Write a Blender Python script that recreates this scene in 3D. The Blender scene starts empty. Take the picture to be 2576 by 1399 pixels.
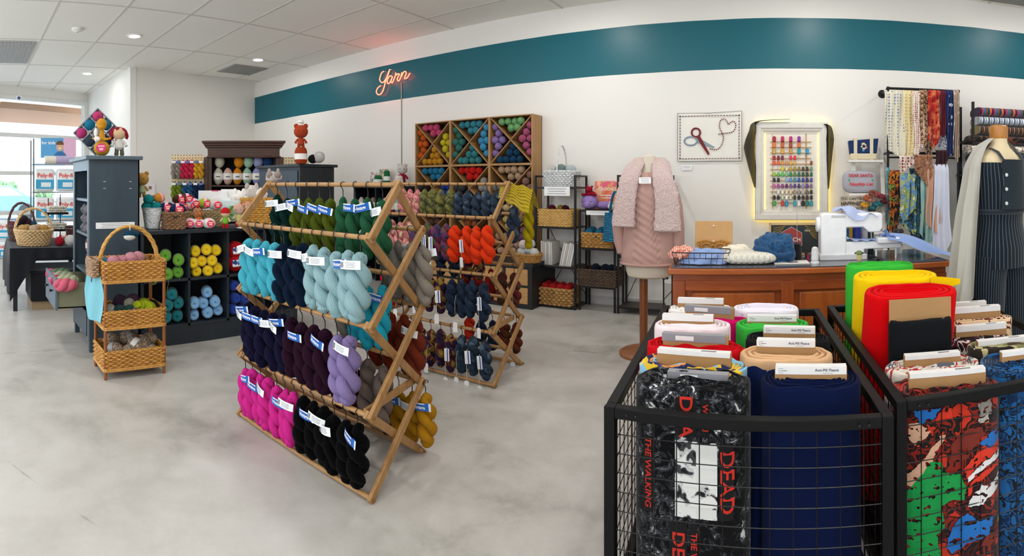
import bpy, math, random
from math import sin, cos, tan, pi, atan2, sqrt
from mathutils import Vector, Matrix, noise
rnd = random.Random(11)
COL = bpy.context.scene.collection
# ---------- photograph geometry: a level cylindrical panorama taken 1.5 m above the floor ----------
FPX, CX, CY, EYE, WALL, CEIL = 1318.0, 1997.0, 460.0, 1.5, 6.05, 3.73
def onY(px, py, Y):
    t = (px-CX)/FPX
    return Vector((Y*tan(t), Y, EYE-(py-CY)/FPX*Y/cos(t)))
def onX(px, py, X):
    t = (px-CX)/FPX
    return Vector((X, X/tan(t), EYE-(py-CY)/FPX*abs(X/sin(t))))
def onZ(px, py, Z):
    t = (px-CX)/FPX; r = (EYE-Z)*FPX/(py-CY)
    return Vector((r*sin(t), r*cos(t), Z))
def onR(px, py, r):
    t = (px-CX)/FPX
    return Vector((r*sin(t), r*cos(t), EYE-(py-CY)/FPX*r))
def ball_at(px, py, r, rad): return onR(px, py, r)
# ---------- colour and materials ----------
def lin(h):
    if isinstance(h, (tuple, list)): return tuple(h)[:3]
    h = h.lstrip('#'); c = [int(h[i:i+2], 16)/255 for i in (0, 2, 4)]
    return tuple(v/12.92 if v <= .04045 else ((v+.055)/1.055)**2.4 for v in c)
_M = {}
class NT:
    def __init__(s, name):
        s.m = bpy.data.materials.new(name); s.m.use_nodes = True
        s.t = s.m.node_tree; s.b = s.t.nodes['Principled BSDF']; s.tc = None
    def n(s, typ, **kw):
        x = s.t.nodes.new(typ)
        for k, v in kw.items():
            if k.startswith('i_'): x.inputs[k[2:].replace('_', ' ')].default_value = v
            else: setattr(x, k, v)
        return x
    def l(s, a, b): s.t.links.new(a, b)
    def co(s, kind='Object', scale=(1, 1, 1), rot=(0, 0, 0), loc=(0, 0, 0)):
        if not s.tc: s.tc = s.n('ShaderNodeTexCoord')
        mp = s.n('ShaderNodeMapping'); mp.inputs['Scale'].default_value = scale; mp.inputs['Rotation'].default_value = rot; mp.inputs['Location'].default_value = loc
        s.l(s.tc.outputs[kind], mp.inputs['Vector']); return mp.outputs['Vector']
    def noise(s, v, scale=5, detail=3, rough=.5, dist=0):
        x = s.n('ShaderNodeTexNoise'); x.inputs['Scale'].default_value = scale; x.inputs['Detail'].default_value = detail
        x.inputs['Roughness'].default_value = rough; x.inputs['Distortion'].default_value = dist; s.l(v, x.inputs['Vector']); return x
    def wave(s, v, scale=5, dist=0, detail=2, typ='BANDS', d='X', dscale=1, prof='SIN'):
        x = s.n('ShaderNodeTexWave'); x.wave_type = typ; x.wave_profile = prof
        if typ == 'BANDS': x.bands_direction = d
        else: x.rings_direction = d
        x.inputs['Scale'].default_value = scale; x.inputs['Distortion'].default_value = dist; x.inputs['Detail'].default_value = detail; x.inputs['Detail Scale'].default_value = dscale
        s.l(v, x.inputs['Vector']); return x
    def vor(s, v, scale=5, feat='F1', rand=1):
        x = s.n('ShaderNodeTexVoronoi'); x.feature = feat; x.inputs['Scale'].default_value = scale; x.inputs['Randomness'].default_value = rand; s.l(v, x.inputs['Vector']); return x
    def ramp(s, fac, stops, interp='LINEAR'):
        x = s.n('ShaderNodeValToRGB'); r = x.color_ramp; r.interpolation = interp
        while len(r.elements) < len(stops): r.elements.new(.5)
        for e, (p, c) in zip(r.elements, stops): e.position = p; e.color = (*lin(c), 1)
        s.l(fac, x.inputs['Fac']); return x.outputs['Color']
    def mix(s, fac, a, b, mode='MIX'):
        x = s.n('ShaderNodeMix'); x.data_type = 'RGBA'; x.blend_type = mode
        for sock, v in ((x.inputs['Factor'], fac), (x.inputs['A'], a), (x.inputs['B'], b)):
            if isinstance(v, bpy.types.NodeSocket): s.l(v, sock)
            elif isinstance(v, (int, float)): sock.default_value = v
            else: sock.default_value = (*lin(v), 1)
        return x.outputs['Result']
    def math(s, op, a, b=0.):
        x = s.n('ShaderNodeMath'); x.operation = op
        for i, v in enumerate((a, b)):
            if isinstance(v, bpy.types.NodeSocket): s.l(v, x.inputs[i])
            else: x.inputs[i].default_value = v
        return x.outputs[0]
    def bump(s, h, strength=.3, dist=.01):
        x = s.n('ShaderNodeBump'); x.inputs['Strength'].default_value = strength; x.inputs['Distance'].default_value = dist
        s.l(h, x.inputs['Height']); s.l(x.outputs['Normal'], s.b.inputs['Normal'])
    def fin(s, col=None, rough=.6, metal=0, spec=None, sheen=0):
        if col is not None:
            if isinstance(col, bpy.types.NodeSocket): s.l(col, s.b.inputs['Base Color'])
            else: s.b.inputs['Base Color'].default_value = (*lin(col), 1)
        s.b.inputs['Roughness'].default_value = rough; s.b.inputs['Metallic'].default_value = metal
        if spec is not None: s.b.inputs['Specular IOR Level'].default_value = spec
        if sheen: s.b.inputs['Sheen Weight'].default_value = sheen; s.b.inputs['Sheen Roughness'].default_value = .5
        return s.m
def cached(f):
    def g(*a, **k):
        key = (f.__name__, repr(a), repr(k))
        if key not in _M: _M[key] = f(*a, **k)
        return _M[key]
    return g
@cached
def plain(c, rough=.55, metal=0, spec=None):
    t = NT('plain'); v = t.co(); n = t.noise(v, 14, 2)
    k = lin(c); d = tuple(x*.9 for x in k); return t.fin(t.mix(n.outputs['Fac'], d, tuple(min(1, x*1.08) for x in k)), rough, metal, spec)
@cached
def yarn(c, dark=.7, freq=8.):
    t = NT('yarn strands'); uv = t.co('UV'); v = t.co()
    n = t.noise(v, 30, 3); w = t.wave(uv, freq, 1.2, 2, 'BANDS', 'X', 2)
    k = lin(c); a = t.mix(w.outputs['Fac'], tuple(x*dark for x in k), tuple(min(1, x*1.12) for x in k))
    a = t.mix(t.math('MULTIPLY', n.outputs['Fac'], .35), a, tuple(x*.72 for x in k))
    t.bump(w.outputs['Fac'], .4, .004); return t.fin(a, .9, 0, .06, .02)
@cached
def varieg(*cs):
    t = NT('hand dyed yarn'); uv = t.co('UV'); v = t.co(loc=(len(cs), .3, 0))
    n = t.noise(v, 16, 2, .5, .6); n2 = t.ramp(n.outputs['Fac'], [(.3+.4*i/(max(1, len(cs)-1)), c) for i, c in enumerate(cs)])
    w = t.wave(uv, 13, 2.2, 3, 'BANDS', 'X', 3)
    a = t.mix(t.math('MULTIPLY', w.outputs['Fac'], .4), n2, (0, 0, 0), 'MIX')
    t.bump(w.outputs['Fac'], .4, .004); return t.fin(a, .9, 0, .06, .02)
@cached
def ballm(c, un=1.):
    t = NT('wound yarn'); v = t.co(); k = lin(c)
    va = t.vor(v, 17*un); rot = t.n('ShaderNodeVectorRotate'); rot.rotation_type = 'AXIS_ANGLE'
    rot.inputs['Axis'].default_value = (.3, .8, .5); t.l(v, rot.inputs['Vector'])
    t.l(t.math('MULTIPLY', va.outputs['Color'], 6.3), rot.inputs['Angle'])
    w = t.wave(rot.outputs['Vector'], 78*un, .8, 1)
    a = t.mix(w.outputs['Fac'], tuple(x*.72 for x in k), tuple(min(1, x*1.12) for x in k))
    t.bump(w.outputs['Fac'], .6, .004/max(.05, un) if un < 1 else .004); return t.fin(a, .9, 0, .1, .04)
@cached
def ring(c):
    t = NT('skein end'); v = t.co(); k = lin(c)
    w = t.wave(v, 40, 1.5, 2, 'RINGS', 'Z')
    a = t.mix(w.outputs['Fac'], tuple(x*.78 for x in k), tuple(min(1, x*1.08) for x in k))
    t.bump(w.outputs['Fac'], .4, .003); return t.fin(a, .85, 0, .2, .2)
@cached
def knit(c, sc=60.):
    t = NT('knitted fabric'); v = t.co(); k = lin(c)
    w = t.wave(v, sc, 2, 2, 'BANDS', 'Z', 3); w2 = t.wave(v, sc*.7, 2, 2, 'BANDS', 'DIAGONAL', 2)
    h = t.math('ADD', w.outputs['Fac'], w2.outputs['Fac'])
    a = t.mix(t.math('MULTIPLY', h, .5), tuple(x*.72 for x in k), tuple(min(1, x*1.1) for x in k))
    t.bump(h, .4, .004); return t.fin(a, .92, 0, .1, .04)
@cached
def fleece(c):
    t = NT('fleece'); v = t.co(); k = lin(c)
    n = t.noise(v, 160, 3, .7); n2 = t.noise(v, 6, 3)
    a = t.mix(n2.outputs['Fac'], tuple(x*.86 for x in k), tuple(min(1, x*1.1) for x in k))
    t.bump(n.outputs['Fac'], .35, .004); return t.fin(a, .95, 0, .05, .02)
@cached
def cloth(c, fold=0.):
    t = NT('cloth'); v = t.co(); k = lin(c)
    n = t.noise(v, 250, 2); t.bump(n.outputs['Fac'], .15, .002)
    n2 = t.noise(v, 5, 3)
    return t.fin(t.mix(n2.outputs['Fac'], tuple(x*.9 for x in k), tuple(min(1, x*1.06) for x in k)), .85, 0, .2, .15)
@cached
def wood(c1, c2, axis='X', scale=6., rough=.5, stretch=12.):
    t = NT('wood'); s = [stretch]*3; s['XYZ'.index(axis)] = 1.0
    v = t.co(scale=s); n = t.noise(v, scale*.35, 5, .6, .4); n2 = t.noise(v, scale*1.3, 3, .6)
    f = t.math('ADD', t.math('MULTIPLY', n.outputs['Fac'], .6), t.math('MULTIPLY', n2.outputs['Fac'], .4))
    a = t.ramp(f, [(.25, c1), (.75, c2)]); t.bump(f, .12, .004); return t.fin(a, rough)
@cached
def wicker(c1, c2):
    t = NT('wicker'); v = t.co(); n = t.noise(v, 45, 3, .6); n2 = t.noise(v, 6, 2)
    f = t.math('ADD', t.math('MULTIPLY', n.outputs['Fac'], .7), t.math('MULTIPLY', n2.outputs['Fac'], .3))
    return t.fin(t.ramp(f, [(.3, c1), (.7, c2)]), .55)
@cached
def mottled(sc, *cs, interp='CONSTANT', lo=.3, hi=.7, dist=.5, off=0., rough=.9):
    t = NT('printed fabric'); v = t.co(loc=(off, off*.7, off*.3)); n = t.noise(v, sc, 2, .5, dist)
    st = [(0 if i == 0 else lo+(hi-lo)*i/len(cs), c) for i, c in enumerate(cs)]
    return t.fin(t.ramp(n.outputs['Fac'], st, interp), rough, 0, .15, .2)
@cached
def cells(sc, bg, *cs, r=.35, rand=.6, scale=(1, 1, 1)):
    t = NT('spotted fabric'); v = t.co(scale=scale); o = t.vor(v, sc, 'F1', rand)
    w = t.n('ShaderNodeSeparateColor'); t.l(o.outputs['Color'], w.inputs[0])
    a = t.ramp(w.outputs[0], [(i/len(cs), c) for i, c in enumerate(cs)], 'CONSTANT')
    m = t.math('LESS_THAN', o.outputs['Distance'], r); return t.fin(t.mix(m, bg, a), .9, 0, .15, .2)
@cached
def stripes(d, sc, *cs, rough=.9, dist=0., kind='Object', prof='SAW', interp='CONSTANT'):
    t = NT('striped fabric'); v = t.co(kind); w = t.wave(v, sc, dist, 2, 'BANDS', d, 1, prof)
    return t.fin(t.ramp(w.outputs['Fac'], [(i/len(cs), c) for i, c in enumerate(cs)], interp), rough, 0, .15, .2)
@cached
def glow(c, s):
    t = NT('lit'); t.fin((0, 0, 0), .5); t.b.inputs['Emission Color'].default_value = (*lin(c), 1); t.b.inputs['Emission Strength'].default_value = s; return t.m
@cached
def glassy(c='#f4fbff', rough=.02):
    t = NT('clear glass'); g = t.n('ShaderNodeBsdfGlass'); g.inputs['Roughness'].default_value = rough; g.inputs['IOR'].default_value = 1.02
    tr = t.n('ShaderNodeBsdfTransparent'); tr.inputs[0].default_value = (*lin(c), 1)
    gl = t.n('ShaderNodeBsdfGlossy'); gl.inputs['Roughness'].default_value = .05
    mx = t.n('ShaderNodeMixShader'); mx.inputs[0].default_value = .05
    t.l(tr.outputs[0], mx.inputs[1]); t.l(gl.outputs[0], mx.inputs[2]); t.l(mx.outputs[0], t.t.nodes['Material Output'].inputs['Surface'])
    t.t.nodes.remove(g); return t.m
@cached
def sheer(c, op=.55):
    t = NT('sheer cloth'); t.fin(c, .8, 0, .2); t.b.inputs['Alpha'].default_value = op; return t.m
# ---------- mesh builder ----------
class MB:
    def __init__(s): s.v = []; s.f = []; s.uv = []
    def add(s, vs, fs, uvs=None, mat=None):
        b = len(s.v)
        s.v += [tuple(mat @ Vector(p)) if mat else tuple(p) for p in vs]
        s.f += [tuple(b+i for i in f) for f in fs]
        s.uv += uvs if uvs else [None]*len(fs)
        return s
    def box(s, x0, y0, z0, x1, y1, z1, mat=None):
        x0, x1 = min(x0, x1), max(x0, x1); y0, y1 = min(y0, y1), max(y0, y1); z0, z1 = min(z0, z1), max(z0, z1)
        return s.add([(x0,y0,z0),(x1,y0,z0),(x1,y1,z0),(x0,y1,z0),(x0,y0,z1),(x1,y0,z1),(x1,y1,z1),(x0,y1,z1)],
            [(0,3,2,1),(4,5,6,7),(0,1,5,4),(1,2,6,5),(2,3,7,6),(3,0,4,7)], None, mat)
    def cb(s, c, d, mat=None):
        return s.box(c[0]-d[0]/2, c[1]-d[1]/2, c[2]-d[2]/2, c[0]+d[0]/2, c[1]+d[1]/2, c[2]+d[2]/2, mat)
    def beam(s, a, b, w, h, up=(0, 0, 1)):
        a, b = Vector(a), Vector(b); z = (b-a); L = z.length; z.normalize()
        x = Vector(up).cross(z)
        if x.length < 1e-4: x = Vector((1, 0, 0)).cross(z)
        x.normalize(); y = z.cross(x)
        m = Matrix((( x.x, y.x, z.x, a.x), (x.y, y.y, z.y, a.y), (x.z, y.z, z.z, a.z), (0, 0, 0, 1)))
        return s.box(-w/2, -h/2, 0, w/2, h/2, L, m)
    def tube(s, pts, r, n=8, closed=False, caps=True, flat=1.):
        pts = [Vector(p) for p in pts]; N = len(pts); rr = r if isinstance(r, (list, tuple)) else [r]*N
        vs, fs, uvs = [], [], []; prev = None; L = 0
        for i, p in enumerate(pts):
            a = pts[(i-1) % N] if (closed or i > 0) else p; b = pts[(i+1) % N] if (closed or i < N-1) else p
            t = (b-a); t = t.normalized() if t.length > 1e-9 else Vector((0, 0, 1))
            if prev is None:
                u = t.cross(Vector((0, 0, 1)));
                if u.length < 1e-3: u = t.cross(Vector((0, 1, 0)))
                u.normalize()
            else:
                u = prev - t*prev.dot(t)
                if u.length < 1e-6: u = t.orthogonal()
                u.normalize()
            prev = u; w = t.cross(u)
            for k in range(n):
                q = 2*pi*k/n; vs.append(p+(u*cos(q)+w*sin(q)*flat)*rr[i])
        seg = N if closed else N-1
        for i in range(seg):
            for k in range(n):
                j, k2 = (i+1) % N, (k+1) % n
                fs.append((i*n+k, i*n+k2, j*n+k2, j*n+k)); uvs.append(((k/n, i/N), ((k+1)/n, i/N), ((k+1)/n, (i+1)/N), (k/n, (i+1)/N)))
        if caps and not closed:
            fs.append(tuple(range(n))[::-1]); uvs.append(None); fs.append(tuple((N-1)*n+k for k in range(n))); uvs.append(None)
        return s.add(vs, fs, uvs)
    def cyl(s, a, b, r0, r1=None, n=16): return s.tube([a, b], [r0, r0 if r1 is None else r1], n)
    def lathe(s, prof, n=24, mat=None, a0=0, a1=2*pi, sx=1., sy=1.):
        full = abs(a1-a0-2*pi) < 1e-6; m = n if full else n+1; vs, fs, uvs = [], [], []
        for r, z in prof:
            for k in range(m):
                q = a0+(a1-a0)*k/n; vs.append((r*cos(q)*sx, r*sin(q)*sy, z))
        for i in range(len(prof)-1):
            for k in range(n):
                k2 = (k+1) % m; fs.append((i*m+k, i*m+k2, (i+1)*m+k2, (i+1)*m+k))
                uvs.append(((k/n, i/len(prof)), ((k+1)/n, i/len(prof)), ((k+1)/n, (i+1)/len(prof)), (k/n, (i+1)/len(prof))))
        return s.add(vs, fs, uvs, mat)
    def ell(s, c, r, nu=14, nv=9, mat=None, jit=0., seed=0):
        if isinstance(r, (int, float)): r = (r, r, r)
        vs, fs, uvs = [], [], []
        for i in range(nv+1):
            a = pi*i/nv
            for k in range(nu):
                q = 2*pi*k/nu; d = Vector((sin(a)*cos(q), sin(a)*sin(q), cos(a)))
                j = 1+jit*noise.noise(d*2.2+Vector((seed*3.1, seed, 0))) if jit else 1
                vs.append((c[0]+d.x*r[0]*j, c[1]+d.y*r[1]*j, c[2]+d.z*r[2]*j))
        for i in range(nv):
            for k in range(nu):
                k2 = (k+1) % nu; f = (i*nu+k, (i+1)*nu+k, (i+1)*nu+k2, i*nu+k2)
                fs.append(f); uvs.append(((k/nu, i/nv), (k/nu, (i+1)/nv), ((k+1)/nu, (i+1)/nv), ((k+1)/nu, i/nv)))
        return s.add(vs, fs, uvs, mat)
    def prism(s, poly, d, mat=None):      # polygon in local XZ, thickness d along Y
        n = len(poly); vs = [(x, -d/2, z) for x, z in poly]+[(x, d/2, z) for x, z in poly]
        return s.add(vs, [tuple(range(n)), tuple(range(2*n-1, n-1, -1))]+[(i, n+i, n+(i+1) % n, (i+1) % n) for i in range(n)], None, mat)
    def grid(s, f, nu, nv, closed=False):
        vs = [f(i/nu, j/nv) for j in range(nv+1) for i in range(nu+1)]; w = nu+1
        fs, uvs = [], []
        for j in range(nv):
            for i in range(nu):
                fs.append((j*w+i, j*w+i+1, (j+1)*w+i+1, (j+1)*w+i)); uvs.append(((i/nu, j/nv), ((i+1)/nu, j/nv), ((i+1)/nu, (j+1)/nv), (i/nu, (j+1)/nv)))
        return s.add(vs, fs, uvs)
    def text(s, txt, size, mat, depth=.0, align='CENTER', stretch=1., shear=0):
        key = ('txt', txt, size, align, stretch, shear, depth)
        if key not in _M:
            cu = bpy.data.curves.new('lettering', 'FONT'); cu.body = txt; cu.size = size; cu.align_x = align; cu.align_y = 'CENTER'; cu.extrude = depth; cu.shear = shear; cu.resolution_u = 3; cu.offset = size*.018
            o = bpy.data.objects.new('lettering', cu); COL.objects.link(o); bpy.context.view_layer.update()
            me = bpy.data.meshes.new_from_object(o.evaluated_get(bpy.context.evaluated_depsgraph_get()))
            _M[key] = ([tuple((v.co.x*stretch, v.co.y, v.co.z)) for v in me.vertices], [tuple(p.vertices) for p in me.polygons])
            bpy.data.objects.remove(o); bpy.data.curves.remove(cu); bpy.data.meshes.remove(me)
        vs, fs = _M[key]; return s.add(vs, fs, None, mat)
    def mesh(s, name='shape', smooth=True):
        me = bpy.data.meshes.new(name); me.from_pydata(s.v, [], s.f); ul = me.uv_layers.new(name='UVMap').data
        k = 0
        for f, uv in zip(s.f, s.uv):
            for i in range(len(f)):
                if uv: ul[k+i].uv = uv[i]
            k += len(f)
        me.materials.append(None)
        if smooth:
            me.polygons.foreach_set('use_smooth', [True]*len(s.f))
            try: me.set_sharp_from_angle(angle=math.radians(38))
            except Exception: pass
        me.update(); return me
def put(me, name, mat, parent=None, loc=(0, 0, 0), rot=(0, 0, 0), scale=(1, 1, 1), bevel=0):
    if isinstance(me, MB): me = me.mesh(name)
    o = bpy.data.objects.new(name, me); COL.objects.link(o)
    o.material_slots[0].link = 'OBJECT'; o.material_slots[0].material = mat
    if parent: o.parent = parent
    o.location = loc; o.rotation_euler = rot
    o.scale = (scale,)*3 if isinstance(scale, (int, float)) else scale
    if bevel:
        b = o.modifiers.new('soft edge', 'BEVEL'); b.width = bevel; b.segments = 2; b.limit_method = 'ANGLE'
    return o
def tag(o, label, cat, group=None, kind=None):
    o['label'] = label; o['category'] = cat
    if group: o['group'] = group
    if kind: o['kind'] = kind
    return o
def thing(name, label, cat, loc=(0, 0, 0), rot=0, group=None):
    o = bpy.data.objects.new(name, None); COL.objects.link(o); o.location = loc; o.empty_display_size = .05
    o.rotation_euler = rot if isinstance(rot, tuple) else (0, 0, rot)
    return tag(o, label, cat, group)
def struct(name, mb, mat, **k):
    o = put(mb, name, mat, **k); o['kind'] = 'structure'; return o
def TR(loc, rx=0, ry=0, rz=0): return Matrix.Translation(Vector(loc)) @ Matrix.Rotation(rz, 4, 'Z') @ Matrix.Rotation(ry, 4, 'Y') @ Matrix.Rotation(rx, 4, 'X')
def upright(loc, rz=0): return TR(loc, pi/2, 0, rz)      # lettering plane facing -Y at rz = 0
_MESH = {}
def shared(key, f):
    if key not in _MESH:
        m = f(); _MESH[key] = m.mesh(str(key[0])) if isinstance(m, MB) else m
    return _MESH[key]
ORD = ['first', 'second', 'third', 'fourth', 'fifth', 'sixth', 'seventh', 'eighth', 'ninth', 'tenth', 'eleventh', 'twelfth', 'thirteenth', 'fourteenth', 'fifteenth']
def spline(pts, n=6):
    pts = [Vector(p) for p in pts]; out = []
    for i in range(len(pts)-1):
        a, b, c, d = pts[max(0, i-1)], pts[i], pts[i+1], pts[min(len(pts)-1, i+2)]
        for k in range(n):
            t = k/n; out.append(.5*((2*b)+(c-a)*t+(2*a-5*b+4*c-d)*t*t+(3*b-a-3*c+d)*t**3))
    out.append(pts[-1]); return out

# ---------- shared builders: woven baskets, yarn balls, dolls ----------
def rrect(w, d, rc, N):
    rc = min(rc, w/2-.001, d/2-.001); segs = []; hw, hd = w/2-rc, d/2-rc
    P = []
    for cx_, cy_, a0 in ((hw, -hd, -pi/2), (hw, hd, 0), (-hw, hd, pi/2), (-hw, -hd, pi)):
        for k in range(9): a = a0+pi/2*k/8; P.append((cx_+rc*cos(a), cy_+rc*sin(a), cos(a), sin(a)))
    P.append(P[0]); L = [0]
    for a, b in zip(P, P[1:]): L.append(L[-1]+sqrt((a[0]-b[0])**2+(a[1]-b[1])**2))
    out = []; j = 0
    for i in range(N):
        s_ = L[-1]*i/N
        while j < len(L)-2 and L[j+1] < s_: j += 1
        t = (s_-L[j])/max(1e-9, L[j+1]-L[j]); a, b = P[j], P[j+1]; out.append(tuple(a[q]+(b[q]-a[q])*t for q in range(4)))
    return out
def weave_mesh(w, d, h, rows=9, taper=0., rc=.03, step=.03, fat=1., rim=True, coarse=1.):
    m = MB(); N = max(12, int((2*w+2*d)/step)); N += N % 2; r = h/rows/2*1.12*fat
    for k in range(rows):
        z = (k+.5)*h/rows; sc = 1-taper*(1-z/h); P = rrect(w*sc, d*sc, rc, N*2); pts = []
        for i, (x, y, nx, ny) in enumerate(P):
            o = .0045*coarse*sin(pi*(i/2+k)+.0)*(1 if i % 2 == 0 else 0)
            o = .006*coarse*cos(pi*(i*.5+k)); pts.append((x+nx*o, y+ny*o, z+.0012*sin(i*1.7+k)))
        m.tube(pts, r, 5, True)
    for i, (x, y, nx, ny) in enumerate(rrect(w, d, rc, N)):
        if i % 2: continue
        s0 = 1-taper; m.tube([(x*s0, y*s0, .002), (x, y, h)], .0032, 4)
    if rim:
        P = rrect(w, d, rc, N*3)
        for ph in (0, pi): m.tube([(x+nx*.006*cos(i*.9+ph), y+ny*.006*cos(i*.9+ph), h+.006*sin(i*.9+ph)) for i, (x, y, nx, ny) in enumerate(P)], .0065, 5, True)
    return m
def liner_mesh(w, d, h, taper=0., rc=.03):
    m = MB(); P0 = rrect(w*(1-taper)-.012, d*(1-taper)-.012, rc, 28); P1 = rrect(w-.014, d-.014, rc, 28); n = 28
    vs = [(p[0], p[1], .006) for p in P0]+[(p[0], p[1], h-.008) for p in P1]
    return m.add(vs, [tuple(range(n))]+[(i, n+i, n+(i+1) % n, (i+1) % n) for i in range(n)])
def basket(name, label, loc, rz, w, d, h, c1, c2, rows=9, taper=.06, rc=.03, step=.03, fat=1., group=None, handle=None, coarse=1., cutout=False):
    t = thing(name, label, 'basket', loc, rz, group); mt = wicker(c1, c2)
    put(weave_mesh(w, d, h, rows, taper, rc, step, fat, True, coarse), 'woven_body', mt, t)
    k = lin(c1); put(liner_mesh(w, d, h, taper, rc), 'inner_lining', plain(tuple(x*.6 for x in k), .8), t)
    if handle:
        hh, ax, rr = handle; n = 26
        if ax == 'x': f = lambda a: (w/2*.98*cos(a), 0, h*.9+hh*sin(a))
        else: f = lambda a: (0, d/2*.98*cos(a), h*.9+hh*sin(a))
        m = MB()
        for ph in (0, 2.1, 4.2):
            m.tube([Vector(f(pi*i/n))+Vector((rr*.5*cos(i*.8+ph), rr*.5*cos(i*.8+ph+1), rr*.5*sin(i*.8+ph))) for i in range(n+1)], rr*.62, 6)
        put(m, 'handle', mt, t)
    if cutout:
        put(MB().tube([(.045*cos(a), -d/2-.006, h*.74+.022*sin(a)) for a in [2*pi*i/16 for i in range(16)]], .006, 6, True), 'handle_opening', wicker(c1, c2), t)
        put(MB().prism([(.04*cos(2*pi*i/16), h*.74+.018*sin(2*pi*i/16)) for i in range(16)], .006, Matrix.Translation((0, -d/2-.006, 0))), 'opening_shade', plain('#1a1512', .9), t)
    return t
def ball_mesh(seed=0, flat=.9): return shared(('ball', seed % 4, flat), lambda: MB().ell((0, 0, 0), (1, 1, flat), 18, 12, jit=.09, seed=seed % 4))
def yball(loc, rad, c, label, group, flat=.92, name='yarn_ball', mat=None, rot=None):
    o = put(ball_mesh(rnd.randrange(4), flat), name, mat or ballm(c, .055), None, loc, rot or (rnd.uniform(-.5, .5), rnd.uniform(-.5, .5), rnd.uniform(0, 6)), rad)
    return tag(o, label, 'yarn', group)
def cake_mesh(L, r):
    return MB().lathe([(0, L/2-.02), (r*.16, L/2-.012), (r*.3, L/2-.002), (r*.62, L/2), (r*.86, L/2-.012), (r, L/2-.045), (r*1.01, 0), (r, -L/2+.045), (r*.8, -L/2+.01), (0, -L/2)], 22)
def ycake(loc, L, r, c, label, group, rot=(0, pi/2, 0), band=None, tail=False):
    t = thing('yarn_skein', label, 'yarn', loc, tuple(rot), group)
    put(shared(('cake', L, r), lambda: cake_mesh(L, r)), 'wound_yarn', ring(c), t)
    if band: put(shared(('cakeband', L, r), lambda: MB().lathe([(r*1.025, -L*.17), (r*1.03, 0), (r*1.025, L*.17)], 22)), 'paper_band', plain(band, .6), t)
    if tail: put(MB().tube([(-.0, 0, L/2-.01), (r*.6, .01, L/2+.012), (r*1.15, .012, L/2+.01), (r*2.2, .0, L/2+.015), (r*3., .01, L/2+.012)], .0016, 4), 'loose_tail', plain(c, .9), t)
    return t
def oval_skein(loc, rz, L, r, c, label, group, lab='#e0245e', lc='#f6a8b8', tilt=0):
    t = thing('yarn_skein', label, 'yarn', loc, (0, tilt, rz), group)
    put(shared(('oval', L, r), lambda: MB().ell((0, 0, 0), (L/2, r, r), 22, 14, jit=.04)), 'wound_yarn', ballm(c), t)
    if lab:
        put(shared(('ovband', L, r), lambda: MB().lathe([(r*1.02, -L*.1), (r*1.035, 0), (r*1.02, L*.1)], 22, Matrix.Rotation(pi/2, 4, 'Y'))), 'paper_band', plain(lc, .6), t)
        o = put(shared(('ovlab', L, r), lambda: MB().prism([(r*.72*cos(2*pi*i/24), r*.62*sin(2*pi*i/24)) for i in range(24)], .004, Matrix.Translation((L*.1, -r*1.05, 0)))), 'oval_label', plain(lab, .5), t)
        put(shared(('ovtxt', L, r), lambda: MB().box(L*.1-r*.45, -r*1.05-.004, r*.08, L*.1+r*.45, -r*1.05-.002, r*.3).box(L*.1-r*.3, -r*1.05-.004, -r*.3, L*.1+r*.3, -r*1.05-.002, -r*.02)), 'printed_lines', plain('#ffc9a8', .5), o)
    return t
def paper_sign(label, loc, rz, w, h, lines=3, tiltx=0, name='paper_sign', c='#f2f3f4'):
    t = thing(name, label, 'sign', loc, (tiltx, 0, rz))
    put(MB().box(-w/2, -.0015, -h/2, w/2, 0, h/2), 'sheet', plain(c, .6), t)
    m = MB()
    for i in range(lines): m.box(-w*.36+(.04*w if i % 2 else 0), -.0025, h*(.22-.26*i), w*.36-(.05*w if i % 2 else 0), -.0015, h*(.22-.26*i)+h*.06)
    put(m, 'printed_lines', plain('#8c8f94', .7), t); return t
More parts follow.
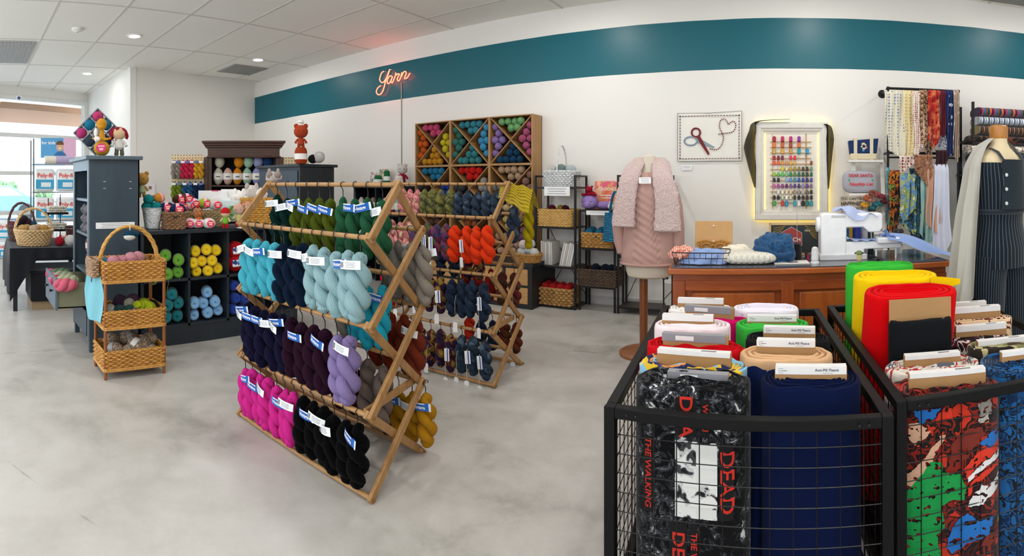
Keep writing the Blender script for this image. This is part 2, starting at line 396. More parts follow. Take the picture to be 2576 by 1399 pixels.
def doll(label, loc, rz, s=1., skin='#e9c7a0', hatc=None, bodyc='#6db33a', legc='#c5202a', armc=None, hair=None, ears=None, group=None, cat='doll', name='crocheted_doll', eyes=True, hr=.042, sit=False, puff=None):
    t = thing(name, label, cat, loc, rz, group); t.scale = (s, s, s); kn = lambda c: knit(c, 240.)
    hz = .145 if not sit else .12
    put(MB().ell((0, 0, hz), (hr*1.08, hr, hr), 18, 12), 'head', kn(skin), t)
    bz = hz-hr-.028
    put(MB().lathe([(0, .034), (.018, .032), (.026, .01), (.03, -.02), (.02, -.034), (0, -.036)], 16, TR((0, 0, bz))), 'body', kn(bodyc), t)
    for q in (-1, 1):
        if sit: put(MB().tube([(q*.014, 0, bz-.026), (q*.022, -.03, bz-.03), (q*.026, -.055, bz-.03)], [.013, .012, .014], 10), 'leg', kn(legc), t)
        else: put(MB().tube([(q*.014, 0, bz-.02), (q*.017, 0, .03), (q*.018, -.004, .014), (q*.018, -.012, .013)], [.014, .013, .015, .013], 10), 'leg', kn(legc), t)
        put(MB().tube([(q*.022, 0, bz+.022), (q*.038, -.004, bz+.004), (q*.045, -.008, bz-.012)], [.009, .009, .011], 8), 'arm', kn(armc or skin), t)
        if eyes: put(MB().ell((q*.018, -hr*.92, hz+.002), .0042, 8, 6), 'eye', plain('#16120f', .2), t)
        if ears: put(MB().ell((q*hr*.72, 0, hz+hr*.85), (hr*.36, hr*.22, hr*.36), 10, 8), 'ear', kn(ears), t)
    if puff: put(MB().lathe([(0, .04), (.02, .036), (.028, .02), (.016, .004), (.018, -.004)], 16, TR((0, 0, hz+hr+.002))), 'hat', fleece(puff), t)
    if hatc: put(MB().lathe([(0, hr*1.12), (hr*.55, hr*1.0), (hr*1.0, hr*.5), (hr*1.16, .002), (hr*1.2, -.008), (hr*1.1, -.004)], 18, TR((0, .004, hz+.008))), 'hat', kn(hatc), t)
    if hair:
        m = MB(); r0 = random.Random(3)
        for k in range(64):
            a = r0.uniform(0, 6.28); b = r0.uniform(.0, 1.75); x, y, z = hr*1.02*sin(b)*cos(a), hr*1.02*sin(b)*sin(a), hz+hr*1.02*cos(b)
            if y < -hr*.45 and b > .75: continue
            m.tube([(x, y, z), (x*1.25, y*1.25, z-.004), (x*1.35, y*1.3, z-.02), (x*1.2, y*1.2, z-.036)], .0065, 6)
        put(m, 'hair', yarn(hair), t)
    return t
# ================= room =================
def wall_mat(c='#ebe8e2'):
    t = NT('painted wall'); v = t.co(); n = t.noise(v, 60, 3); t.bump(n.outputs['Fac'], .06, .003); n2 = t.noise(v, 1.2, 3)
    k = lin(c); return t.fin(t.mix(n2.outputs['Fac'], tuple(x*.97 for x in k), k), .5, 0, .35)
def band_wall_mat():
    t = NT('white wall with teal painted band'); v = t.co(); n = t.noise(v, 70, 3); t.bump(n.outputs['Fac'], .12, .004)
    sp = t.n('ShaderNodeSeparateXYZ'); t.l(v, sp.inputs[0])
    z = t.math('ADD', sp.outputs['Z'], t.math('MULTIPLY', t.noise(v, 1.5, 2).outputs['Fac'], .012))
    m = t.math('MULTIPLY', t.math('GREATER_THAN', z, 2.826), t.math('LESS_THAN', z, 3.411))
    t.l(t.math('ADD', .5, t.math('MULTIPLY', m, -.12)), t.b.inputs['Roughness'])
    col = t.mix(m, '#ebe8e2', '#07606d'); t.l(col, t.b.inputs['Base Color']); t.b.inputs['Specular IOR Level'].default_value = .4; return t.m
def floor_mat():
    t = NT('polished concrete'); v = t.co(); n = t.noise(v, .9, 6, .62, .6); n2 = t.noise(v, 3.5, 6, .7, .3); n3 = t.noise(v, 40, 4, .7)
    f = t.math('ADD', t.math('MULTIPLY', n.outputs['Fac'], .6), t.math('MULTIPLY', n2.outputs['Fac'], .4))
    a = t.ramp(f, [(.36, '#98958f'), (.46, '#b3b0aa'), (.56, '#bfbcb7'), (.7, '#cac8c4')])
    a = t.mix(t.math('MULTIPLY', n3.outputs['Fac'], .18), a, '#8f8a84')
    # hairline cracks
    vo = t.vor(t.co(scale=(.22, .3, .3)), 1.2, 'DISTANCE_TO_EDGE'); nd = t.noise(v, 2.5, 5, .7)
    cr = t.math('LESS_THAN', t.math('ADD', vo.outputs['Distance'], t.math('MULTIPLY', nd.outputs['Fac'], .02)), .0095)
    a = t.mix(t.math('MULTIPLY', cr, .35), a, '#6f6a64')
    t.l(t.math('ADD', .28, t.math('MULTIPLY', n2.outputs['Fac'], .25)), t.b.inputs['Roughness'])
    t.bump(n3.outputs['Fac'], .05, .003); t.l(a, t.b.inputs['Base Color']); return t.m
struct('floor', MB().box(-13.5, -3.5, -.1, 5, WALL, 0), floor_mat())
struct('wall_back', MB().box(-10.06, WALL, 0, 5, WALL+.15, CEIL+.1), band_wall_mat())
def slab(a, b, th, z0, z1):
    a, b = Vector((*a, 0)), Vector((*b, 0)); d = (b-a).normalized(); n = Vector((-d.y, d.x, 0))*th
    m = MB(); p = [a, b, b+n, a+n]
    return m.add([(q.x, q.y, z0) for q in p]+[(q.x, q.y, z1) for q in p], [(0,3,2,1),(4,5,6,7),(0,1,5,4),(1,2,6,5),(2,3,7,6),(3,0,4,7)])
wm = wall_mat()
struct('wall_left', slab((-9.62, 3.02), (-10.06, WALL+.1), .12, 0, CEIL+.1), wm)
struct('wall_alcove', slab((-12.9, 2.93), (-9.62, 3.02), .12, 0, CEIL+.1), wm)
struct('baseboard_back', MB().box(-2.9, WALL-.012, 0, 5, WALL+.01, .1), plain('#c9c7c4', .5))
struct('wall_sun_blocker', MB().box(5, -3.6, 0, 5.15, WALL+.15, CEIL+.1), wm)  # unseen wall, added to keep sun patches off the right side
# ceiling: panels with T-bar grid
def ceil_mat():
    t = NT('ceiling panel'); v = t.co(); n = t.noise(v, 120, 3, .7); t.bump(n.outputs['Fac'], .15, .003); n2 = t.noise(v, .8, 3)
    return t.fin(t.mix(n2.outputs['Fac'], '#efece4', '#f7f5ee'), .9)
struct('ceiling', MB().box(-13.6, -3.5, CEIL, 5, WALL+.1, CEIL+.12), ceil_mat())
g = MB()
ys = [-3.4+.87*i for i in range(0, 11)]; ys = [1.08-.87*4+.87*i for i in range(-1, 10)]
for y in ys:
    if y < WALL: g.box(-13.2, y-.014, CEIL-.006, 5, y+.014, CEIL+.01)
xs = [-8.08+1.74*i for i in range(-3, 8)]
for x in xs: g.box(x-.014, -3.4, CEIL-.0055, x+.014, WALL, CEIL+.01)
struct('trim_ceiling_grid', g, plain('#d2cec4', .5))
# air vents in the ceiling
def vent(x, y, w, d, label):
    t = thing('ceiling_vent', label, 'vent', (x, y, CEIL), 0, 'ceiling air vents')
    m = MB(); m.box(-w/2, -d/2, -.012, w/2, d/2, -.001); put(m, 'vent_plate', plain('#b3b1ab', .5), t)
    m = MB()
    for i in range(14): m.cb((0, -d/2+.03+(d-.06)*i/13, -.018), (w*.94, .02, .012), None)
    put(m, 'vent_slats', plain('#9c9a95', .5), t)
vent(-8.95, 5.1, .75, .75, 'grey slatted air vent in the ceiling near the far left corner')
vent(-8.94, .64, 1.5, .8, 'large grey air vent in the ceiling at the left edge')
vent(2.6, 5.6, .8, .7, 'grey air vent in the ceiling at the upper right')
# recessed lamps
lampspots = [(-7.56, 2.44), (-8.09, 4.94), (-10.4, 2.35)]
lampspots += [(-5.0, 2.4), (-2.4, 2.4), (.2, 2.4), (2.8, 2.4), (-2.4, 4.85), (.2, 4.85), (2.8, 4.85), (-7.56, -.1), (-5., -.1), (-2.4, -.3), (.2, -.3), (2.8, -.1), (-2.4, -2.5), (1., -2.5)]
LL = ['round recessed lamp in the ceiling above the black bookcase', 'round recessed lamp near the far left ceiling corner', 'round recessed lamp nearest to the shop window']
for i, (x, y) in enumerate(lampspots):
    t = thing('recessed_lamp', LL[i] if i < 3 else 'round recessed ceiling lamp above the front of the shop', 'lamp', (x, y, CEIL), 0, 'recessed ceiling lamps')
    put(shared(('lamp trim',), lambda: MB().lathe([(.088, -.012), (.105, -.014), (.12, -.008), (.122, 0), (.088, 0), (.088, -.012)], 28)), 'trim_ring', plain('#f4f2ee', .4), t)
    put(shared(('lamp lens',), lambda: MB().lathe([(0, -.008), (.088, -.008)], 28)), 'lens', glow('#fff6e6', 9), t)
    la = bpy.data.lights.new('lamp light', 'AREA'); la.shape = 'DISK'; la.size = .17; la.energy = 13.5 if i > 2 else (12, 11, 6)[i]; la.color = (1, .975, .945)
    lo = bpy.data.objects.new('lamp_light', la); COL.objects.link(lo); lo.parent = t; lo.location = (0, 0, -.03)
# smoke detector
t = thing('smoke_detector', 'white round smoke detector on the ceiling left of the lamps', 'smoke detector', onZ(195, 72, CEIL))
put(MB().lathe([(0, -.05), (.03, -.05), (.035, -.04), (.07, -.035), (.085, -.02), (.085, 0)], 24), 'housing', plain('#f2f0ea', .5), t)
put(MB().lathe([(0, -.056), (.012, -.055), (.014, -.048)], 12), 'sensor', plain('#9a9a98', .5), t)
# shop window wall
A, B = Vector((-12.86, 2.91, 0)), Vector((-11.9, .66, 0)); D = (B-A).normalized(); A2 = A-D*.1; B2 = A+D*6.6
N = Vector((-D.y, D.x, 0))  # points to -x? fixed below
if N.x > 0: N = -N
def wv(s, z, o=0): p = A+D*s+N*o; return (p.x, p.y, z)
def wbox(m, s0, s1, z0, z1, o0, o1):
    p = [wv(s0, z0, o0), wv(s1, z0, o0), wv(s1, z0, o1), wv(s0, z0, o1), wv(s0, z1, o0), wv(s1, z1, o0), wv(s1, z1, o1), wv(s0, z1, o1)]
    return m.add(p, [(0,3,2,1),(4,5,6,7),(0,1,5,4),(1,2,6,5),(2,3,7,6),(3,0,4,7)])
struct('wall_window_header', wbox(MB(), -.1, 6.6, 3.5, CEIL+.1, 0, .12), wm)
fm = plain('#e4e4e0', .4)
m = MB(); wbox(m, -.1, .12, 0, 3.55, -.03, .1)
wbox(m, .1, 6.6, 3.43, 3.52, -.02, .1)
for z in (.76, 1.68, 2.56): wbox(m, .1, 6.6, z, z+.09, -.02, .08)
wbox(m, .1, 6.6, 0, .09, -.02, .1)
for s in (3.1, 5.2): wbox(m, s, s+.08, 0, 3.5, -.02, .08)
struct('window_1', m, fm)
put(wbox(MB(), .12, 6.55, .09, 3.43, .03, .036), 'window_2', glassy())['kind'] = 'structure'
# outside: paving, soffit, pale building, trees, parked car
o = struct('ground_outside', MB().box(-60, -30, -.14, -12.0, 30, -.06), plain('#cfcfcf', .8))
m = MB(); wbox(m, -2, 9, 3.3, 3.46, .6, 3.2); struct('trim_soffit', m, plain('#d9a27c', .7))
t = thing('building', 'pale building with dark windows across the street outside the shop window', 'building', (-42, 4, 0), 0)
put(MB().box(-3, -22, 0, 0, 16, 7), 'wall', plain('#f4f8fa', .7), t)
put(MB().box(-3.2, -22.3, 7, .6, 16.3, 7.6), 'roof', plain('#f0f0f0', .7), t)
for k in range(7): put(MB().box(.0, -19+k*5, 1.2, .06, -16.4+k*5, 3.6), 'window', plain('#a8cbe0', .3), t)
for k, (yy, s) in enumerate(((1.55, .95), (3.6, .8))):
    t = thing('bush', ('larger' if k == 0 else 'smaller')+' green round bush seen through the shop window', 'bush', (-26, yy, 0), 0, 'bushes outside the window')
    m = MB()
    for q in range(14): m.ell((rnd.uniform(-.4, .4), rnd.uniform(-.45, .45)*s, 1.0+rnd.uniform(-.3, .35)), rnd.uniform(.22, .36)*s, 10, 7, jit=.5, seed=q)
    put(m, 'foliage', mottled(8, '#4d7a4a', '#7fa878', '#9cc08e'), t)
    put(MB().cyl((0, 0, 0), (0, 0, .8), .05), 'trunk', plain('#6b5a48'), t)
t = thing('parked_car', 'blue car parked outside beyond the shop window', 'car', (-22, .9, 0), pi/2)
body = [(-2.1, .35), (-2.15, .8), (-1.5, .95), (-.8, 1.35), (.7, 1.38), (1.4, .98), (2.1, .85), (2.15, .35)]
put(MB().prism(body, 1.7), 'body', plain('#7fa6d4', .25), t, bevel=.05)
put(MB().prism([(-1.35, .95), (-.78, 1.3), (.66, 1.32), (1.25, .97)], 1.72), 'side_window', plain('#b9cde0', .1), t)
for k, xx in enumerate((-1.35, 1.35)):
    for yy in (-.86, .86): put(MB().cyl((xx, yy-.1, .33), (xx, yy+.1, .33), .33, .33, 20), 'wheel', plain('#303236', .6), t)
# camera
cam = bpy.data.cameras.new('camera'); co = bpy.data.objects.new('camera', cam); COL.objects.link(co); bpy.context.scene.camera = co
cam.type = 'PANO'; cam.panorama_type = 'CENTRAL_CYLINDRICAL'
half = 2576/FPX/2; mid = (1288-CX)/FPX
cam.central_cylindrical_range_u_min = -half; cam.central_cylindrical_range_u_max = half
cam.central_cylindrical_range_v_min = -(1399-CY)/FPX; cam.central_cylindrical_range_v_max = CY/FPX; cam.central_cylindrical_radius = 1
cam.clip_start = .05; cam.clip_end = 200
co.location = (0, 0, EYE); co.rotation_euler = (pi/2, 0, -mid)
sc = bpy.context.scene
w = bpy.data.worlds.new('daylight'); sc.world = w; w.use_nodes = True
nt = w.node_tree; bg = nt.nodes['Background']; bg.inputs['Color'].default_value = (.90, .95, 1, 1); bg.inputs['Strength'].default_value = 1.9
sun = bpy.data.lights.new('sun', 'SUN'); sun.energy = 5; sun.angle = .03; sun.color = (1, .96, .9)
so = bpy.data.objects.new('sun', sun); COL.objects.link(so); so.rotation_euler = Vector((.75, .12, .6)).to_track_quat('Z', 'Y').to_euler(); so.location = (-20, 0, 20)
sc.view_settings.view_transform = 'Standard'; sc.view_settings.look = 'None'; sc.view_settings.gamma = 1; sc.view_settings.use_curve_mapping = False; sc.view_settings.exposure = .33
sc.render.engine = 'CYCLES'; sc.cycles.use_denoising = True; sc.cycles.max_bounces = 6; sc.cycles.diffuse_bounces = 4; sc.cycles.glossy_bounces = 3; sc.cycles.transparent_max_bounces = 8; sc.cycles.use_adaptive_sampling = True; sc.cycles.adaptive_threshold = .03; sc.cycles.caustics_reflective = False; sc.cycles.caustics_refractive = False; sc.cycles.sample_clamp_indirect = 6
try: sc.cycles.denoiser = 'OPENIMAGEDENOISE'
except Exception: pass
# ================= twisted hanks of yarn =================
def hank_mesh(L, turns, fat, seed):
    m = MB(); r0 = random.Random(seed); n = 34
    for ph in (0, pi):
        pts, rr = [], []
        for i in range(n+1):
            t = i/n; pr = min(1, .5+t*2.4)*(1 if t < .8 else 1-.28*((t-.8)/.2)**2)
            wob = 1+.08*sin(t*9+seed)
            q = ph+turns*2*pi*t+seed; A = .024*fat*pr*wob
            pts.append((A*cos(q), A*sin(q)*.9, -.02-t*(L-.055))); rr.append(.0265*fat*pr*(1+.12*sin(q*2+1)))
        m.tube(pts, rr, 12)
    m.ell((0, 0, -.026), (.024*fat, .019*fat, .026), 14, 8)
    m.ell((0, 0, -L+.035), (.034*fat, .03*fat, .036), 14, 9, jit=.15, seed=seed)
    # gathered neck with loose loops
    m.tube([(.016*cos(q)*fat, .014*sin(q)*fat, -.05-.004*sin(q*2)) for q in [2*pi*k/12 for k in range(12)]], .007*fat, 6, True)
    for k in range(3):
        a = r0.uniform(0, 6.28); m.tube([(.018*cos(a), .018*sin(a), -.05), (.04*fat*cos(a+.5), .04*fat*sin(a+.5), -L*.45), (.03*fat*cos(a+1), .03*fat*sin(a+1), -L*.8)], .0012, 4)
    return m
def hank(key=0, L=.34, fat=1.):
    return shared(('hank', key, L, fat), lambda: hank_mesh(L, (1.35, 1.6, 1.15, 1.5)[key % 4], fat, key*1.7))
def hook_mesh():
    m = MB(); pts = [(0, .019*cos(a), .019*sin(a)) for a in [math.radians(d) for d in range(-40, 200, 20)]]
    pts = [(0, p[1], p[2]+.001) for p in pts]
    pts += [(0, -.016, -.012), (0, -.004, -.03), (0, 0, -.045), (0, 0, -.085), (.012, 0, -.1), (.02, 0, -.115)]
    m.tube(pts, .0028, 6); m.tube([(0, 0, -.085), (-.012, 0, -.1), (-.02, 0, -.115)], .0025, 6); return m
def label_sheet(w, h, bend=.01):
    return MB().grid(lambda u, v: ((u-.5)*w, -bend*(1-(2*u-1)**2), (v-.5)*h), 8, 1)
BLUE, PAPER = '#2763b4', '#eceff2'
def paper_label(t, kind, z, rz, tilt, w=.112, h=.042, front=-.05):
    if kind == 'blue':
        o = put(shared(('label', w, h), lambda: label_sheet(w, h)), 'paper_label', cloth(BLUE), t, (0, front, z), (0, tilt, rz)); o['label'] = 'blue printed paper label'
        put(shared(('vint', w), lambda: MB().text('Vintage', h*.6, upright((0, -.0115, -.002)), 0)), 'lettering', plain('#ffffff', .6), o)
        put(shared(('vstrip', w, h), lambda: MB().box(-w*.32, -.0118, h*.36, w*.32, -.011, h*.5).box(w*.5, -.004, -h*.5, w*.62, -.003, h*.5)), 'label_edge', plain('#dfe6ee', .6), o)
    else:
        o = put(shared(('labelw', w, h), lambda: label_sheet(w, h)), 'paper_label', plain(PAPER, .6), t, (0, front, z), (0, tilt, rz)); o['label'] = 'white back of a paper label'
        def pm():
            m = MB()
            for k in range(4): m.box(-w*.2, -.0112, h*(.28-.17*k), w*(.3-.05*(k % 2)), -.0105, h*(.24-.17*k))
            for k in range(7): m.box(-w*.45+k*.0022, -.0085, -h*.32, -w*.45+k*.0022+.0011, -.0075, h*.32)
            return m
        put(shared(('wprint', w, h), pm), 'printed_lines', plain('#8d9296', .7), o)
    return o
def string_tag(t, z, dx=0., long=.1, stripe=True, rz=0, front=-.06):
    o = put(shared(('tagstring', long), lambda: MB().tube([(0, .01, .04), (.004, -.01, 0), (0, 0, -long)], .0012, 4)), 'tag_string', plain('#d9c9a8', .8), t, (dx, front, z), (0, 0, rz))
    put(shared(('hangtag', long), lambda: MB().prism([(-.014, -long-.012), (-.02, -long-.02), (-.02, -long-.085), (.02, -long-.085), (.02, -long-.02), (.014, -long-.012), (0, -long-.008)], .001)), 'hang_tag', plain('#e6e6e8', .6), o, (0, -.002, 0))
    if stripe:
        put(shared(('bluetag', 1), lambda: MB().prism([(-.025, .045), (.02, .05), (.026, -.045), (-.02, -.05)], .001)), 'card_tag', plain('#edeef0', .6), o, (.012, -.006, -.015))
        put(shared(('bluestripe', 1), lambda: MB().prism([(.0, .045), (.01, .045), (.015, -.045), (.005, -.045)], .001)), 'blue_stripe', plain('#2c4f9c', .6), o, (.012, -.0075, -.015))
def hang_skein(p, mat, cname, where, group, key=0, L=.34, fat=1., drop=.08, lab=None, front=1, rackword='', rz=None, hookwhere=None):
    x, y, z = p
    hk = tag(put(shared(('hook',), hook_mesh), 'hanging_hook', plain('#141416', .4), None, (x, y, z), (0, 0, rnd.uniform(-.25, .25)), (1, 1, drop/.085)), ('black wire hook ' + hookwhere) if hookwhere else 'black wire hook of the %s skein %s' % (cname, where), 'hook', 'black hooks on the ' + rackword)
    t = thing('yarn_skein', '%s yarn skein %s' % (cname, where), 'yarn skein', (x+rnd.uniform(-.006, .006), y, z-drop), (rnd.uniform(-.05, .05), rnd.uniform(-.05, .05), 0), group)
    put(hank(key, L, fat), 'twisted_yarn', mat, t, (0, 0, 0), (0, 0, rnd.uniform(0, 6.28) if rz is None else rz))
    f = -.047*fat*front
    if lab in ('blue', 'white'): paper_label(t, lab, -.05-rnd.uniform(0, .02), rnd.uniform(-.35, .35), rnd.uniform(-.25, .25), front=f)
    elif lab == 'both':
        paper_label(t, 'blue', -.04, .2, -.15, front=f+.006); paper_label(t, 'white', -.06, -.25, .22, front=f-.01)
    elif lab == 'tag': string_tag(t, -.13, rnd.uniform(-.02, .02), rnd.choice((.09, .14, .18)), True, rnd.uniform(-.3, .3), f-.012)
    elif lab == 'plaintag': string_tag(t, -.15, rnd.uniform(-.02, .02), rnd.choice((.09, .15)), False, rnd.uniform(-.3, .3), f-.012)
    return t
# ================= folding wooden racks =================
def rack(name, label, Ln, Lf, Rn, Rf, zl, za):
    """Ln/Lf: near and far foot of the front column, Rn/Rf: of the back column"""
    Ln, Lf, Rn, Rf = [Vector(v) for v in (Ln, Lf, Rn, Rf)]
    t = thing(name, label, 'display rack', ((Ln.x+Lf.x+Rn.x+Rf.x)/4, (Ln.y+Lf.y+Rn.y+Rf.y)/4, 0)); o0 = t.location.copy()
    wd = wood('#7c5830', '#b58a56', 'Z', 5, .5, 9); wr = wood('#8a6236', '#bd915c', 'X', 5, .45, 9)
    def node(col, lv, far):
        L = (Lf if far else Ln); Rr = (Rf if far else Rn); v = {'L': L, 'R': Rr, 'C': (L+Rr)/2}[col]
        return Vector((v.x, v.y, lv))-o0
    for far in (0, 1):
        s = .014 if not far else -.014
        seq = []
        n = len(zl)
        seq.append((node('C', za, far), node('L', zl[0], far), 1)); seq.append((node('C', za, far), node('R', zl[0], far), -1))
        for i in range(n-1):
            seq.append((node('L', zl[i], far), node('R', zl[i+1], far), -1)); seq.append((node('R', zl[i], far), node('L', zl[i+1], far), 1))
        for a, b, side in seq:
            a = a+Vector((s*side, 0, 0)); b = b+Vector((s*side, 0, 0)); d = (b-a).normalized()*.018
            put(MB().beam(a-d, b+d, .02, .04, (1, 0, 0)) if False else MB().beam(a-d, b+d, .04, .022, (1, 0, 0)), 'slat', wd, t, bevel=.004)
        a, b = node('L', zl[2]+.005, far), node('R', zl[2]+.005, far); sh = Vector((-.035 if not far else .035, 0, 0))
        put(MB().beam(a+sh, b+sh, .016, .04, (0, 0, 1)), 'brace', wd, t, bevel=.003)
        for c, z in [('C', za)]+[(c, z) for c in 'LR' for z in zl]:
            q = node(c, z, far); e = .03 if not far else -.03
            put(shared(('peg',), lambda: MB().cyl((-.004, 0, 0), (.004, 0, 0), .008, .008, 12)), 'peg', plain('#7e5a2e', .5), t, (q.x+e, q.y, q.z))
    rods = {}
    for c, zz in (('C', [za]+[(zl[i]+zl[i+1])/2 for i in range(len(zl)-1)]), ('L', zl), ('R', zl)):
        for i, z in enumerate(zz):
            a, b = node(c, z, 0), node(c, z, 1)
            put(MB().tube([a+(a-b).normalized()*.02, (a+b)/2, b+(b-a).normalized()*.02], .0125, 12), 'rod', wr, t); rods[c+str(i)] = (a+o0, b+o0)
    return rods
ZL = [1.24, .82, .40, .018]
rodA = rack('wooden_rack', 'folding zigzag wooden rack nearest the camera, hung with plain coloured yarn skeins', (-1.785, 1.70, 0), (-2.92, 1.655, 0), (-1.90, 2.20, 0), (-3.02, 2.155, 0), ZL, 1.49)
rodB = rack('wooden_rack', 'second folding zigzag wooden rack behind, with a mustard shawl over its top end', (-2.086, 3.22, 0), (-3.22, 3.19, 0), (-2.15, 3.74, 0), (-3.28, 3.71, 0), ZL, 1.49)
def rodpos(rod, d):
    a, b = rod; u = (b-a).normalized(); return a+u*d
def fill(rods, rid, rname, seq, start, step, L, fat, drop, labs, rackname, front=1, jig=.012):
    i = 0; d = start
    for mat, cname, n in seq:
        for k in range(n):
            p = rodpos(rods[rid], d)
            lab = labs[i % len(labs)]
            hang_skein(p, mat, cname, '%s along the %s of the %s rack' % (ORD[i], rname, rackname.split()[0]), '%s skeins on the %s rack' % (cname, rackname), i, L, fat, drop+rnd.uniform(-jig, jig), lab, front, rackname+' rack', None, 'holding the %s skein along the %s of the %s rack' % (ORD[i], rname, rackname.split()[0]))
            i += 1; d += step*rnd.uniform(.94, 1.06)
Y = yarn
A = 'nearer wooden'; B_ = 'farther wooden'
fill(rodA, 'C0', 'top rod', [(Y('#265a3c'), 'forest green', 4), (Y('#4c5814'), 'olive green', 4), (Y('#072a26'), 'dark bottle green', 2)], .1, .103, .34, 1.0, .075, ['white', 'blue', 'blue', None, 'blue', 'blue', 'blue', 'both', 'white', 'white'], A)
fill(rodA, 'L0', 'upper front rod', [(Y('#92b4ba'), 'pale blue grey', 5), (Y('#08182c'), 'navy', 3), (Y('#46a8bc'), 'light teal', 4)], .06, .088, .345, 1.25, .075, ['white', 'blue', None, 'white', 'white', 'white', None, 'white', None, 'blue', 'white', 'white'], A)
fill(rodA, 'L1', 'middle front rod', [(Y('#8676a6'), 'lavender', 2), (Y('#260c1f'), 'dark plum', 4), (Y('#110f2a'), 'dark indigo', 5)], .13, .092, .345, 1.2, .075, ['white', None, 'blue', None, 'blue', None, 'both', 'white', 'blue', 'blue', 'both'], A)
fill(rodA, 'L2', 'lower front rod', [(Y('#050506'), 'black', 6), (Y('#cf2b8b'), 'bright pink', 7)], .08, .083, .31, 1.15, .06, ['blue', None, 'white', 'white', 'blue', None, 'white', 'blue', None, 'white', 'blue', 'blue', None], A)
fill(rodA, 'R0', 'upper back rod', [(Y('#8a8075'), 'taupe', 2), (Y('#7b766f'), 'stone grey', 2)], -.012, .09, .34, 1.1, .075, ['white', None], A, -1)
fill(rodA, 'C1', 'upper middle rod', [(Y('#28a7bd'), 'turquoise', 3), (Y('#8d8378'), 'greige', 1)], .1, .1, .34, 1.1, .075, ['blue', None, 'blue', None], A)
fill(rodA, 'R1', 'middle back rod', [(Y('#6e2b19'), 'rust brown', 2), (Y('#7b2d1a'), 'russet', 2)], .03, .1, .34, 1.15, .075, ['white', None], A)
fill(rodA, 'C2', 'centre rod', [(Y('#75675f'), 'mushroom grey', 2), (Y('#4a1717'), 'maroon', 2)], .1, .11, .34, 1.15, .06, [None], A)
fill(rodA, 'R2', 'lower back rod', [(Y('#b07c17'), 'mustard', 3), (Y('#3a2118'), 'dark brown', 2)], -.035, .1, .3, 1.1, .065, ['blue', 'white', 'blue'], A)
olive = varieg('#3f4a2c', '#5f6440', '#8a8440', '#4c5350'); slate = varieg('#1d2734', '#36475a', '#2a3442', '#55687c')
coral = varieg('#d9707a', '#e9a79c', '#c65f6e', '#ead0b0'); jewel = varieg('#5d1440', '#26486b', '#8a2c56', '#566a3a', '#311a40')
dusk = varieg('#3a1226', '#1e2b48', '#5a1734', '#a08436', '#221629'); ink = varieg('#1a2230', '#2b3a50', '#161a26')
fill(rodB, 'C0', 'top rod', [(slate, 'slate blue', 5), (olive, 'mottled olive', 4), (coral, 'coral pink', 3)], .1, .089, .24, 1.0, .05, [None], B_)
fill(rodB, 'L0', 'upper front rod', [(Y('#dd3a14'), 'vivid orange red', 4), (jewel, 'jewel coloured', 4), (coral, 'coral pink', 3)], .05, .094, .29, 1.12, .055, [None, None, 'tag', None, None, 'tag', 'tag', None, 'plaintag', None], B_)
fill(rodB, 'L1', 'middle front rod', [(ink, 'ink blue', 4), (dusk, 'dark multicoloured', 5), (Y('#c41620'), 'crimson', 2)], .08, .1, .29, 1.08, .055, ['tag', None, 'plaintag', None, 'tag', None, 'tag', None, 'plaintag'], B_)
fill(rodB, 'L2', 'lower front rod', [(slate, 'slate blue', 3), (dusk, 'dark multicoloured', 4), (Y('#d0202a'), 'crimson', 2)], .07, .1, .3, 1.08, .055, ['tag', 'tag', 'plaintag', 'tag', None, 'plaintag', 'tag', None], B_)
fill(rodB, 'R1', 'middle back rod', [(varieg('#4a5c30', '#6f2430', '#3a4a30'), 'moss and wine', 2), (varieg('#b02a1c', '#542020'), 'brick red', 3)], .06, .12, .28, 1.05, .055, ['plaintag', None], B_)
fill(rodB, 'R2', 'lower back rod', [(varieg('#4c4a20', '#6c2a20', '#343a20'), 'moss brown', 2), (ink, 'ink blue', 2), (Y('#c8321c'), 'scarlet', 1)], .04, .12, .26, 1.05, .055, ['plaintag', None, None], B_)
fill(rodB, 'C1', 'upper middle rod', [(dusk, 'dark multicoloured', 2), (ink, 'ink blue', 2)], .25, .13, .26, 1.0, .055, [None], B_)
# slate + mustard skeins beyond the near end of the farther rack
hang_skein((-2.13, 3.60, 1.375), slate, 'slate blue', 'past the farther rack\'s near top corner', None, 2, .30, 1.1, .06, None)
hang_skein((-2.06, 3.70, 1.42), Y('#a3920f'), 'mustard green', 'below the shawl of the farther rack', None, 1, .40, .95, .055, None)
# crocheted mustard shawl over the top end
def shawl():
    a = rodB['C0'][0]; m = MB()
    def f(u, v):
        x = a.x-.06+.27*u; d = (v-.5)*2
        y = a.y+.03+d*.09+(.02*abs(d)); z = 1.508-.13*abs(d)**1.4*(1 if d < 0 else .7)-.17*max(0, u-.15)*(1 if d > 0 else .9)*(.4+abs(d)*.5)+.008*sin(u*14+v*9)
        return (x, y, z)
    m.grid(f, 22, 18); return m
t = NT('crochet'); v = t.co('UV', (26, 17, 1)); vv = t.vor(v, 1.0, 'F1', 0); h = t.math('GREATER_THAN', vv.outputs['Distance'], .27)
t.bump(vv.outputs['Distance'], .8, .01); t.l(t.mix(t.noise(t.co(), 30).outputs['Fac'], '#a08a08', '#c8ac1c'), t.b.inputs['Base Color']); t.l(h, t.b.inputs['Alpha']); t.b.inputs['Roughness'].default_value = .9
tag(put(shawl(), 'crocheted_shawl', t.m), 'mustard crocheted shawl draped over the near top corner of the farther rack', 'shawl')
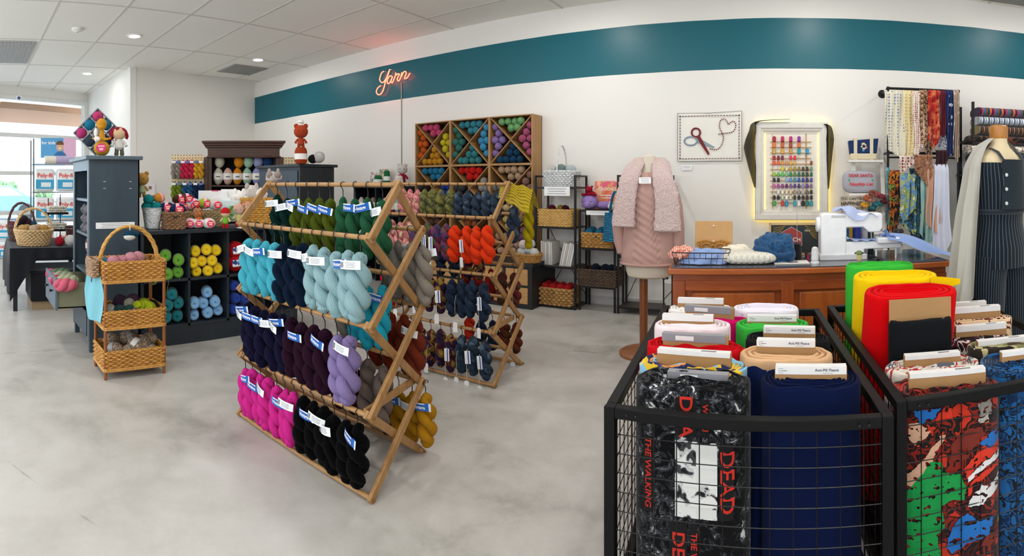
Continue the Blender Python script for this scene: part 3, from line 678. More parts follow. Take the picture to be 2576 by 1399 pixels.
# ================= black cube shelf on the left =================
BLK = '#202a32'
def blackwood(c=BLK, r=.45):
    return _blackwood(c, r)
@cached
def _blackwood(c, r):
    t = NT('painted black wood'); v = t.co(); n = t.noise(t.co(scale=(1, 1, .35)), 6, 4, .6); n2 = t.noise(v, 60, 2)
    k = lin(c); t.bump(n2.outputs['Fac'], .05, .003); return t.fin(t.mix(n.outputs['Fac'], tuple(x*.7 for x in k), tuple(x*1.6 for x in k)), r)
SX, SB = -4.47, -4.90
t = thing('cube_shelf', 'low black open cube shelf packed with round ended yarn skeins', 'shelf', (SX, 2.3, 0)); bw = blackwood('#1d262e')
def sb(x0, y0, z0, x1, y1, z1): return MB().box(x0-SX, y0-2.3, z0, x1-SX, y1-2.3, z1)
put(sb(SB, 1.5, 1.03, SX+.02, 3.24, 1.065), 'top', bw, t, bevel=.003)
put(sb(SB, 1.52, 0, SX-.01, 3.22, .17), 'plinth', bw, t)
for y in (1.52, 1.98, 2.39, 2.80, 3.21): put(sb(SB, y-.011, .17, SX, y+.011, 1.03), 'divider', bw, t)
for z in (.18, .60): put(sb(SB+.01, 1.52, z-.012, SX, 3.21, z+.012), 'shelf_board', bw, t)
put(sb(SB, 1.52, .17, SB+.01, 3.21, 1.03), 'back_panel', bw, t)
def sc_(px, py, zc): return ((px/2.498+340), (py/2.498+320))
cells_ = [('lime green', '#6fae3a', .056, [(211,812),(286,838),(170,865),(215,930),(289,918),(125,955)], (0, 1, 3)),
 ('bright yellow', '#f2cf14', .053, [(399,784),(463,772),(531,778),(378,855),(440,845),(497,840),(405,912),(471,905),(539,893)], ()),
 ('teal', '#17818c', .055, [(251,1056),(215,1125),(290,1112),(205,1198),(285,1193),(128,1236)], (4,)),
 ('sky blue', '#86b9e6', .054, [(474,1043),(385,1110),(449,1112),(515,1100),(388,1187),(469,1168),(540,1155)], ())]
for cn, c, r, pts, tails in cells_:
    for i, (a, b) in enumerate(pts):
        p = onX(a/2.498+340, b/2.498+320, SX-.03)
        L = .17; x = p.x-L/2+(.03 if i % 2 else 0)
        pos = '%s of the %s skeins in the black cube shelf' % (ORD[i], cn)
        row = 'top' if i < 3 and cn in ('bright yellow',) else ''
        ycake((x, p.y, p.z), L, r, c, '%s yarn skein, %s from the top left in its cube shelf cell' % (cn, ORD[i]), cn+' skeins in the cube shelf', (0, pi/2, -.38), None, i in tails)
for i, (a, b) in enumerate([(630, 1000), (640, 1080), (628, 1150), (690, 1010), (700, 1085), (690, 1155)]):
    p = onX(a/2.498+340, b/2.498+320, SX-.03); ycake((p.x-.13, p.y, p.z), .26, .054, '#1b3f9e', 'royal blue yarn skein, %s from the left top in the right cube shelf cell' % ORD[i], 'royal blue skeins in the cube shelf')
# red printed bags in third upper cell
for i, (a, b, h) in enumerate([(625, 780, .1), (622, 860, .1)]):
    p = onX(a/2.498+340, b/2.498+320, SX-.02); t = thing('yarn_bundle', 'red yarn bundle with a printed picture wrapper, %s in the cube shelf' % ('upper' if i == 0 else 'lower'), 'yarn', (p.x-.08, p.y+.05, p.z))
    put(MB().ell((0, 0, 0), (.09, .1, .09), 18, 12, jit=.1), 'wound_yarn', ballm('#cf1420'), t)
    put(MB().box(.07, -.07, -.03, .095, .02, .04), 'printed_wrapper', mottled(20, '#d22030', '#f2f2f2', '#2a3f8a', '#f0f0f0'), t, bevel=.01)
# ---- things on top of the cube shelf (top at 1.065) ----
TZ = 1.067
def top(px, py, z=TZ): return onZ(px, py, z)
# white ornate bucket with teal yarn
p = onR(383, 580, 4.97); p.z = TZ
t = thing('flower_bucket', 'white embossed metal bucket of teal yarn at the left end of the cube shelf', 'bucket', (p.x, p.y, TZ))
t2 = NT('embossed tin'); v = t2.co(); w = t2.wave(v, 14, 8, 3, 'RINGS', 'Z', 2); t2.bump(w.outputs['Fac'], .7, .01); wb = t2.fin('#dfe3e6', .5)
put(MB().lathe([(0, .002), (.072, .002), (.098, .19), (.104, .195), (.104, .2), (.096, .198), (.07, .01)], 28), 'pail', wb, t)
for i, (dx, dy, dz) in enumerate([(-.03, -.045, .205), (.02, .035, .205), (-.05, .05, .2), (-.02, -.03, .275)]):
    yball((p.x+dx, p.y+dy, TZ+dz), .052, '#139ca0', 'teal yarn ball in the white bucket, %s of four' % ['front left', 'front right', 'back right', 'topmost'][i], 'teal balls in the white bucket')
oval_skein((p.x-.04, p.y+.085, TZ+.285), -1.2, .12, .05, '#e39a3c', 'orange yarn skein with pink label leaning behind the teal balls', None)
# teddy standing on yarn next to tower
tp = onR(357, 498, 5.05)
doll('tan crocheted teddy bear with red scarf standing behind the bookcase corner', (tp.x, tp.y, tp.z), 1.15, 1.25, '#c99a52', None, '#b9c9a0', '#c08a48', None, None, '#c08a48', None, 'teddy bear', 'crocheted_bear', True, .05)
put(MB().tube([(.03*cos(a), .03*sin(a), 0) for a in [2*pi*i/14 for i in range(14)]], .011, 8, True), 'red_scarf', knit('#c41822', 240.), None, (tp.x, tp.y, tp.z+.122*1.25))
tag(bpy.data.objects['red_scarf'], 'red scarf around the neck of the tan teddy bear', 'scarf')
# brown seagrass box with navy yarn
p = onR(437, 575, 4.93)
basket('seagrass_basket', 'small square brown seagrass basket of navy yarn beside the white bucket', (p.x, p.y, TZ), pi/2-.15, .19, .17, .155, '#5a3d28', '#a8805a', 9, .04, .02, .028, 1.1, None, None, 1.3, True)
oval_skein((p.x+.01, p.y+.03, TZ+.185), 1.3, .17, .055, '#1b2c50', 'navy yarn skein with pink oval label in the small brown basket, front one', 'navy skeins in the small brown basket')
oval_skein((p.x-.05, p.y-.05, TZ+.2), 1.1, .16, .05, '#1b2c50', 'navy yarn skein with pink oval label behind in the small brown basket', 'navy skeins in the small brown basket')
# long seagrass basket
p = onR(510, 560, 5.18); bx, by = p.x, p.y
basket('seagrass_basket', 'long low seagrass basket of assorted yarn on the black cube shelf', (p.x, p.y, TZ), pi/2-.05, .46, .17, .15, '#6a5836', '#c0ab7c', 9, .05, .03, .03, 1.1, None, None, 1.3)
for i, (px, py, c, cn) in enumerate([(452, 502, '#4a2c26', 'dark brown'), (458, 520, '#e6e2dc', 'white'), (482, 517, '#f0d4c8', 'cream'), (487, 512, '#a8c8e0', 'pale blue'), (515, 512, '#a2b834', 'lime'), (541, 515, '#c9d6c8', 'mint grey'), (470, 500, '#5a3428', 'chestnut')]):
    q = onR(px, py, 5.17); oval_skein((q.x, q.y, q.z), 1.35, .15, .052, c, cn+' yarn skein with pink label in the long seagrass basket', 'skeins in the long seagrass basket')
# white skeins in front
for i, (px, py) in enumerate([(478, 567), (498, 564), (525, 563)]):
    q = onR(px, py, 4.98); oval_skein((q.x, q.y, TZ+.049), (.95, 1.1, 1.25)[i], .13, .049, '#f1efec', 'white yarn skein with red oval label at the shelf edge, %s of three' % ['left', 'middle', 'right'][i], 'white skeins on the shelf edge')
# head toy with orange nose on top of a white skein
q = onR(497, 553, 5.0); t = thing('crocheted_toy', 'brown crocheted head toy with orange nose sitting on a white skein', 'toy', (q.x, q.y, TZ+.095), 1.15)
put(MB().ell((0, 0, .055), (.048, .044, .058), 16, 12), 'face', knit('#b8805a', 240.), t)
put(MB().ell((0, .012, .072), (.05, .042, .05), 16, 12), 'hair', knit('#3a241c', 240.), t)
put(MB().ell((.022, -.05, .048), (.014, .018, .016), 10, 8), 'nose', knit('#e07a2c', 240.), t)
for s in (-1, 1): put(MB().ell((s*.05, 0, .04), (.012, .01, .018), 8, 6), 'ear', knit('#b8805a', 240.), t); put(MB().ell((s*.018+.008, -.043, .068), .005, 8, 6), 'eye', plain('#111111', .2), t)
put(MB().lathe([(0, .02), (.01, .016), (.018, 0), (.01, -.01)], 10, TR((0, -.02, .11))), 'comb', knit('#c42424', 240.), t)
put(MB().ell((.012, -.04, .0), (.028, .018, .014), 10, 8), 'bow_tie', knit('#e0702c', 240.), t)
# red hat doll, pair of dolls
q = onR(567, 574, 5.0); doll('small doll in a red knitted hat and lime dress standing on the cube shelf', (q.x, q.y, TZ), 1.05, 1.0, '#f0d2ac', '#c71c24', '#7cc23c', '#c01c24', '#f0d2ac')
q = onR(600, 560, 5.2); doll('pale crocheted doll in a yellow dress beside the pink hatted doll', (q.x, q.y, TZ), 1., 1.15, '#f0cdb8', '#e0b0a0', '#d8d488', '#d83848', '#f0cdb8')
q = onR(622, 560, 5.25); doll('crocheted doll with long brown hair and green dress by the rack corner', (q.x, q.y, TZ+.02), 1., 1.3, '#f0cdb8', '#e3a58c', '#1f8048', '#f0cdb8', '#f0cdb8', '#7a3a34')
q = onR(612, 574, 5.05); t = thing('glass_stand', 'round clear glass stand under the dolls on the cube shelf', 'stand', (q.x, q.y, TZ))
put(MB().lathe([(0, .0), (.07, 0), (.05, .006), (.015, .012)], 24), 'foot', plain('#e3e6e8', .15), t); put(MB().lathe([(.016, .008), (.016, .014), (0, .016)], 16), 'knob', plain('#d8dde0', .1), t)
# booklets / kits standing behind
def booklet(px, py, r, w, h, c, label, rz=1.1, pic=None, group=None):
    q = onR(px, py, r); t = thing('craft_kit', label, 'craft kit', (q.x, q.y, q.z), (-.12, 0, rz), group)
    put(MB().box(-w/2, -.006, 0, w/2, .006, h), 'cover', plain(c, .4), t, bevel=.002)
    if pic: put(MB().box(-w*.42, -.008, h*.08, w*.42, -.0065, h*.74), 'picture', pic, t)
    return t
sky = mottled(9, '#5d8f3a', '#9cc06a', '#8fd0e6', '#a6dcee', '#c8ecf6', lo=.35, hi=.65)
booklet(535, 545, 5.42, .30, .27, '#f0f0f0', 'white craft kit packet with a pink slotted hanger behind the seagrass basket', 1.05)
k = booklet(555, 560, 5.38, .2, .26, '#eef2f4', 'white craft booklet with blue and green landscape picture, left of two', 1.05, sky)
k = booklet(588, 558, 5.36, .26, .22, '#dceef2', 'craft booklet with a blue sky and tree cover, right of two', 1.05, sky)
q = onR(541, 480, 5.40); tag(put(MB().cb((0, -.01, 0), (.07, .004, .012)), 'hanger_slot', plain('#d42a70', .4), None, q, (0, 0, 1.05)), 'pink and black slot tab on the white craft kit packet', 'hanger tab')
booklet(575, 512, 5.5, .16, .15, '#f2f2f0', 'white round label card with an orange badge behind the booklets', 1.05)
# white plush hoods
for i, (px, py, s, c) in enumerate([(602, 500, 1., '#e9e6e2'), (633, 488, 1.1, '#c9c3bd'), (628, 508, 1.1, '#efedea'), (655, 492, .9, '#e2ded8')]):
    q = onR(px, py, 5.55); t = thing('plush_hood', '%s fluffy plush hood on the shelf, %s' % (['white', 'grey and white', 'large white', 'small cream'][i], ['leftmost', 'at the back', 'in the middle', 'rightmost'][i]), 'plush toy', q, 1.1, 'fluffy plush hoods')
    m = MB(); m.ell((0, 0, 0), (.085*s, .07, .085*s), 16, 12, jit=.25, seed=i)
    put(m, 'fluffy_body', fleece(c), t)
    for sd in (-1, 1): put(MB().ell((sd*.045*s, -.02, .07*s), (.025, .018, .04), 10, 8, jit=.2), 'ear', fleece('#b8b0aa' if i % 2 else c), t)
q = onR(646, 590, 5.35); t = basket('wicker_basket', 'tall golden wicker basket on the right end of the cube shelf behind the rack', (q.x, q.y, TZ), 1.1, .32, .26, .27, '#a06c22', '#e0ac50', 13, .12, .03, .03)
# ================= tall black bookcase =================
X0, X1, Y0, Y1, ZT = -5.2, -4.5, 1.04, 1.5, 1.74
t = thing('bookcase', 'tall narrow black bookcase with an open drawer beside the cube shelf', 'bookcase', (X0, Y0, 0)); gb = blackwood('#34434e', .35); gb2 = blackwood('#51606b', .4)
def tb(x0, y0, z0, x1, y1, z1): return MB().box(x0-X0, y0-Y0, z0, x1-X0, y1-Y0, z1)
put(tb(X1-.03, Y0, .1, X1, Y1, ZT-.035), 'side_panel', gb, t); put(tb(X0, Y0, .1, X0+.03, Y1, ZT-.035), 'side_panel', gb, t)
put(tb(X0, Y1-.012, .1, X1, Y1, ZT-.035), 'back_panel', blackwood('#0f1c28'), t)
put(tb(X0-.04, Y0-.045, ZT-.035, X1+.045, Y1+.02, ZT), 'top', gb2, t, bevel=.006)
for z in (.115, .36, .67, 1.02, 1.34): put(tb(X0+.03, Y0+.01, z-.012, X1-.03, Y1, z+.012), 'shelf_board', gb2, t)
for x in (X0+.0, X1-.055): put(tb(x, Y0-.012, .1, x+.055, Y0, ZT-.035), 'front_stile', gb2, t)
put(tb(X0+.05, Y0-.012, ZT-.13, X1-.05, Y0, ZT-.035), 'front_rail', gb2, t)
for x in (X0+.01, X1-.05):
    for y in (Y0, Y1-.05): put(tb(x, y, 0, x+.045, y+.045, .11), 'leg', gb, t)
put(tb(X0+.06, Y0-.02, .13, X1-.06, Y0-.008, .35), 'drawer', gb, t)
dr = put(tb(X0+.05, Y0-.30, .375, X1-.05, Y0-.275, .655), 'drawer', gb2, t, bevel=.003); dr['label'] = 'open drawer pulled out towards the front'
dm = plain('#7c7f66', .6); dx0, dx1, dy0, dy1 = X0+.065, X1-.065, Y0-.277, Y0+.1
for a in (tb(dx0, dy0, .39, dx0+.014, dy1, .61), tb(dx1-.014, dy0, .39, dx1, dy1, .61), tb(dx0, dy0, .39, dx1, dy1, .40), tb(dx0, dy1-.01, .39, dx1, dy1, .61)): put(a, 'drawer_side', dm, dr)
for x in (-4.98, -4.72): put(MB().lathe([(0, .03), (.012, .028), (.016, .018), (.007, .008), (.007, 0)], 14, TR((x-X0, -.3, .52), pi/2)), 'knob', plain('#2e2a28', .35, .6), dr)
# holes with pegs on side panel
for px, py in ((263, 457), (263, 474), (328, 457), (328, 474)):
    q = onX(px, py, X1); put(MB().cb((0, 0, 0), (.004, .022, .006)), 'shelf_pin', plain('#cfd6da', .3, .6), t, q-t.location)
# contents
for i in range(9):
    x = -4.60-.13*(i % 3); z = 1.02+.062+.085*(i//3); y = 1.13
    t2 = thing('yarn_skein', 'grey yarn skein in the bookcase, row %s up, %s from the right' % (ORD[i//3], ORD[i % 3]), 'yarn', (x, y, z), (pi/2, 0, rnd.uniform(-.2, .2)), 'grey skeins in the bookcase')
    put(hank(i % 3, .22, 1.25), 'twisted_yarn', yarn('#77757a'), t2, (0, 0, .1))
yball((-4.565, 1.08, 1.08), .05, '#3f9cba', 'small turquoise yarn ball at the edge of the bookcase shelf', None)
for i in range(6):
    x = -4.60-.13*(i % 3); z = .682+.075+.15*(i//3); y = 1.14
    ycake((x, y, z), .15, .058, ['#7c2c40', '#8a4a50'][i % 2], 'wine yarn skein with cream band, %s row, %s from the right' % (['lower', 'upper'][i//3], ORD[i % 3]), 'wine skeins in the bookcase', (0, 0, 0), '#cbb9a4')
for i, (c, cn) in enumerate([('#d8577e', 'pink'), ('#5c7a5c', 'sage'), ('#e27a98', 'rose'), ('#9aa08a', 'grey green'), ('#c23c58', 'raspberry'), ('#a8b090', 'pale olive'), ('#d86a80', 'salmon')]):
    t2 = thing('yarn_skein', cn+' twisted skein lying in the open drawer', 'yarn', (-5.05+.085*i, .83+.03*(i % 2), .60+.02*(i % 2)), (pi/2, .3*(i % 2)-.1, rnd.uniform(-.4, .4)), 'skeins in the open drawer')
    put(hank(i % 4, .22, 1.35), 'twisted_yarn', yarn(c), t2, (0, 0, .11))
q = onX(290, 567, X1); paper_sign('white paper sign taped to the side of the black bookcase', (X1+.004, q.y, q.z), pi/2, .36, .055, 3)
# diamond display on the bookcase
Dc = Vector((-4.97, 1.235, ZT+.24)); t = thing('diamond_display', 'grey diamond shaped wooden yarn display on top of the bookcase', 'display', (Dc.x, Dc.y, ZT), pi/2-.32)
s_ = .335; gm = plain('#8a9299', .5); dm_ = MB
R45 = Matrix.Translation((0, 0, .24)) @ Matrix.Rotation(pi/4, 4, 'Y')
for k in range(4): 
    v = -s_/2+s_*k/3
    put(MB().box(v-.005, -.09, -s_/2, v+.005, .09, s_/2, R45), 'board', gm, t); put(MB().box(-s_/2, -.09, v-.005, s_/2, .09, v+.005, R45), 'board', gm, t)
dc = {(0, 2): ('#de4a86', 'pink', 'top'), (0, 1): ('#1f86ad', 'teal blue', 'upper left'), (0, 0): ('#d8458a', 'magenta', 'left'), (1, 0): ('#3c4c5e', 'dark grey', 'lower left'), (2, 0): ('#4a5866', 'charcoal', 'bottom'), (1, 1): ('#a8aeb0', 'pale grey', 'centre'), (1, 2): ('#1e7ea0', 'blue', 'upper right'), (2, 2): ('#a02c60', 'plum', 'right'), (2, 1): ('#1c3048', 'navy', 'lower right')}
mw = Matrix.Translation(Vector((Dc.x, Dc.y, ZT))) @ Matrix.Rotation(pi/2-.32, 4, 'Z') @ R45
for (i, j), (c, cn, w_) in dc.items():
    # i runs down-right in the diamond, j up-right
    lx = -s_/2+s_*(i+.5)/3; lz = -s_/2+s_*(j+.5)/3
    q = mw @ Vector((lx, -.07, lz)); yball(q, .054, c, '%s yarn ball in the %s cell of the diamond display' % (cn, w_), 'balls in the diamond display', .98)
# orange toy on a yellow skein, red haired doll
q = onR(256, 392, 4.72); t = thing('yarn_skein', 'mustard yarn ball with round pink label standing on the bookcase', 'yarn', (q.x, q.y, ZT), 1.25)
put(MB().ell((0, 0, .07), (.073, .06, .07), 20, 14), 'wound_yarn', ballm('#cf9a2c'), t)
o = put(MB().prism([(.045*cos(2*pi*i/28), .072+.04*sin(2*pi*i/28)) for i in range(28)], .006, TR((0, -.062, 0))), 'round_label', plain('#d8286c', .5), t)
put(MB().box(-.03, -.068, .08, .03, -.0655, .092).box(-.018, -.068, .05, .018, -.0655, .07), 'printed_lines', plain('#f2b8c8', .5), o)
def orange_toy(loc):
    t = thing('crocheted_creature', 'orange crocheted creature with big head sitting on the mustard yarn ball', 'toy', loc, 1.25); t.scale = (.85, .85, .85); kn = knit('#d8982e', 220.)
    m = MB(); m.ell((0, 0, .185), (.056, .05, .058), 18, 12); m.ell((0, -.012, .15), (.048, .045, .03), 16, 10); put(m, 'head', kn, t)
    put(MB().lathe([(0, .125), (.022, .12), (.03, .07), (.045, .02), (.03, 0), (0, 0)], 16), 'body', kn, t)
    for s in (-1, 1): put(MB().tube([(s*.02, -.02, .02), (s*.06, -.04, .018), (s*.1, -.035, .03)], [.016, .013, .009], 8), 'arm', kn, t)
    put(MB().ell((-.06, -.02, .09), (.022, .018, .05), 12, 8, jit=.3), 'white_ruffle', fleece('#e6e4de'), t); put(MB().ell((-.045, -.04, .02), (.038, .025, .026), 12, 8, jit=.4, seed=3), 'white_ruffle', fleece('#eceae4'), t)
orange_toy((q.x, q.y, ZT+.135))
q = onR(300, 393, 4.8); doll('red haired crocheted doll with grey shorts and red scarf sitting on the bookcase', (q.x, q.y, ZT-.0), 1.25, 1.45, '#e8c8a0', None, '#e8e6e0', '#6c6a58', '#e8e6e0', '#a8283a', None, None, 'doll', 'crocheted_doll', False, .04)
# ================= three tier wicker stand =================
FX, F0, F1 = -3.84, 1.0, 1.50       # front plane, sides
ty, tx = (F0+F1)/2, FX-.17
t = thing('wicker_stand', 'three tier wicker stand with arched handle in front of the black bookcase', 'stand', (tx, ty, 0), pi/2+.0)
wk = wicker('#9a6526', '#dba24e'); W_, D_ = F1-F0, .34
for z0, h, nm in ((.74, .15, 'top'), (.385, .13, 'middle'), (.07, .14, 'bottom')):
    o = put(weave_mesh(W_, D_, h, 9, .02, .02, .034, 1.0, True, 1.3), 'basket_tier', wk, t, (0, 0, z0)); o['label'] = nm+' wicker tray'
    put(MB().box(-W_/2+.01, -D_/2+.01, z0, W_/2-.01, D_/2-.01, z0+.012), 'tray_base', wicker('#6a4418', '#a87434'), t)
    m = MB()
    for q in range(2): m.tube([(x*1.01, y*1.01, z0-.004+.012*q) for x, y, _, _ in rrect(W_, D_, .02, 60)], .008, 6, True)
    put(m, 'bottom_binding', wicker('#a8712c', '#e0aa56'), t)
for sx in (-1, 1):
    for sy in (-1, 1):
        put(MB().tube([(sx*(W_/2-.012), sy*(D_/2-.012), 0), (sx*(W_/2-.012), sy*(D_/2-.012), .1), (sx*(W_/2-.012), sy*(D_/2-.012), .89)], [.012, .014, .014], 10), 'post', plain('#8a4f1e', .4), t)
m = MB()
for ph in (0, 2.1, 4.2):
    m.tube([Vector((-(W_/2-.01)*cos(pi*i/40), 0, .86+.29*sin(pi*i/40)))+Vector((.009*cos(i*.7+ph), .009*sin(i*.7+ph), .005*cos(i*.7+ph))) for i in range(41)], .011, 7)
put(m, 'arched_handle', wicker('#b07a30', '#dcae5c'), t)
m = MB()
for s in (-1, 1):
    m = MB()
    for k in range(9): m.tube([(s*(W_/2-.008)+.02*cos(a), .02*sin(a), .84+.009*k) for a in [2*pi*i/10 for i in range(10)]], .005, 5, True)
    put(m, 'handle_wrapping', wicker('#b07a30', '#dcae5c'), t)
def st(u, v, z): return Vector((tx-v, ty+u, z))   # u along the width (+ = right in photo), v depth to the back
for i, (u, v, z, r, c, cn) in enumerate([(-.15, -.06, .885, .05, '#e8a0ac', 'pink'), (-.07, -.04, .885, .048, '#e59aa8', 'pink'), (.0, -.05, .90, .055, '#eba2ae', 'pink'), (.07, -.02, .90, .055, '#eaa6b0', 'pink'), (.13, .02, .87, .05, '#a8804e', 'tan'), (-.2, .05, .87, .04, '#4c9cc0', 'blue')]):
    yball(st(u, v, z), r, c, '%s yarn ball in the top tray of the wicker stand, %s from the left' % (cn, ORD[i] if i < 5 else 'outermost'), 'balls in the top wicker tray')
for i, (u, v, z, r, c, cn) in enumerate([(-.17, -.05, .50, .055, '#cdd0c8', 'pale grey'), (-.11, -.09, .5, .055, '#1e4644', 'dark green'), (-.03, -.1, .5, .05, '#23504c', 'bottle green'), (.0, .0, .53, .05, '#c8c4b0', 'cream'), (.0, -.13, .5, .03, '#8a4a90', 'violet'), (-.06, .06, .54, .06, '#4c3550', 'dusky purple'), (.05, .06, .54, .06, '#5a3d58', 'mauve'), (.19, -.02, .51, .05, '#15161e', 'black')]):
    yball(st(u, v, z), r, c, '%s yarn ball in the middle tray of the wicker stand' % cn, 'balls in the middle wicker tray')
for i, (u, v, z) in enumerate([(.06, -.08, .525), (.11, -.06, .535), (.14, -.1, .515)]):
    t2 = thing('yarn_skein', 'chartreuse crumpled skein in the middle wicker tray, %s' % ['left', 'middle', 'right'][i], 'yarn', st(u, v, z), (1.4, .4*i, 1.), 'chartreuse skeins in the middle wicker tray'); put(hank(i, .16, 1.0), 'twisted_yarn', yarn('#9aa820'), t2, (0, 0, .08))
for i, (u, v, z, r) in enumerate([(-.15, -.08, .2, .06), (-.13, .05, .24, .06), (-.04, -.1, .18, .055), (.03, -.07, .22, .05), (.0, .05, .25, .055), (.1, -.06, .22, .06), (.17, 0, .23, .06), (.14, -.1, .17, .05), (.06, .08, .22, .06)]):
    t2 = thing('yarn_skein', 'brown tweed yarn skein in the bottom wicker tray, %s' % ['left front', 'left back', 'left of middle', 'middle front with white band', 'middle back with grey band', 'right of middle', 'right back', 'right front', 'centre back'][i], 'yarn', st(u, v, z), (0, .5*(i % 3)-.4, .8+i), 'brown tweed skeins')
    put(shared(('oval', .15, .055), lambda: MB().ell((0, 0, 0), (.075, .055, .055), 22, 14, jit=.04)), 'wound_yarn', mottled(90, '#5a4a42', '#84725f', '#a8967e', lo=.3, hi=.7), t2)
    if i in (3, 4, 0): put(shared(('band2',), lambda: MB().lathe([(.0555, -.022), (.057, 0), (.0555, .022)], 20, Matrix.Rotation(pi/2, 4, 'Y'))), 'paper_band', plain('#dcdcd8' if i == 3 else '#9a9a9a', .6), t2)
# whale hanging from the handle
q = st(0, -.02, 1.085); t = thing('crocheted_whale', 'navy and white crocheted whale hanging from the wicker stand handle', 'toy', q, pi/2)
put(MB().ell((0, 0, 0), (.055, .035, .038), 18, 12), 'back', knit('#0f3f56', 240.), t)
put(MB().ell((-.004, -.004, -.014), (.05, .034, .03), 18, 12), 'belly', knit('#e8e6de', 240.), t)
put(MB().tube([(.045, 0, -.005), (.07, 0, .006), (.08, 0, .02)], [.016, .01, .012], 8), 'tail', knit('#0f3f56', 240.), t)
put(MB().tube([(0, 0, .035), (0, 0, .075)], .004, 6), 'white_loop', plain('#e8e6e0', .8), t)
# light blue knitted vest on the left side of the stand
def vest():
    m = MB()
    def f(u, v):
        w = .055+.065*min(1, v*2.2)-.03*max(0, v-.75)*3; x = (u-.5)*2*w; z = -.40*v
        return (x, -.012-.012*cos(u*9+v*3)-.01*sin(u*pi), z)
    m.grid(f, 16, 18); m.grid(lambda u, v: (f(u, v)[0], -f(u, v)[1], f(u, v)[2]), 16, 18); return m
t = thing('knitted_vest', 'pale blue knitted garment hanging from the left side of the wicker stand', 'garment', (FX-.16, F0-.035, .825), pi/2-1.3)
put(vest(), 'knitted_body', knit('#8ed3e2', 170.), t, (0, 0, 0), (0, .0, 0), (1.25, 1, 1))
put(MB().tube([(0, -.026, -.03), (.003, -.03, -.1)], .007, 8), 'dark_button_band', plain('#1f4a5e', .6), t)
q = Vector((FX-.1, F0-.012, .78)); basket('wicker_hanger', 'small brown wicker holder at the left end of the stand top', (FX-.17, F0-.05, .77), 0, .2, .055, .13, '#6a4a30', '#c8a888', 7, .0, .02, .02)
# ================= window side table =================
t = thing('side_table', 'dark table under a black cloth by the shop window', 'table', (-6.6, .9, 0)); bl = plain('#14171c', .5)
put(MB().box(-.52, -.42, .70, .52, .5, .735), 'tabletop', bl, t)
for sx in (-.48, .48):
    for sy in (-.38, .46): put(MB().box(sx-.025, sy-.025, 0, sx+.025, sy+.025, .70), 'leg', bl, t)
put(MB().box(.44, -.38, .58, .47, .46, .70), 'apron', bl, t)
def tcloth():
    m = MB(); hw, hd = .55, .47
    def f(u, v):
        x = (u-.5)*2*(hw+.0); y = (v-.5)*2*(hd+.45)
        z = .742; yy = y
        if abs(y) > hd-.03:
            e = abs(y)-(hd-.03); yy = (hd-.03+.03*min(1, e*8)+.02*sin(u*19)*min(1, e*4))*(1 if y > 0 else -1); z = .742-e*(1.15 if y < 0 else .35)+.01*sin(u*13)
        return (x, yy+.02, z)
    m.grid(f, 40, 34)
    def g(u, v):
        y = (u-.5)*2*hd; dr = .12+(.5*max(0, .35-u)**1.0/.35); return (hw+.012+.018*sin(u*31)*v, y+.02, .742-v*dr)
    m.grid(g, 40, 8); return m
tag(put(tcloth(), 'black_tablecloth', cloth('#15181f'), None, (-6.6, .9, 0)), 'black cloth draped over the table by the window', 'tablecloth')
t = thing('storage_box', 'low black cloth covered box under the window table', 'box', (-6.4, 1.0, 0)); put(MB().box(-.3, -.3, .1, .3, .38, .45), 'box_body', cloth('#14161b'), t, bevel=.02); put(MB().box(-.31, -.31, .44, .31, .39, .47), 'lid', cloth('#181b22'), t, bevel=.01)
tag(put(MB().box(-.25, -.3, .0, .25, .35, .1), 'cardboard_tray', plain('#a08868', .8), None, (-6.4, 1.02, 0)), 'brown cardboard tray on the floor under the black box', 'tray')
TT = .747
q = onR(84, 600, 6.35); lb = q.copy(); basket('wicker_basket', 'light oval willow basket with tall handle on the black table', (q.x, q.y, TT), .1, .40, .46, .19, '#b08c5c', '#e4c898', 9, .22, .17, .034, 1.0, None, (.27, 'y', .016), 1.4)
for i, (dy, dx) in enumerate([(-.13, 0), (0, .03), (.13, 0), (.07, -.08), (-.07, -.08)]):
    yball((q.x+dx, q.y+dy, TT+.19), .062, ['#d8b070', '#dcbfa0', '#c99850', '#d4b48c', '#c8a060'][i], '%s yarn ball in the light willow basket, %s' % (['honey', 'blush', 'amber', 'sand', 'gold'][i], ['left', 'middle', 'right', 'back right', 'back left'][i]), 'balls in the light willow basket')
q = onR(60, 585, 6.85); basket('wicker_basket', 'dark wicker basket with round hoop handle behind the light basket', (q.x, q.y-.03, TT), .1, .3, .36, .2, '#33211f', '#6b4a42', 8, .2, .14, .034, 1.0, None, (.31, 'y', .016), 1.4)
for i, (dy, dz, c, cn) in enumerate([(-.12, .0, '#7a4a58', 'dusty wine'), (-.03, .03, '#23242e', 'charcoal'), (.08, .03, '#40202c', 'dark wine'), (.15, 0, '#31586e', 'steel blue'), (.03, .07, '#2a1c28', 'aubergine')]):
    yball((q.x, q.y+dy-.03, TT+.2+dz), .062, c, cn+' yarn ball in the dark hoop handled basket', 'balls in the dark basket')
q = onR(163, 608, 6.1); yball((-6.17, 1.19, TT+.06), .075, '#dcdad4', 'white and pale blue yarn ball at the right end of the black table', None)
yball((-6.2, 1.06, TT+.05), .06, '#b31c2c', 'red yarn ball between the baskets and the white ball', None); yball((-6.35, 1.28, TT+.06), .07, '#b83040', 'crimson yarn ball behind the white ball on the black table', None)
q = onR(168, 592, 6.6); t = thing('metal_pot', 'brown metal pot at the back right of the black table', 'pot', (-6.6, 1.3, TT)); put(MB().lathe([(0, 0), (.075, 0), (.1, .19), (.108, .195), (.108, .2), (.098, .2), (.07, .01)], 24), 'pail', plain('#5a3a34', .35, .4), t); put(MB().tube([(.106*cos(a), .106*sin(a), .17) for a in [2*pi*i/20 for i in range(20)]], .004, 6, True), 'rim_wire', plain('#777777', .3, .8), t)
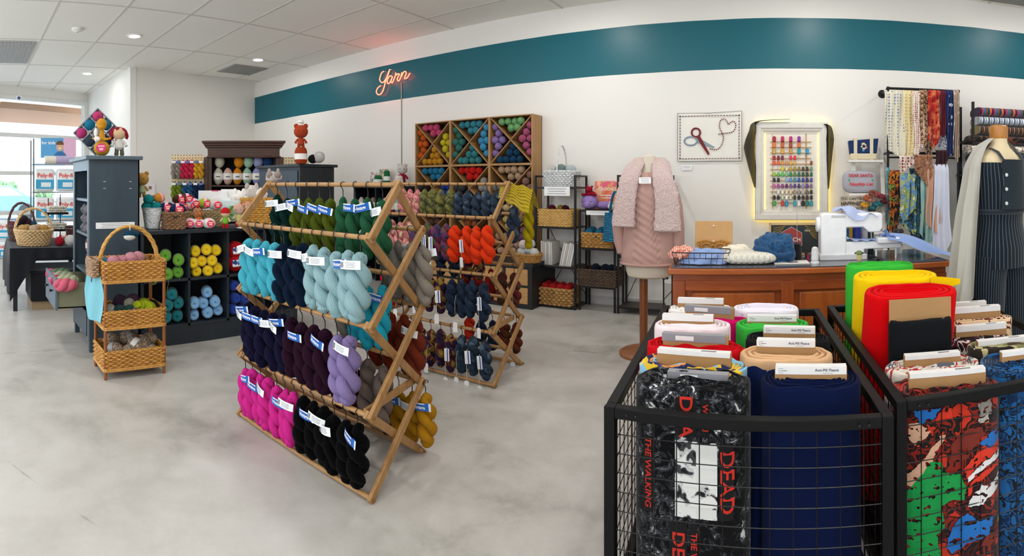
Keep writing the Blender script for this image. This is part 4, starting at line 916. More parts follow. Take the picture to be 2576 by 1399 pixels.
t = thing('tiered_rack', 'small black two tier rack of folded fabric on the black table', 'rack', (-6.85, 1.12, TT)); 
for y in (-.1, .06): put(MB().tube([(0, y, 0), (0, y, .6-(.05 if y < 0 else 0))], .007, 8), 'post', bl, t)
for z in (.12, .34): put(MB().box(-.12, -.13, z, .12, .15, z+.012).box(-.12, -.13, z, -.113, .15, z+.03).box(.113, -.13, z, .12, .15, z+.03), 'tray', bl, t)
for i, z in enumerate((.132, .352)):
    for k in range(3):
        tag(put(MB().box(-.1, -.11, 0, .1, .13, .03), 'folded_fabric', mottled(30, '#8a9c8a', '#c8ccc0', '#d0b8b0', '#6a8a70', off=k+i*3.), None, (-6.85, 1.12, TT+z+.001+k*.032), (0, 0, .03*k), bevel=.01), 'folded patterned fabric on the %s tray of the small rack, %s' % (['lower', 'upper'][i], ['bottom', 'middle', 'top'][k]), 'fabric', 'folded fabrics on the small rack')
# wire shelf with batting bags
t = thing('wire_shelf', 'chrome and black wire shelving stacked with bags of stuffing by the window', 'shelf', (-9.6, 1.75, 0)); WS = [.2, .80, 1.33, 1.84]
for x in (-.22, .22):
    for y in (-.62, .62): put(MB().tube([(x, y, 0), (x, y, 2.3 if y < 0 else 2.0)], .012, 8), 'post', plain('#4a4e52', .4, .5), t)
for z in WS:
    m = MB()
    for k in range(9): m.tube([(-.22+.055*k, -.62, z), (-.22+.055*k, .62, z)], .003, 4)
    for x in (-.22, .22): m.tube([(x, -.62, z-.01), (x, .62, z-.01)], .005, 6)
    put(m, 'wire_tier', plain('#a8acb0', .3, .7), t)
def bag(loc, rz, s, i, label, group='bags of stuffing', h=.4):
    t = thing('stuffing_bag', label, 'bag', loc, rz, group); w, d = .36*s, .2*s; h *= s
    put(MB().box(-w/2, -d/2, .0, w/2, d/2, h), 'white_bag', plain('#eef1f2', .35), t, bevel=.05)
    put(MB().box(-w*.46, -d/2-.004, h*.12, w*.46, -d/2+.002, h*.52), 'blue_print', plain('#3fa6d4', .35), t)
    put(MB().box(-w*.2, -d/2-.006, h*.2, w*.3, -d/2, h*.4), 'white_print', plain('#e8f0f2', .35), t)
    put(shared(('pfil', s), lambda: MB().text('Poly-fil', .105*s, upright((0, 0, 0)), .0)), 'red_lettering', plain('#e0402c', .4), t, (0, -d/2-.007, h*.7))
for i, z in enumerate(WS[:3]):
    for k in range(3): bag((-9.58, 1.35+.4*k, z+.01), pi/2, 1., i, 'white and blue stuffing bag on the %s shelf of the window rack, %s' % (['bottom', 'middle', 'upper'][i], ['left', 'middle', 'right'][k]), 'bags of stuffing on the wire shelf', .42)
t = thing('fabric_roll', 'cream and lilac wrapped roll on top of the wire shelf', 'roll', (-9.5, 1.65, 1.92)); put(MB().cyl((0, -.3, 0), (0, .36, 0), .075, .075, 20), 'wrapped_roll', plain('#e6dfd0', .5), t); put(MB().cyl((0, -.1, 0), (0, .25, 0), .077, .077, 20), 'lilac_band', plain('#b6a8cc', .5), t)
bag((-10.4, .62, 0.36), 1.5, 1., 0, 'stuffing bag on the wooden crate at the left window edge, upper', None); bag((-10.4, .66, 0.0), 1.5, .85, 0, 'stuffing bag standing on the floor at the left window edge', None)
# poster in the window
q = onR(147, 372, 10.6); t = thing('poster', 'window poster with a smiling child and the words for kids', 'poster', q, 1.42)
put(MB().box(-.36, -.004, -.2, .36, .0, .2), 'blue_sheet', plain('#58a6dc', .5), t)
put(MB().box(.1, -.006, -.2, .36, -.004, .2), 'pink_panel', plain('#e8b8d4', .5), t)
m = MB(); m.prism([(.03+.075*cos(2*pi*i/24), .03+.1*sin(2*pi*i/24)) for i in range(24)], .003, TR((0, -.008, 0))); put(m, 'child_face', plain('#e0b090', .6), t)
put(MB().prism([(.03+.08*cos(pi*i/14), .06+.085*sin(pi*i/14)) for i in range(15)], .003, TR((0, -.0105, 0))), 'child_hair', plain('#6e4a34', .6), t)
put(MB().prism([(-.12, -.2), (-.06, -.11), (.0, -.07), (.06, -.07), (.13, -.11), (.19, -.2)], .003, TR((0, -.0085, 0))), 'child_shirt', plain('#2f6ea6', .6), t)
put(MB().prism([(.0, .0), (.06, .0), (.045, -.022), (.015, -.022)], .002, TR((0, -.011, 0))), 'smile', plain('#ffffff', .6), t)
put(MB().text('for kids', .09, upright((-.2, -.006, .1)), 0), 'white_lettering', plain('#ffffff', .5), t)
q = onR(48, 247, 11.2); t = thing('hanging_camera', 'small white device with a blue square face at the top of the window', 'sensor', q, 1.4); put(MB().cb((0, 0, 0), (.1, .06, .1)), 'housing', plain('#f0f0f0', .4), t, bevel=.01); put(MB().cb((0, -.032, 0), (.06, .006, .06), Matrix.Rotation(.4, 4, 'Y')), 'blue_face', plain('#274a7c', .4), t)
put(MB().tube([(0, 0, .05), (0, 0, .2)], .006, 6), 'stem', plain('#e0e0e0', .4), t)
# wall switch
q = Vector((-9.72, 3.35, 1.3)); q = onX(375, 480, -9.74); t = thing('wall_switch', 'white wall plate with a small grey switch on the left wall', 'switch', (q.x+.06, q.y, q.z), pi/2-.14); put(MB().box(-.1, -.008, -.14, .1, 0, .14), 'wall_plate', plain('#e8dede', .5), t, bevel=.003); put(MB().box(-.03, -.014, .03, .03, -.008, .09), 'switch_key', plain('#7c7474', .5), t)
# ================= brown armoire with pegboard doors =================
th = (613-CX)/FPX; rA = 8.4; cx, cy = rA*sin(th), rA*cos(th); az = -th
t = thing('armoire', 'dark brown wooden armoire with carved cornice and open pegboard doors', 'armoire', (cx, cy, 0), az)
dw = wood('#2e1a12', '#5c3724', 'X', 5, .45); dk = plain('#120e0e', .7); zt = 2.15
put(MB().prism([(-.62, zt-.2), (-.66, zt-.14), (-.60, zt-.14)], .01) if False else MB().box(-.56, -.26, zt-.24, .56, .26, zt-.1), 'frieze', dw, t)
m = MB(); m.box(-.60, -.30, zt-.1, .60, .28, zt-.07); m.box(-.62, -.32, zt-.07, .62, .28, zt-.035); m.box(-.645, -.345, zt-.035, .645, .28, zt); m.box(-.58, -.28, zt-.26, .58, .27, zt-.235); put(m, 'cornice', dw, t, bevel=.008)
for s in (-1, 1): put(MB().box(s*.56, -.24, 0, s*.50, .26, zt-.24), 'side_panel', dw, t)
put(MB().box(-.5, .24, 0, .5, .26, zt-.24), 'back_panel', dk, t)
for z in (.3, .62, .95, 1.44): put(MB().box(-.5, -.22, z, .5, .24, z+.022), 'shelf_board', dw, t)
@cached
def pegmat():
    t = NT('pegboard'); v = t.co(loc=(.0225, 0, .0225), scale=(1, 0, 1)); o = t.vor(v, 22, 'F1', 0); return t.fin(t.mix(t.math('LESS_THAN', o.outputs['Distance'], .2), '#d8c29c', '#6a563a'), .6)
def pegdoor(parent, x0, x1, z0, z1, y):
    o = put(MB().box(x0, y, z0, x1, y+.02, z1), 'pegboard_door', pegmat(), parent)
    return o
pegdoor(t, -1.13, -.62, 1.2, 1.94, -.26); put(MB().box(-.62, -.27, .3, -.56, -.23, 1.9), 'door_frame', dw, t); put(MB().box(.56, -.27, .3, .62, -.23, 1.9), 'door_frame', dw, t)
pegdoor(t, .62, 1.02, 1.2, 1.9, -.26)
ma = Matrix.Translation((cx, cy, 0)) @ Matrix.Rotation(az, 4, 'Z')
k = 0
for row, z, cs in ((0, 1.81, [('#8a8076', 'taupe'), ('#8a8076', 'taupe'), ('#c22a4a', 'raspberry'), ('#c22a4a', 'raspberry'), ('#c02c48', 'raspberry'), ('#cf9a2c', 'mustard'), ('#cf9a2c', 'mustard')]), (1, 1.47, [('#6c7f28', 'olive'), ('#6c7f28', 'olive'), ('#28557e', 'denim blue'), ('#28557e', 'denim blue'), ('#182c4c', 'navy'), ('#182c4c', 'navy')])):
    for i, (c, cn) in enumerate(cs):
        x = -1.08+i*.42/(len(cs)-1); q = ma @ Vector((x, -.32, z+.05))
        t2 = thing('yarn_skein', '%s skein on the %s row of the pegboard door, %s from the left' % (cn, ['upper', 'lower'][row], ORD[i]), 'yarn skein', q, az, 'skeins on the pegboard door')
        put(hank(i % 4, .30, 1.05), 'twisted_yarn', yarn(c), t2)
        put(shared(('minilab',), lambda: MB().box(-.03, -.042, -.055, .03, -.034, -.02)), 'paper_label', plain('#5a6ea8' if i % 2 else '#e4e6ea', .6), t2)
for i in range(2):
    q = ma @ Vector((.72+i*.12, -.32, 1.78)); t2 = thing('yarn_skein', 'pale green skein on the right pegboard door, %s' % ['left', 'right'][i], 'yarn skein', q, az); put(hank(i, .16, .9), 'twisted_yarn', yarn('#7cb86a'), t2)
cs = [('#d8d2c0', 'cream'), ('#e0b8ac', 'blush pink'), ('#e08c1c', 'orange'), ('#a8cfb4', 'mint'), ('#a0a2d0', 'lavender'), ('#1c3a6a', 'navy'), ('#20242c', 'black')]
for row in (0, 1):
    for i, (c, cn) in enumerate(cs):
        if row == 1 and i == 1: continue
        h = .105; q = ma @ Vector((-.40+i*.152+(.02 if row else 0), -.12, 1.465+.135+row*.235))
        t2 = thing('yarn_skein', '%s chunky yarn skein in the armoire, %s row' % (cn, ['lower', 'upper'][row]), 'yarn', q, az, 'chunky skeins in the armoire')
        put(shared(('chunk', row), lambda: MB().ell((0, 0, 0), (.079, .075, .135 if row == 0 else .1), 18, 12, jit=.08)), 'wound_yarn', ballm(c), t2)
        if row == 0: put(shared(('chband',), lambda: MB().lathe([(.077, -.05), (.082, 0), (.077, .05)], 20)), 'paper_band', plain('#e8e4dc', .6), t2); put(shared(('chtx',), lambda: MB().box(-.03, -.083, -.012, .03, -.079, .004)), 'printed_lines', plain('#444444', .6), t2)
# ================= second black cabinet =================
q = onR(752, 500, 6.3); X, Yc, zt = -5.12, 3.72, 1.73
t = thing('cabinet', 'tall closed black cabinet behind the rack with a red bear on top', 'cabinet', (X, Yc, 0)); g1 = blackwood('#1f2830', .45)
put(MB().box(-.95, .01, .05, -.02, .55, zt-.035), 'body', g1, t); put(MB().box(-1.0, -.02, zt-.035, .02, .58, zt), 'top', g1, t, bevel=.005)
put(MB().box(-.03, .0, .06, -.0, .5, zt-.04), 'side_panel', blackwood('#181e24'), t)  # darker tone puts this side's shade into the colour
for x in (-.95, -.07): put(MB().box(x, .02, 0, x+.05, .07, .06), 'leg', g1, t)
put(MB().box(-.93, -.005, .1, -.05, .012, zt-.08), 'door', blackwood('#2a3640', .4), t)  # lighter bluish tone puts the light on the front into the colour
# red bear doll on rust yarn
q = onR(757, 413, 6.3); t = thing('yarn_skein', 'rust yarn skein with white band under the red crocheted bear', 'yarn', (q.x, q.y, zt), .9)
put(MB().lathe([(0, 0), (.06, .0), (.075, .03), (.075, .15), (.06, .19), (0, .2)], 20), 'wound_yarn', ballm('#a5401f'), t); put(MB().lathe([(.077, .05), (.078, .12)], 20), 'paper_band', plain('#ece8e2', .6), t)
doll('red crocheted bear in a white chef hat on a rust yarn skein', (q.x, q.y, zt+.175), .95, 1.45, '#b34526', None, '#b34526', '#b34526', '#b34526', None, '#b34526', None, 'teddy bear', 'crocheted_bear', puff='#ece8e0', hr=.055)
for i, (px, c, cn) in enumerate([(779, '#15161a', 'black'), (794, '#e2e0dc', 'white')]): q = onR(px, 413, 6.35); yball((q.x, q.y+.05, zt+.06+.02*i), .06+.015*i, c, cn+' yarn ball on the black cabinet beside the red bear', None)
q = onR(692, 470, 6.0)
t = thing('plush_owl', 'small grey fluffy owl sitting on the end of the nearer rack', 'plush toy', (-2.99, 1.95, 1.515), .95)
put(MB().ell((0, 0, .02), (.055, .04, .04), 14, 10, jit=.3), 'body', fleece('#b4aaa6'), t)
for s in (-1, 1): put(MB().ell((s*.028, -.03, .04), (.024, .015, .024), 10, 8), 'eye', fleece('#8c817c'), t); put(MB().ell((s*.03, 0, .065), (.012, .01, .02), 8, 6), 'ear', fleece('#9a908c'), t)
# ================= low dark bookcase against the back wall =================
t = thing('bookcase', 'low black bookcase against the back wall left of the cubby shelf', 'bookcase', (-5.75, 5.8, 0)); b3 = blackwood('#15191e')
put(MB().box(-.5, -.2, 1.42, .5, .22, 1.45), 'top', b3, t)
for x in (-.5, -.01, .48): put(MB().box(x, -.2, 0, x+.02, .2, 1.42), 'side_panel', b3, t)
for z in (.1, .55, 1.0): put(MB().box(-.5, -.2, z, .5, .2, z+.02), 'shelf_board', b3, t)
put(MB().box(-.5, .2, 0, .5, .21, 1.42), 'back_panel', b3, t)
for r_ in range(2):
    for i in range(7):
        c, cn = [('#dcd2c4', 'cream'), ('#c9b49c', 'beige'), ('#a98a76', 'tan'), ('#256a44', 'green'), ('#e4e0da', 'white'), ('#9a3040', 'berry'), ('#b5cfc0', 'sage')][(i+r_*3) % 7]
        t2 = thing('yarn_skein', '%s banded skein on the %s shelf of the low black bookcase' % (cn, ['upper', 'middle'][r_]), 'yarn', (-6.15+i*.135, 5.68, 1.02+.13-r_*.45), 0, 'skeins in the low black bookcase'); put(shared(('chunk', 3), lambda: MB().ell((0, 0, 0), (.062, .06, .125), 16, 12, jit=.06)), 'wound_yarn', ballm(c), t2); put(shared(('chb3',), lambda: MB().lathe([(.061, -.05), (.065, 0), (.061, .05)], 18)), 'paper_band', plain('#efece6', .6), t2)
for i, (px, h, r, c) in enumerate([(951, .17, .07, '#12683a'), (973, .24, .055, '#12683a'), (1003, .16, .07, '#dcd8d2')]):
    q = onY(px, 465, 5.72); t2 = thing('yarn_cone', ['short green yarn cone', 'tall green yarn cone', 'white yarn cone'][i]+' on top of the low black bookcase', 'yarn', (q.x, 5.72, 1.45)); put(MB().lathe([(0, 0), (r, 0), (r, .02), (r*.85, h-.02), (r*.5, h), (0, h)], 20), 'wound_yarn', ring(c), t2); put(MB().lathe([(r*.99, h*.35), (r*.95, h*.62)], 20), 'paper_band', plain('#e8ece8', .6), t2)
for i, (px, w, h, c) in enumerate([(938, .12, .23, '#c89ab8'), (963, .18, .27, '#b8a488')]):
    q = onY(px, 465, 5.9); t2 = thing('craft_book', ['pink and teal', 'brown'][i]+' craft book standing behind the green cones', 'book', (q.x, 5.9, 1.45), (-.1, 0, 0)); put(MB().box(-w/2, -.012, 0, w/2, .012, h), 'cover', mottled(14, '#4c9a8a', c, '#e8d8c8', '#7a5060', off=i*5.), t2, bevel=.002); put(MB().box(-w/2+.004, -.009, .004, w/2+.002, .009, h+.002), 'pages', plain('#f0ece4', .7), t2)
q = onY(1006, 465, 5.8); doll('white crocheted lamb doll in a red patterned jumper on the low bookcase', (q.x+.03, 5.82, 1.45), .7, 1.75, '#d8d2cc', None, '#a01c34', '#a01c34', '#a01c34', None, '#d8d2cc', None, 'lamb doll')
# ================= cubby shelf with diagonal dividers =================
CYF, CYB = 5.78, WALL-.01; CX0, CX1 = -5.10, -3.15; CW = (CX1-CX0)/3; ROWS = [(1.74, 2.37), (1.11, 1.74), (.55, 1.11)]
t = thing('cubby_shelf', 'large wooden cubby shelf with crossed diagonal dividers full of yarn balls', 'shelf', (CX0, CYF, 0)); cw1 = wood('#8a6238', '#b98d58', 'X', 5, .5, 9); cw2 = wood('#8a6238', '#b98d58', 'Z', 5, .5, 9)
def cb(x0, y0, z0, x1, y1, z1): return MB().box(x0-CX0, y0-CYF, z0, x1-CX0, y1-CYF, z1)
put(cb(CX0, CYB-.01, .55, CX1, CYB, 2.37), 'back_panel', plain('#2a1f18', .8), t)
for r, (z0, z1) in enumerate(ROWS):
    for c in range(3):
        x0 = CX0+c*CW; x1 = x0+CW
        put(cb(x0, CYF, z0, x0+.016, CYB, z1), 'side_board', cw2, t); put(cb(x1-.016, CYF, z0, x1, CYB, z1), 'side_board', cw2, t)
        put(cb(x0+.016, CYF, z0, x1-.016, CYB, z0+.014), 'board', cw1, t); put(cb(x0+.016, CYF, z1-.014, x1-.016, CYB, z1), 'board', cw1, t)
        for s in (0, 1):
            a = (x0+.022-CX0 if s == 0 else x1-.022-CX0, (CYB-CYF)/2, z0+.02); b = (x1-.022-CX0 if s == 0 else x0+.022-CX0, (CYB-CYF)/2, z1-.02)
            put(MB().beam(a, b, CYB-CYF-.012, .012, (0, 1, 0)) if False else MB().beam(a, b, .012, CYB-CYF-.012, (0, 1, 0)), 'diagonal_board', cw1, t)
RN, CN = ['top', 'middle', 'bottom'], ['left', 'centre', 'right']
FILL = {(0, 0): dict(t=(5, '#e0507e', 'hot pink'), l=(7, '#e8661a', 'orange'), r=(5, '#e0cf2c', 'yellow'), b=(9, '#dc9a20', 'golden orange')),
 (0, 1): dict(t=(7, '#3f95a8', 'teal blue'), l=(9, '#3c8278', 'sea green'), r=(9, '#4aa6d6', 'sky blue'), b=(8, '#3e9298', 'aqua')),
 (0, 2): dict(t=(7, '#84bf7c', 'leaf green'), l=(7, '#a283c4', 'lilac'), r=(7, '#c46088', 'rose pink'), b=(9, '#14496e', 'deep blue')),
 (1, 0): dict(t=(7, '#2684b0', 'bright blue'), l=(3, '#3a3a40', 'charcoal'), r=(4, '#1c3f9a', 'royal blue'), b=(5, '#1d3c90', 'dark royal blue')),
 (1, 1): dict(t=(11, '#e01c12', 'bright red'), l=(4, '#47464a', 'charcoal'), r=(5, '#a8a29c', 'silver grey'), b=(6, '#88847e', 'grey')),
 (1, 2): dict(t=(8, '#c2a080', 'beige'), l=(4, '#8a8276', 'stone'), r=(8, '#9a7468', 'dusty brown'), b=(6, '#d8c090', 'cream yellow')),
 (2, 0): dict(t=(4, '#6a4a3a', 'brown')), (2, 1): dict(t=(4, '#a05a30', 'rust')),
 (2, 2): dict(t=(6, '#d8c080', 'pale yellow'), l=(3, '#caa27c', 'tan'), r=(8, '#8e6488', 'mauve'), b=(6, '#d8b49c', 'peach'))}
WN = dict(t='top', l='left', r='right', b='bottom')
for (r, c), dd in FILL.items():
    x0 = CX0+c*CW+.02; x1 = x0+CW-.04; z0, z1 = ROWS[r][0]+.018, ROWS[r][1]-.018; xm, zm = (x0+x1)/2, (z0+z1)/2; R_ = .05
    for wdg, (n, col, cn) in dd.items():
        cand = []
        sl = (z1-z0)/(x1-x0); nn = sqrt(1+sl*sl)
        def ok(x, z, rr=R_*.93):
            if not (x0+rr < x < x1-rr and z0+rr < z < z1-rr): return False
            d1 = (z-zm)-sl*(x-xm); d2 = (z-zm)+sl*(x-xm)   # >0 above each diagonal
            if wdg == 't': return d1 > rr*nn and d2 > rr*nn
            if wdg == 'b': return d1 < -rr*nn and d2 < -rr*nn
            if wdg == 'l': return d1 > rr*nn and d2 < -rr*nn
            return d1 < -rr*nn and d2 > rr*nn
        best = []
        for off in range(8):
            P = []; 
            for zz0 in ([z0+R_*.95] if wdg == 'b' else [z0+R_+q*.012 for q in range(6)]):
                P = []; k = 0; z = zz0
                while z < z1:
                    x = x0+R_*.95+(R_ if k % 2 else 0)+off*R_/4-R_
                    while x < x1:
                        if ok(x, z): P.append((x, z))
                        x += 2*R_*.98
                    z += R_*1.72; k += 1
                if len(P) > len(best): best = P
        best.sort(key=lambda q: q[1]); best = best[:n]; rowsz = sorted(set(round(q[1], 3) for q in best))
        for i, (x, z) in enumerate(best):
            rw = rowsz.index(round(z, 3)); same = sorted(q[0] for q in best if round(q[1], 3) == round(z, 3)); k = same.index(x)
            y = CYF+.06+rnd.uniform(-.012, .015)
            yball((x+rnd.uniform(-.004, .004), y, z+rnd.uniform(-.003, .003)), R_*rnd.uniform(.98, 1.07), col, '%s ball, %s wedge of the %s %s cubby, row %d, %s from left' % (cn, WN[wdg], RN[r], CN[c], rw+1, ORD[k]), '%s balls in the %s %s cubby' % (cn, RN[r], CN[c]), .98)
# low cabinet below the cubby
t = thing('cabinet', 'low black cabinet with wooden drawer fronts under the right of the cubby shelf', 'cabinet', (-5.1, 5.42, 0)); bk = blackwood('#1a1c1f')
put(MB().box(0, 0, 0, 2.14, .62, .5), 'body', bk, t); put(MB().box(-.01, -.015, .5, 2.16, .62, .545), 'top', bk, t, bevel=.003)
for i in range(6):
    for j in range(2): d = put(MB().box(.06+i*.345, -.012, .06+j*.22, .36+i*.345, .005, .25+j*.22), 'drawer', wood('#a87c48', '#cfa268', 'X', 5, .5, 9), t, bevel=.003); put(MB().ell((.21+i*.345, -.02, .155+j*.22), .012, 10, 8), 'knob', plain('#2a2522', .4), d)
# basket of white yarn + dark toy on cabinet
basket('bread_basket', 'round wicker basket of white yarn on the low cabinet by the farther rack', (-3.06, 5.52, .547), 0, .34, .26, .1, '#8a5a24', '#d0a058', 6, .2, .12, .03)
for i, (dx, dz) in enumerate([(-.08, 0), (.0, .02), (.09, .0), (.02, .1), (-.06, .09)]): yball((-3.06+dx, 5.5+.03*(i % 2), .665+dz), .06, ['#e8e6e2', '#dfeaee', '#f0eeea', '#e4f0f0', '#f2e0e2'][i], 'white yarn ball in the round basket by the cubby shelf, '+['lower left', 'lower middle', 'lower right', 'upper right', 'upper left'][i], 'white balls in the round basket')
# ================= black metal etageres =================
bm_ = plain('#191a1d', .4, .3); sh = wood('#2b2623', '#4a4039', 'X', 5, .5, 9)
def etagere(label, x0, x1, y0, y1, zt, shelves, brace=None):
    t = thing('etagere', label, 'shelf', (x0, y0, 0)); w, d = x1-x0, y1-y0
    for x in (0, w):
        for y in (0, d): put(MB().cb((x, y, zt/2), (.022, .022, zt)), 'post', bm_, t)
        put(MB().cb((x, d/2, zt-.011), (.022, d, .022)), 'top_bar', bm_, t)
    for z in shelves:
        o = put(MB().box(0, 0, z-.014, w, d, z), 'shelf_board', sh, t)
        [put(MB().box(-.008, yy-.008, z-.022, w+.008, yy+.008, z-.002), 'shelf_rail', bm_, o) for yy in (0, d)]
    if brace:
        z0, z1 = brace
        for s in (0, 1): put(MB().tube([(0 if s else w, d, z0), (w if s else 0, d, z1)], .004, 6), 'cross_brace', bm_, t)
    return t
etagere('tall black metal shelf unit beside the cubby shelf with a white basket on top', -3.03, -2.50, 5.64, 5.98, 1.59, (.03, .5, .97, 1.45), (.1, .95))
etagere('lower black metal shelf unit in the middle with a purple plush on top', -2.46, -2.02, 5.68, 5.98, 1.18, (.29, .735, 1.18), None)
etagere('tall black metal shelf unit behind the pink dress form', -1.98, -1.40, 5.68, 5.98, 1.59, (.08, .66, 1.40), (.1, 1.3))
ex = -2.77
basket('wicker_basket', 'white painted wicker basket with tall handle on top of the metal shelf', (ex+.02, 5.8, 1.452), 0, .42, .28, .19, '#b8bcbc', '#f0f2f2', 8, .14, .08, .03, 1.0, None, (.33, 'y', .01), 1.5)
for i, (dx, c, cn) in enumerate([(-.12, '#e8e8e6', 'white'), (.0, '#93a8a4', 'grey green'), (.13, '#d8e4ea', 'pale blue')]): yball((ex+.02+dx, 5.78, 1.66+.01*(i == 1)), .065, c, cn+' yarn ball in the white wicker basket', None)
paper_sign('white paper sign hanging from the top shelf under the white basket', (ex+.04, 5.62, 1.40), 0, .34, .11, 3)
t_ = basket('straw_basket', 'square woven straw basket on the second shelf of the tall metal unit', (ex-.01, 5.79, .972), 0, .44, .28, .2, '#b98d48', '#e2bd74', 11, .02, .015, .024, 1.05)
for i, (dx, c, cn) in enumerate([(-.1, '#6a1230', 'burgundy'), (.08, '#4a1426', 'dark wine'), (.02, '#a88a30', 'ochre')]): yball((ex+dx, 5.77, 1.185), .05, c, cn+' yarn ball in the straw basket', None)
# magazines
for g, (n, x, lean) in enumerate([(6, -2.99, 0.), (6, -2.74, .22)]):
    for i in range(n):
        tag(put(MB().box(0, 0, 0, .022, .22, .285-.006*(i % 3)).box(.002, -.003, .0, .020, .0, .27), 'magazine', plain(['#e6e4e0', '#d8d4d0', '#eceae6', '#c8c4c4'][(i+g) % 4], .4), None, (x+i*.0265+.0, 5.70, .502), (0, lean, 0)), '%s magazine, %s from the left, on the metal shelf' % (['white upright', 'white leaning'][g], ORD[i]), 'magazine', ['upright magazines on the metal shelf', 'leaning magazines on the metal shelf'][g])
basket('seagrass_basket', 'seagrass basket of red yarn on the lowest metal shelf', (ex+.0, 5.77, .032), 0, .44, .3, .2, '#7a5426', '#c89c5c', 7, .05, .02, .034, 1.1, None, None, 1.9, True)
for i in range(9): yball((ex-.15+.1*(i % 4), 5.69+.09*(i//4), .235+.012*(i//4)), .052, ['#c0121c', '#b01018', '#6a0f1a'][i//4], '%s yarn ball in the lowest seagrass basket, %s row, %s from left' % (['red', 'red', 'dark red'][i//4], ['front', 'middle', 'back'][i//4], ORD[i % 4]), 'red balls in the lowest basket')
mx = -2.24
basket('seagrass_basket', 'seagrass basket of blue yarn on the middle metal shelf', (mx, 5.82, .737), 0, .42, .27, .17, '#8a5c26', '#d6a860', 7, .05, .02, .034, 1.1, None, None, 1.9, True)
for i in range(6): yball((mx-.13+.13*(i % 3), 5.76+.1*(i//3), .91+.015*(i//3)), .055, '#2a7fa8', 'blue yarn ball in the seagrass basket on the middle shelf, %s row, %s from left' % (['front', 'back'][i//3], ORD[i % 3]), 'blue balls in the seagrass basket')
basket('wicker_basket', 'large dark brown woven basket on the lower middle metal shelf', (mx-.0, 5.80, .292), 0, .47, .3, .19, '#241a14', '#6a5442', 11, .03, .015, .026, 1.05)
for i, dx in enumerate((.06, .14, -.06)): yball((mx+dx, 5.8, .49), .055, '#16233a', 'dark navy yarn ball in the dark brown basket, %s' % ['middle', 'right', 'left'][i], 'navy balls in the dark basket')
# purple plush with a red bear on its head
t = thing('plush_dragon', 'lilac sleeping plush toy on the middle shelf unit', 'plush toy', (mx-.13, 5.78, 1.182), 0); pm = knit('#a287c8', 200.)
put(MB().ell((0, 0, .085), (.105, .085, .085), 18, 12), 'head', pm, t); put(MB().ell((.0, -.05, .06), (.085, .06, .05), 16, 10), 'muzzle', pm, t)
put(MB().ell((.17, .05, .05), (.12, .07, .05), 16, 10), 'body', pm, t); put(MB().tube([(.25, .05, .04), (.33, .02, .05), (.36, 0, .04)], [.04, .025, .012], 8), 'tail', pm, t)
for s in (-1, 1): put(MB().tube([(s*.045-.012, -.083, .1), (s*.045, -.089, .094), (s*.045+.014, -.083, .1)], .003, 5), 'closed_eye', plain('#3a2450', .6), t); put(MB().ell((s*.07, .0, .15), (.022, .014, .03), 8, 6), 'ear', pm, t)
for s in (-1, 1): put(MB().ell((s*.035, -.108, .07), (.006, .004, .008), 8, 6), 'nostril', plain('#5a3c80', .6), t)
t = thing('crocheted_bear', 'small crimson crocheted bear lying on the head of the lilac plush', 'plush toy', (mx-.13, 5.78, 1.345), 0); rm = knit('#a51430', 220.)
put(MB().ell((0, .01, .025), (.07, .05, .035), 14, 10), 'body', rm, t); put(MB().ell((-.005, -.02, .075), (.045, .04, .038), 14, 10), 'head', rm, t)
for s in (-1, 1): put(MB().ell((s*.032, -.015, .11), .014, 8, 6), 'ear', rm, t); put(MB().ell((s*.075, -.03, .015), (.025, .03, .018), 8, 6), 'paw', rm, t); put(MB().ell((s*.015-.005, -.057, .08), .004, 6, 5), 'eye', plain('#111111', .3), t)
put(MB().ell((-.005, -.058, .068), (.014, .01, .01), 8, 6), 'snout', rm, t)
# craft book standing behind
t = thing('craft_book', 'coral and pink craft book standing behind the lilac plush', 'book', (mx+.03, 5.93, 1.182), (-.12, 0, 0))
put(MB().box(-.17, -.012, 0, .17, .012, .34), 'cover', mottled(7, '#e8734c', '#f08a6a', '#e9a06a', '#e86a86', '#f2b890', lo=.35, hi=.65, rough=.4), t, bevel=.002); put(MB().text('CROCHET', .05, upright((0, -.0135, .24)), 0), 'lettering', plain('#f8efe0', .5), t); put(MB().box(-.09, -.0135, .16, .09, -.0125, .172).box(-.07, -.0135, .13, .07, -.0125, .142), 'printed_lines', plain('#f8efe0', .5), t)
paper_sign('small white paper sign on the front edge of the middle shelf', (mx+.02, 5.665, 1.15), 0, .3, .05, 2)
t = thing('white_crochet_toy', 'small white crocheted toy on the right of the middle shelf', 'plush toy', (mx+.16, 5.75, 1.182)); put(MB().ell((0, 0, .045), (.05, .04, .045), 12, 9, jit=.2), 'body', fleece('#ece8e2'), t); put(MB().ell((0, -.02, .085), (.03, .028, .026), 12, 9), 'head', fleece('#f0ece8'), t)
# blue crocheted tote bag hanging from right unit
t = thing('tote_bag', 'blue textured crocheted tote bag hanging from the metal shelf', 'bag', (-1.99, 5.62, 1.16))
tb_ = NT('cable crochet'); v = tb_.co(); w = tb_.wave(v, 16, 5, 2, 'BANDS', 'Z', 2); v2 = tb_.vor(v, 34); tb_.bump(tb_.math('ADD', w.outputs['Fac'], v2.outputs['Distance']), .9, .012); tbm = tb_.fin(tb_.mix(w.outputs['Fac'], '#125a7e', '#2685ae'), .9)
def bagside(sgn): return MB().grid(lambda u, v: ((u-.5)*(.26+.06*v), sgn*(.03*sin(pi*u)*(.4+v)), -.33*v), 14, 14)
put(bagside(-1), 'bag_body', tbm, t); put(bagside(1), 'bag_back', tbm, t)
for s in (-1, 1): put(MB().tube([(-.07+.14*u, s*.012, .0+.26*sin(pi*u)**.7-.02) for u in [i/16 for i in range(17)]], .011, 6), 'handle', tbm, t)
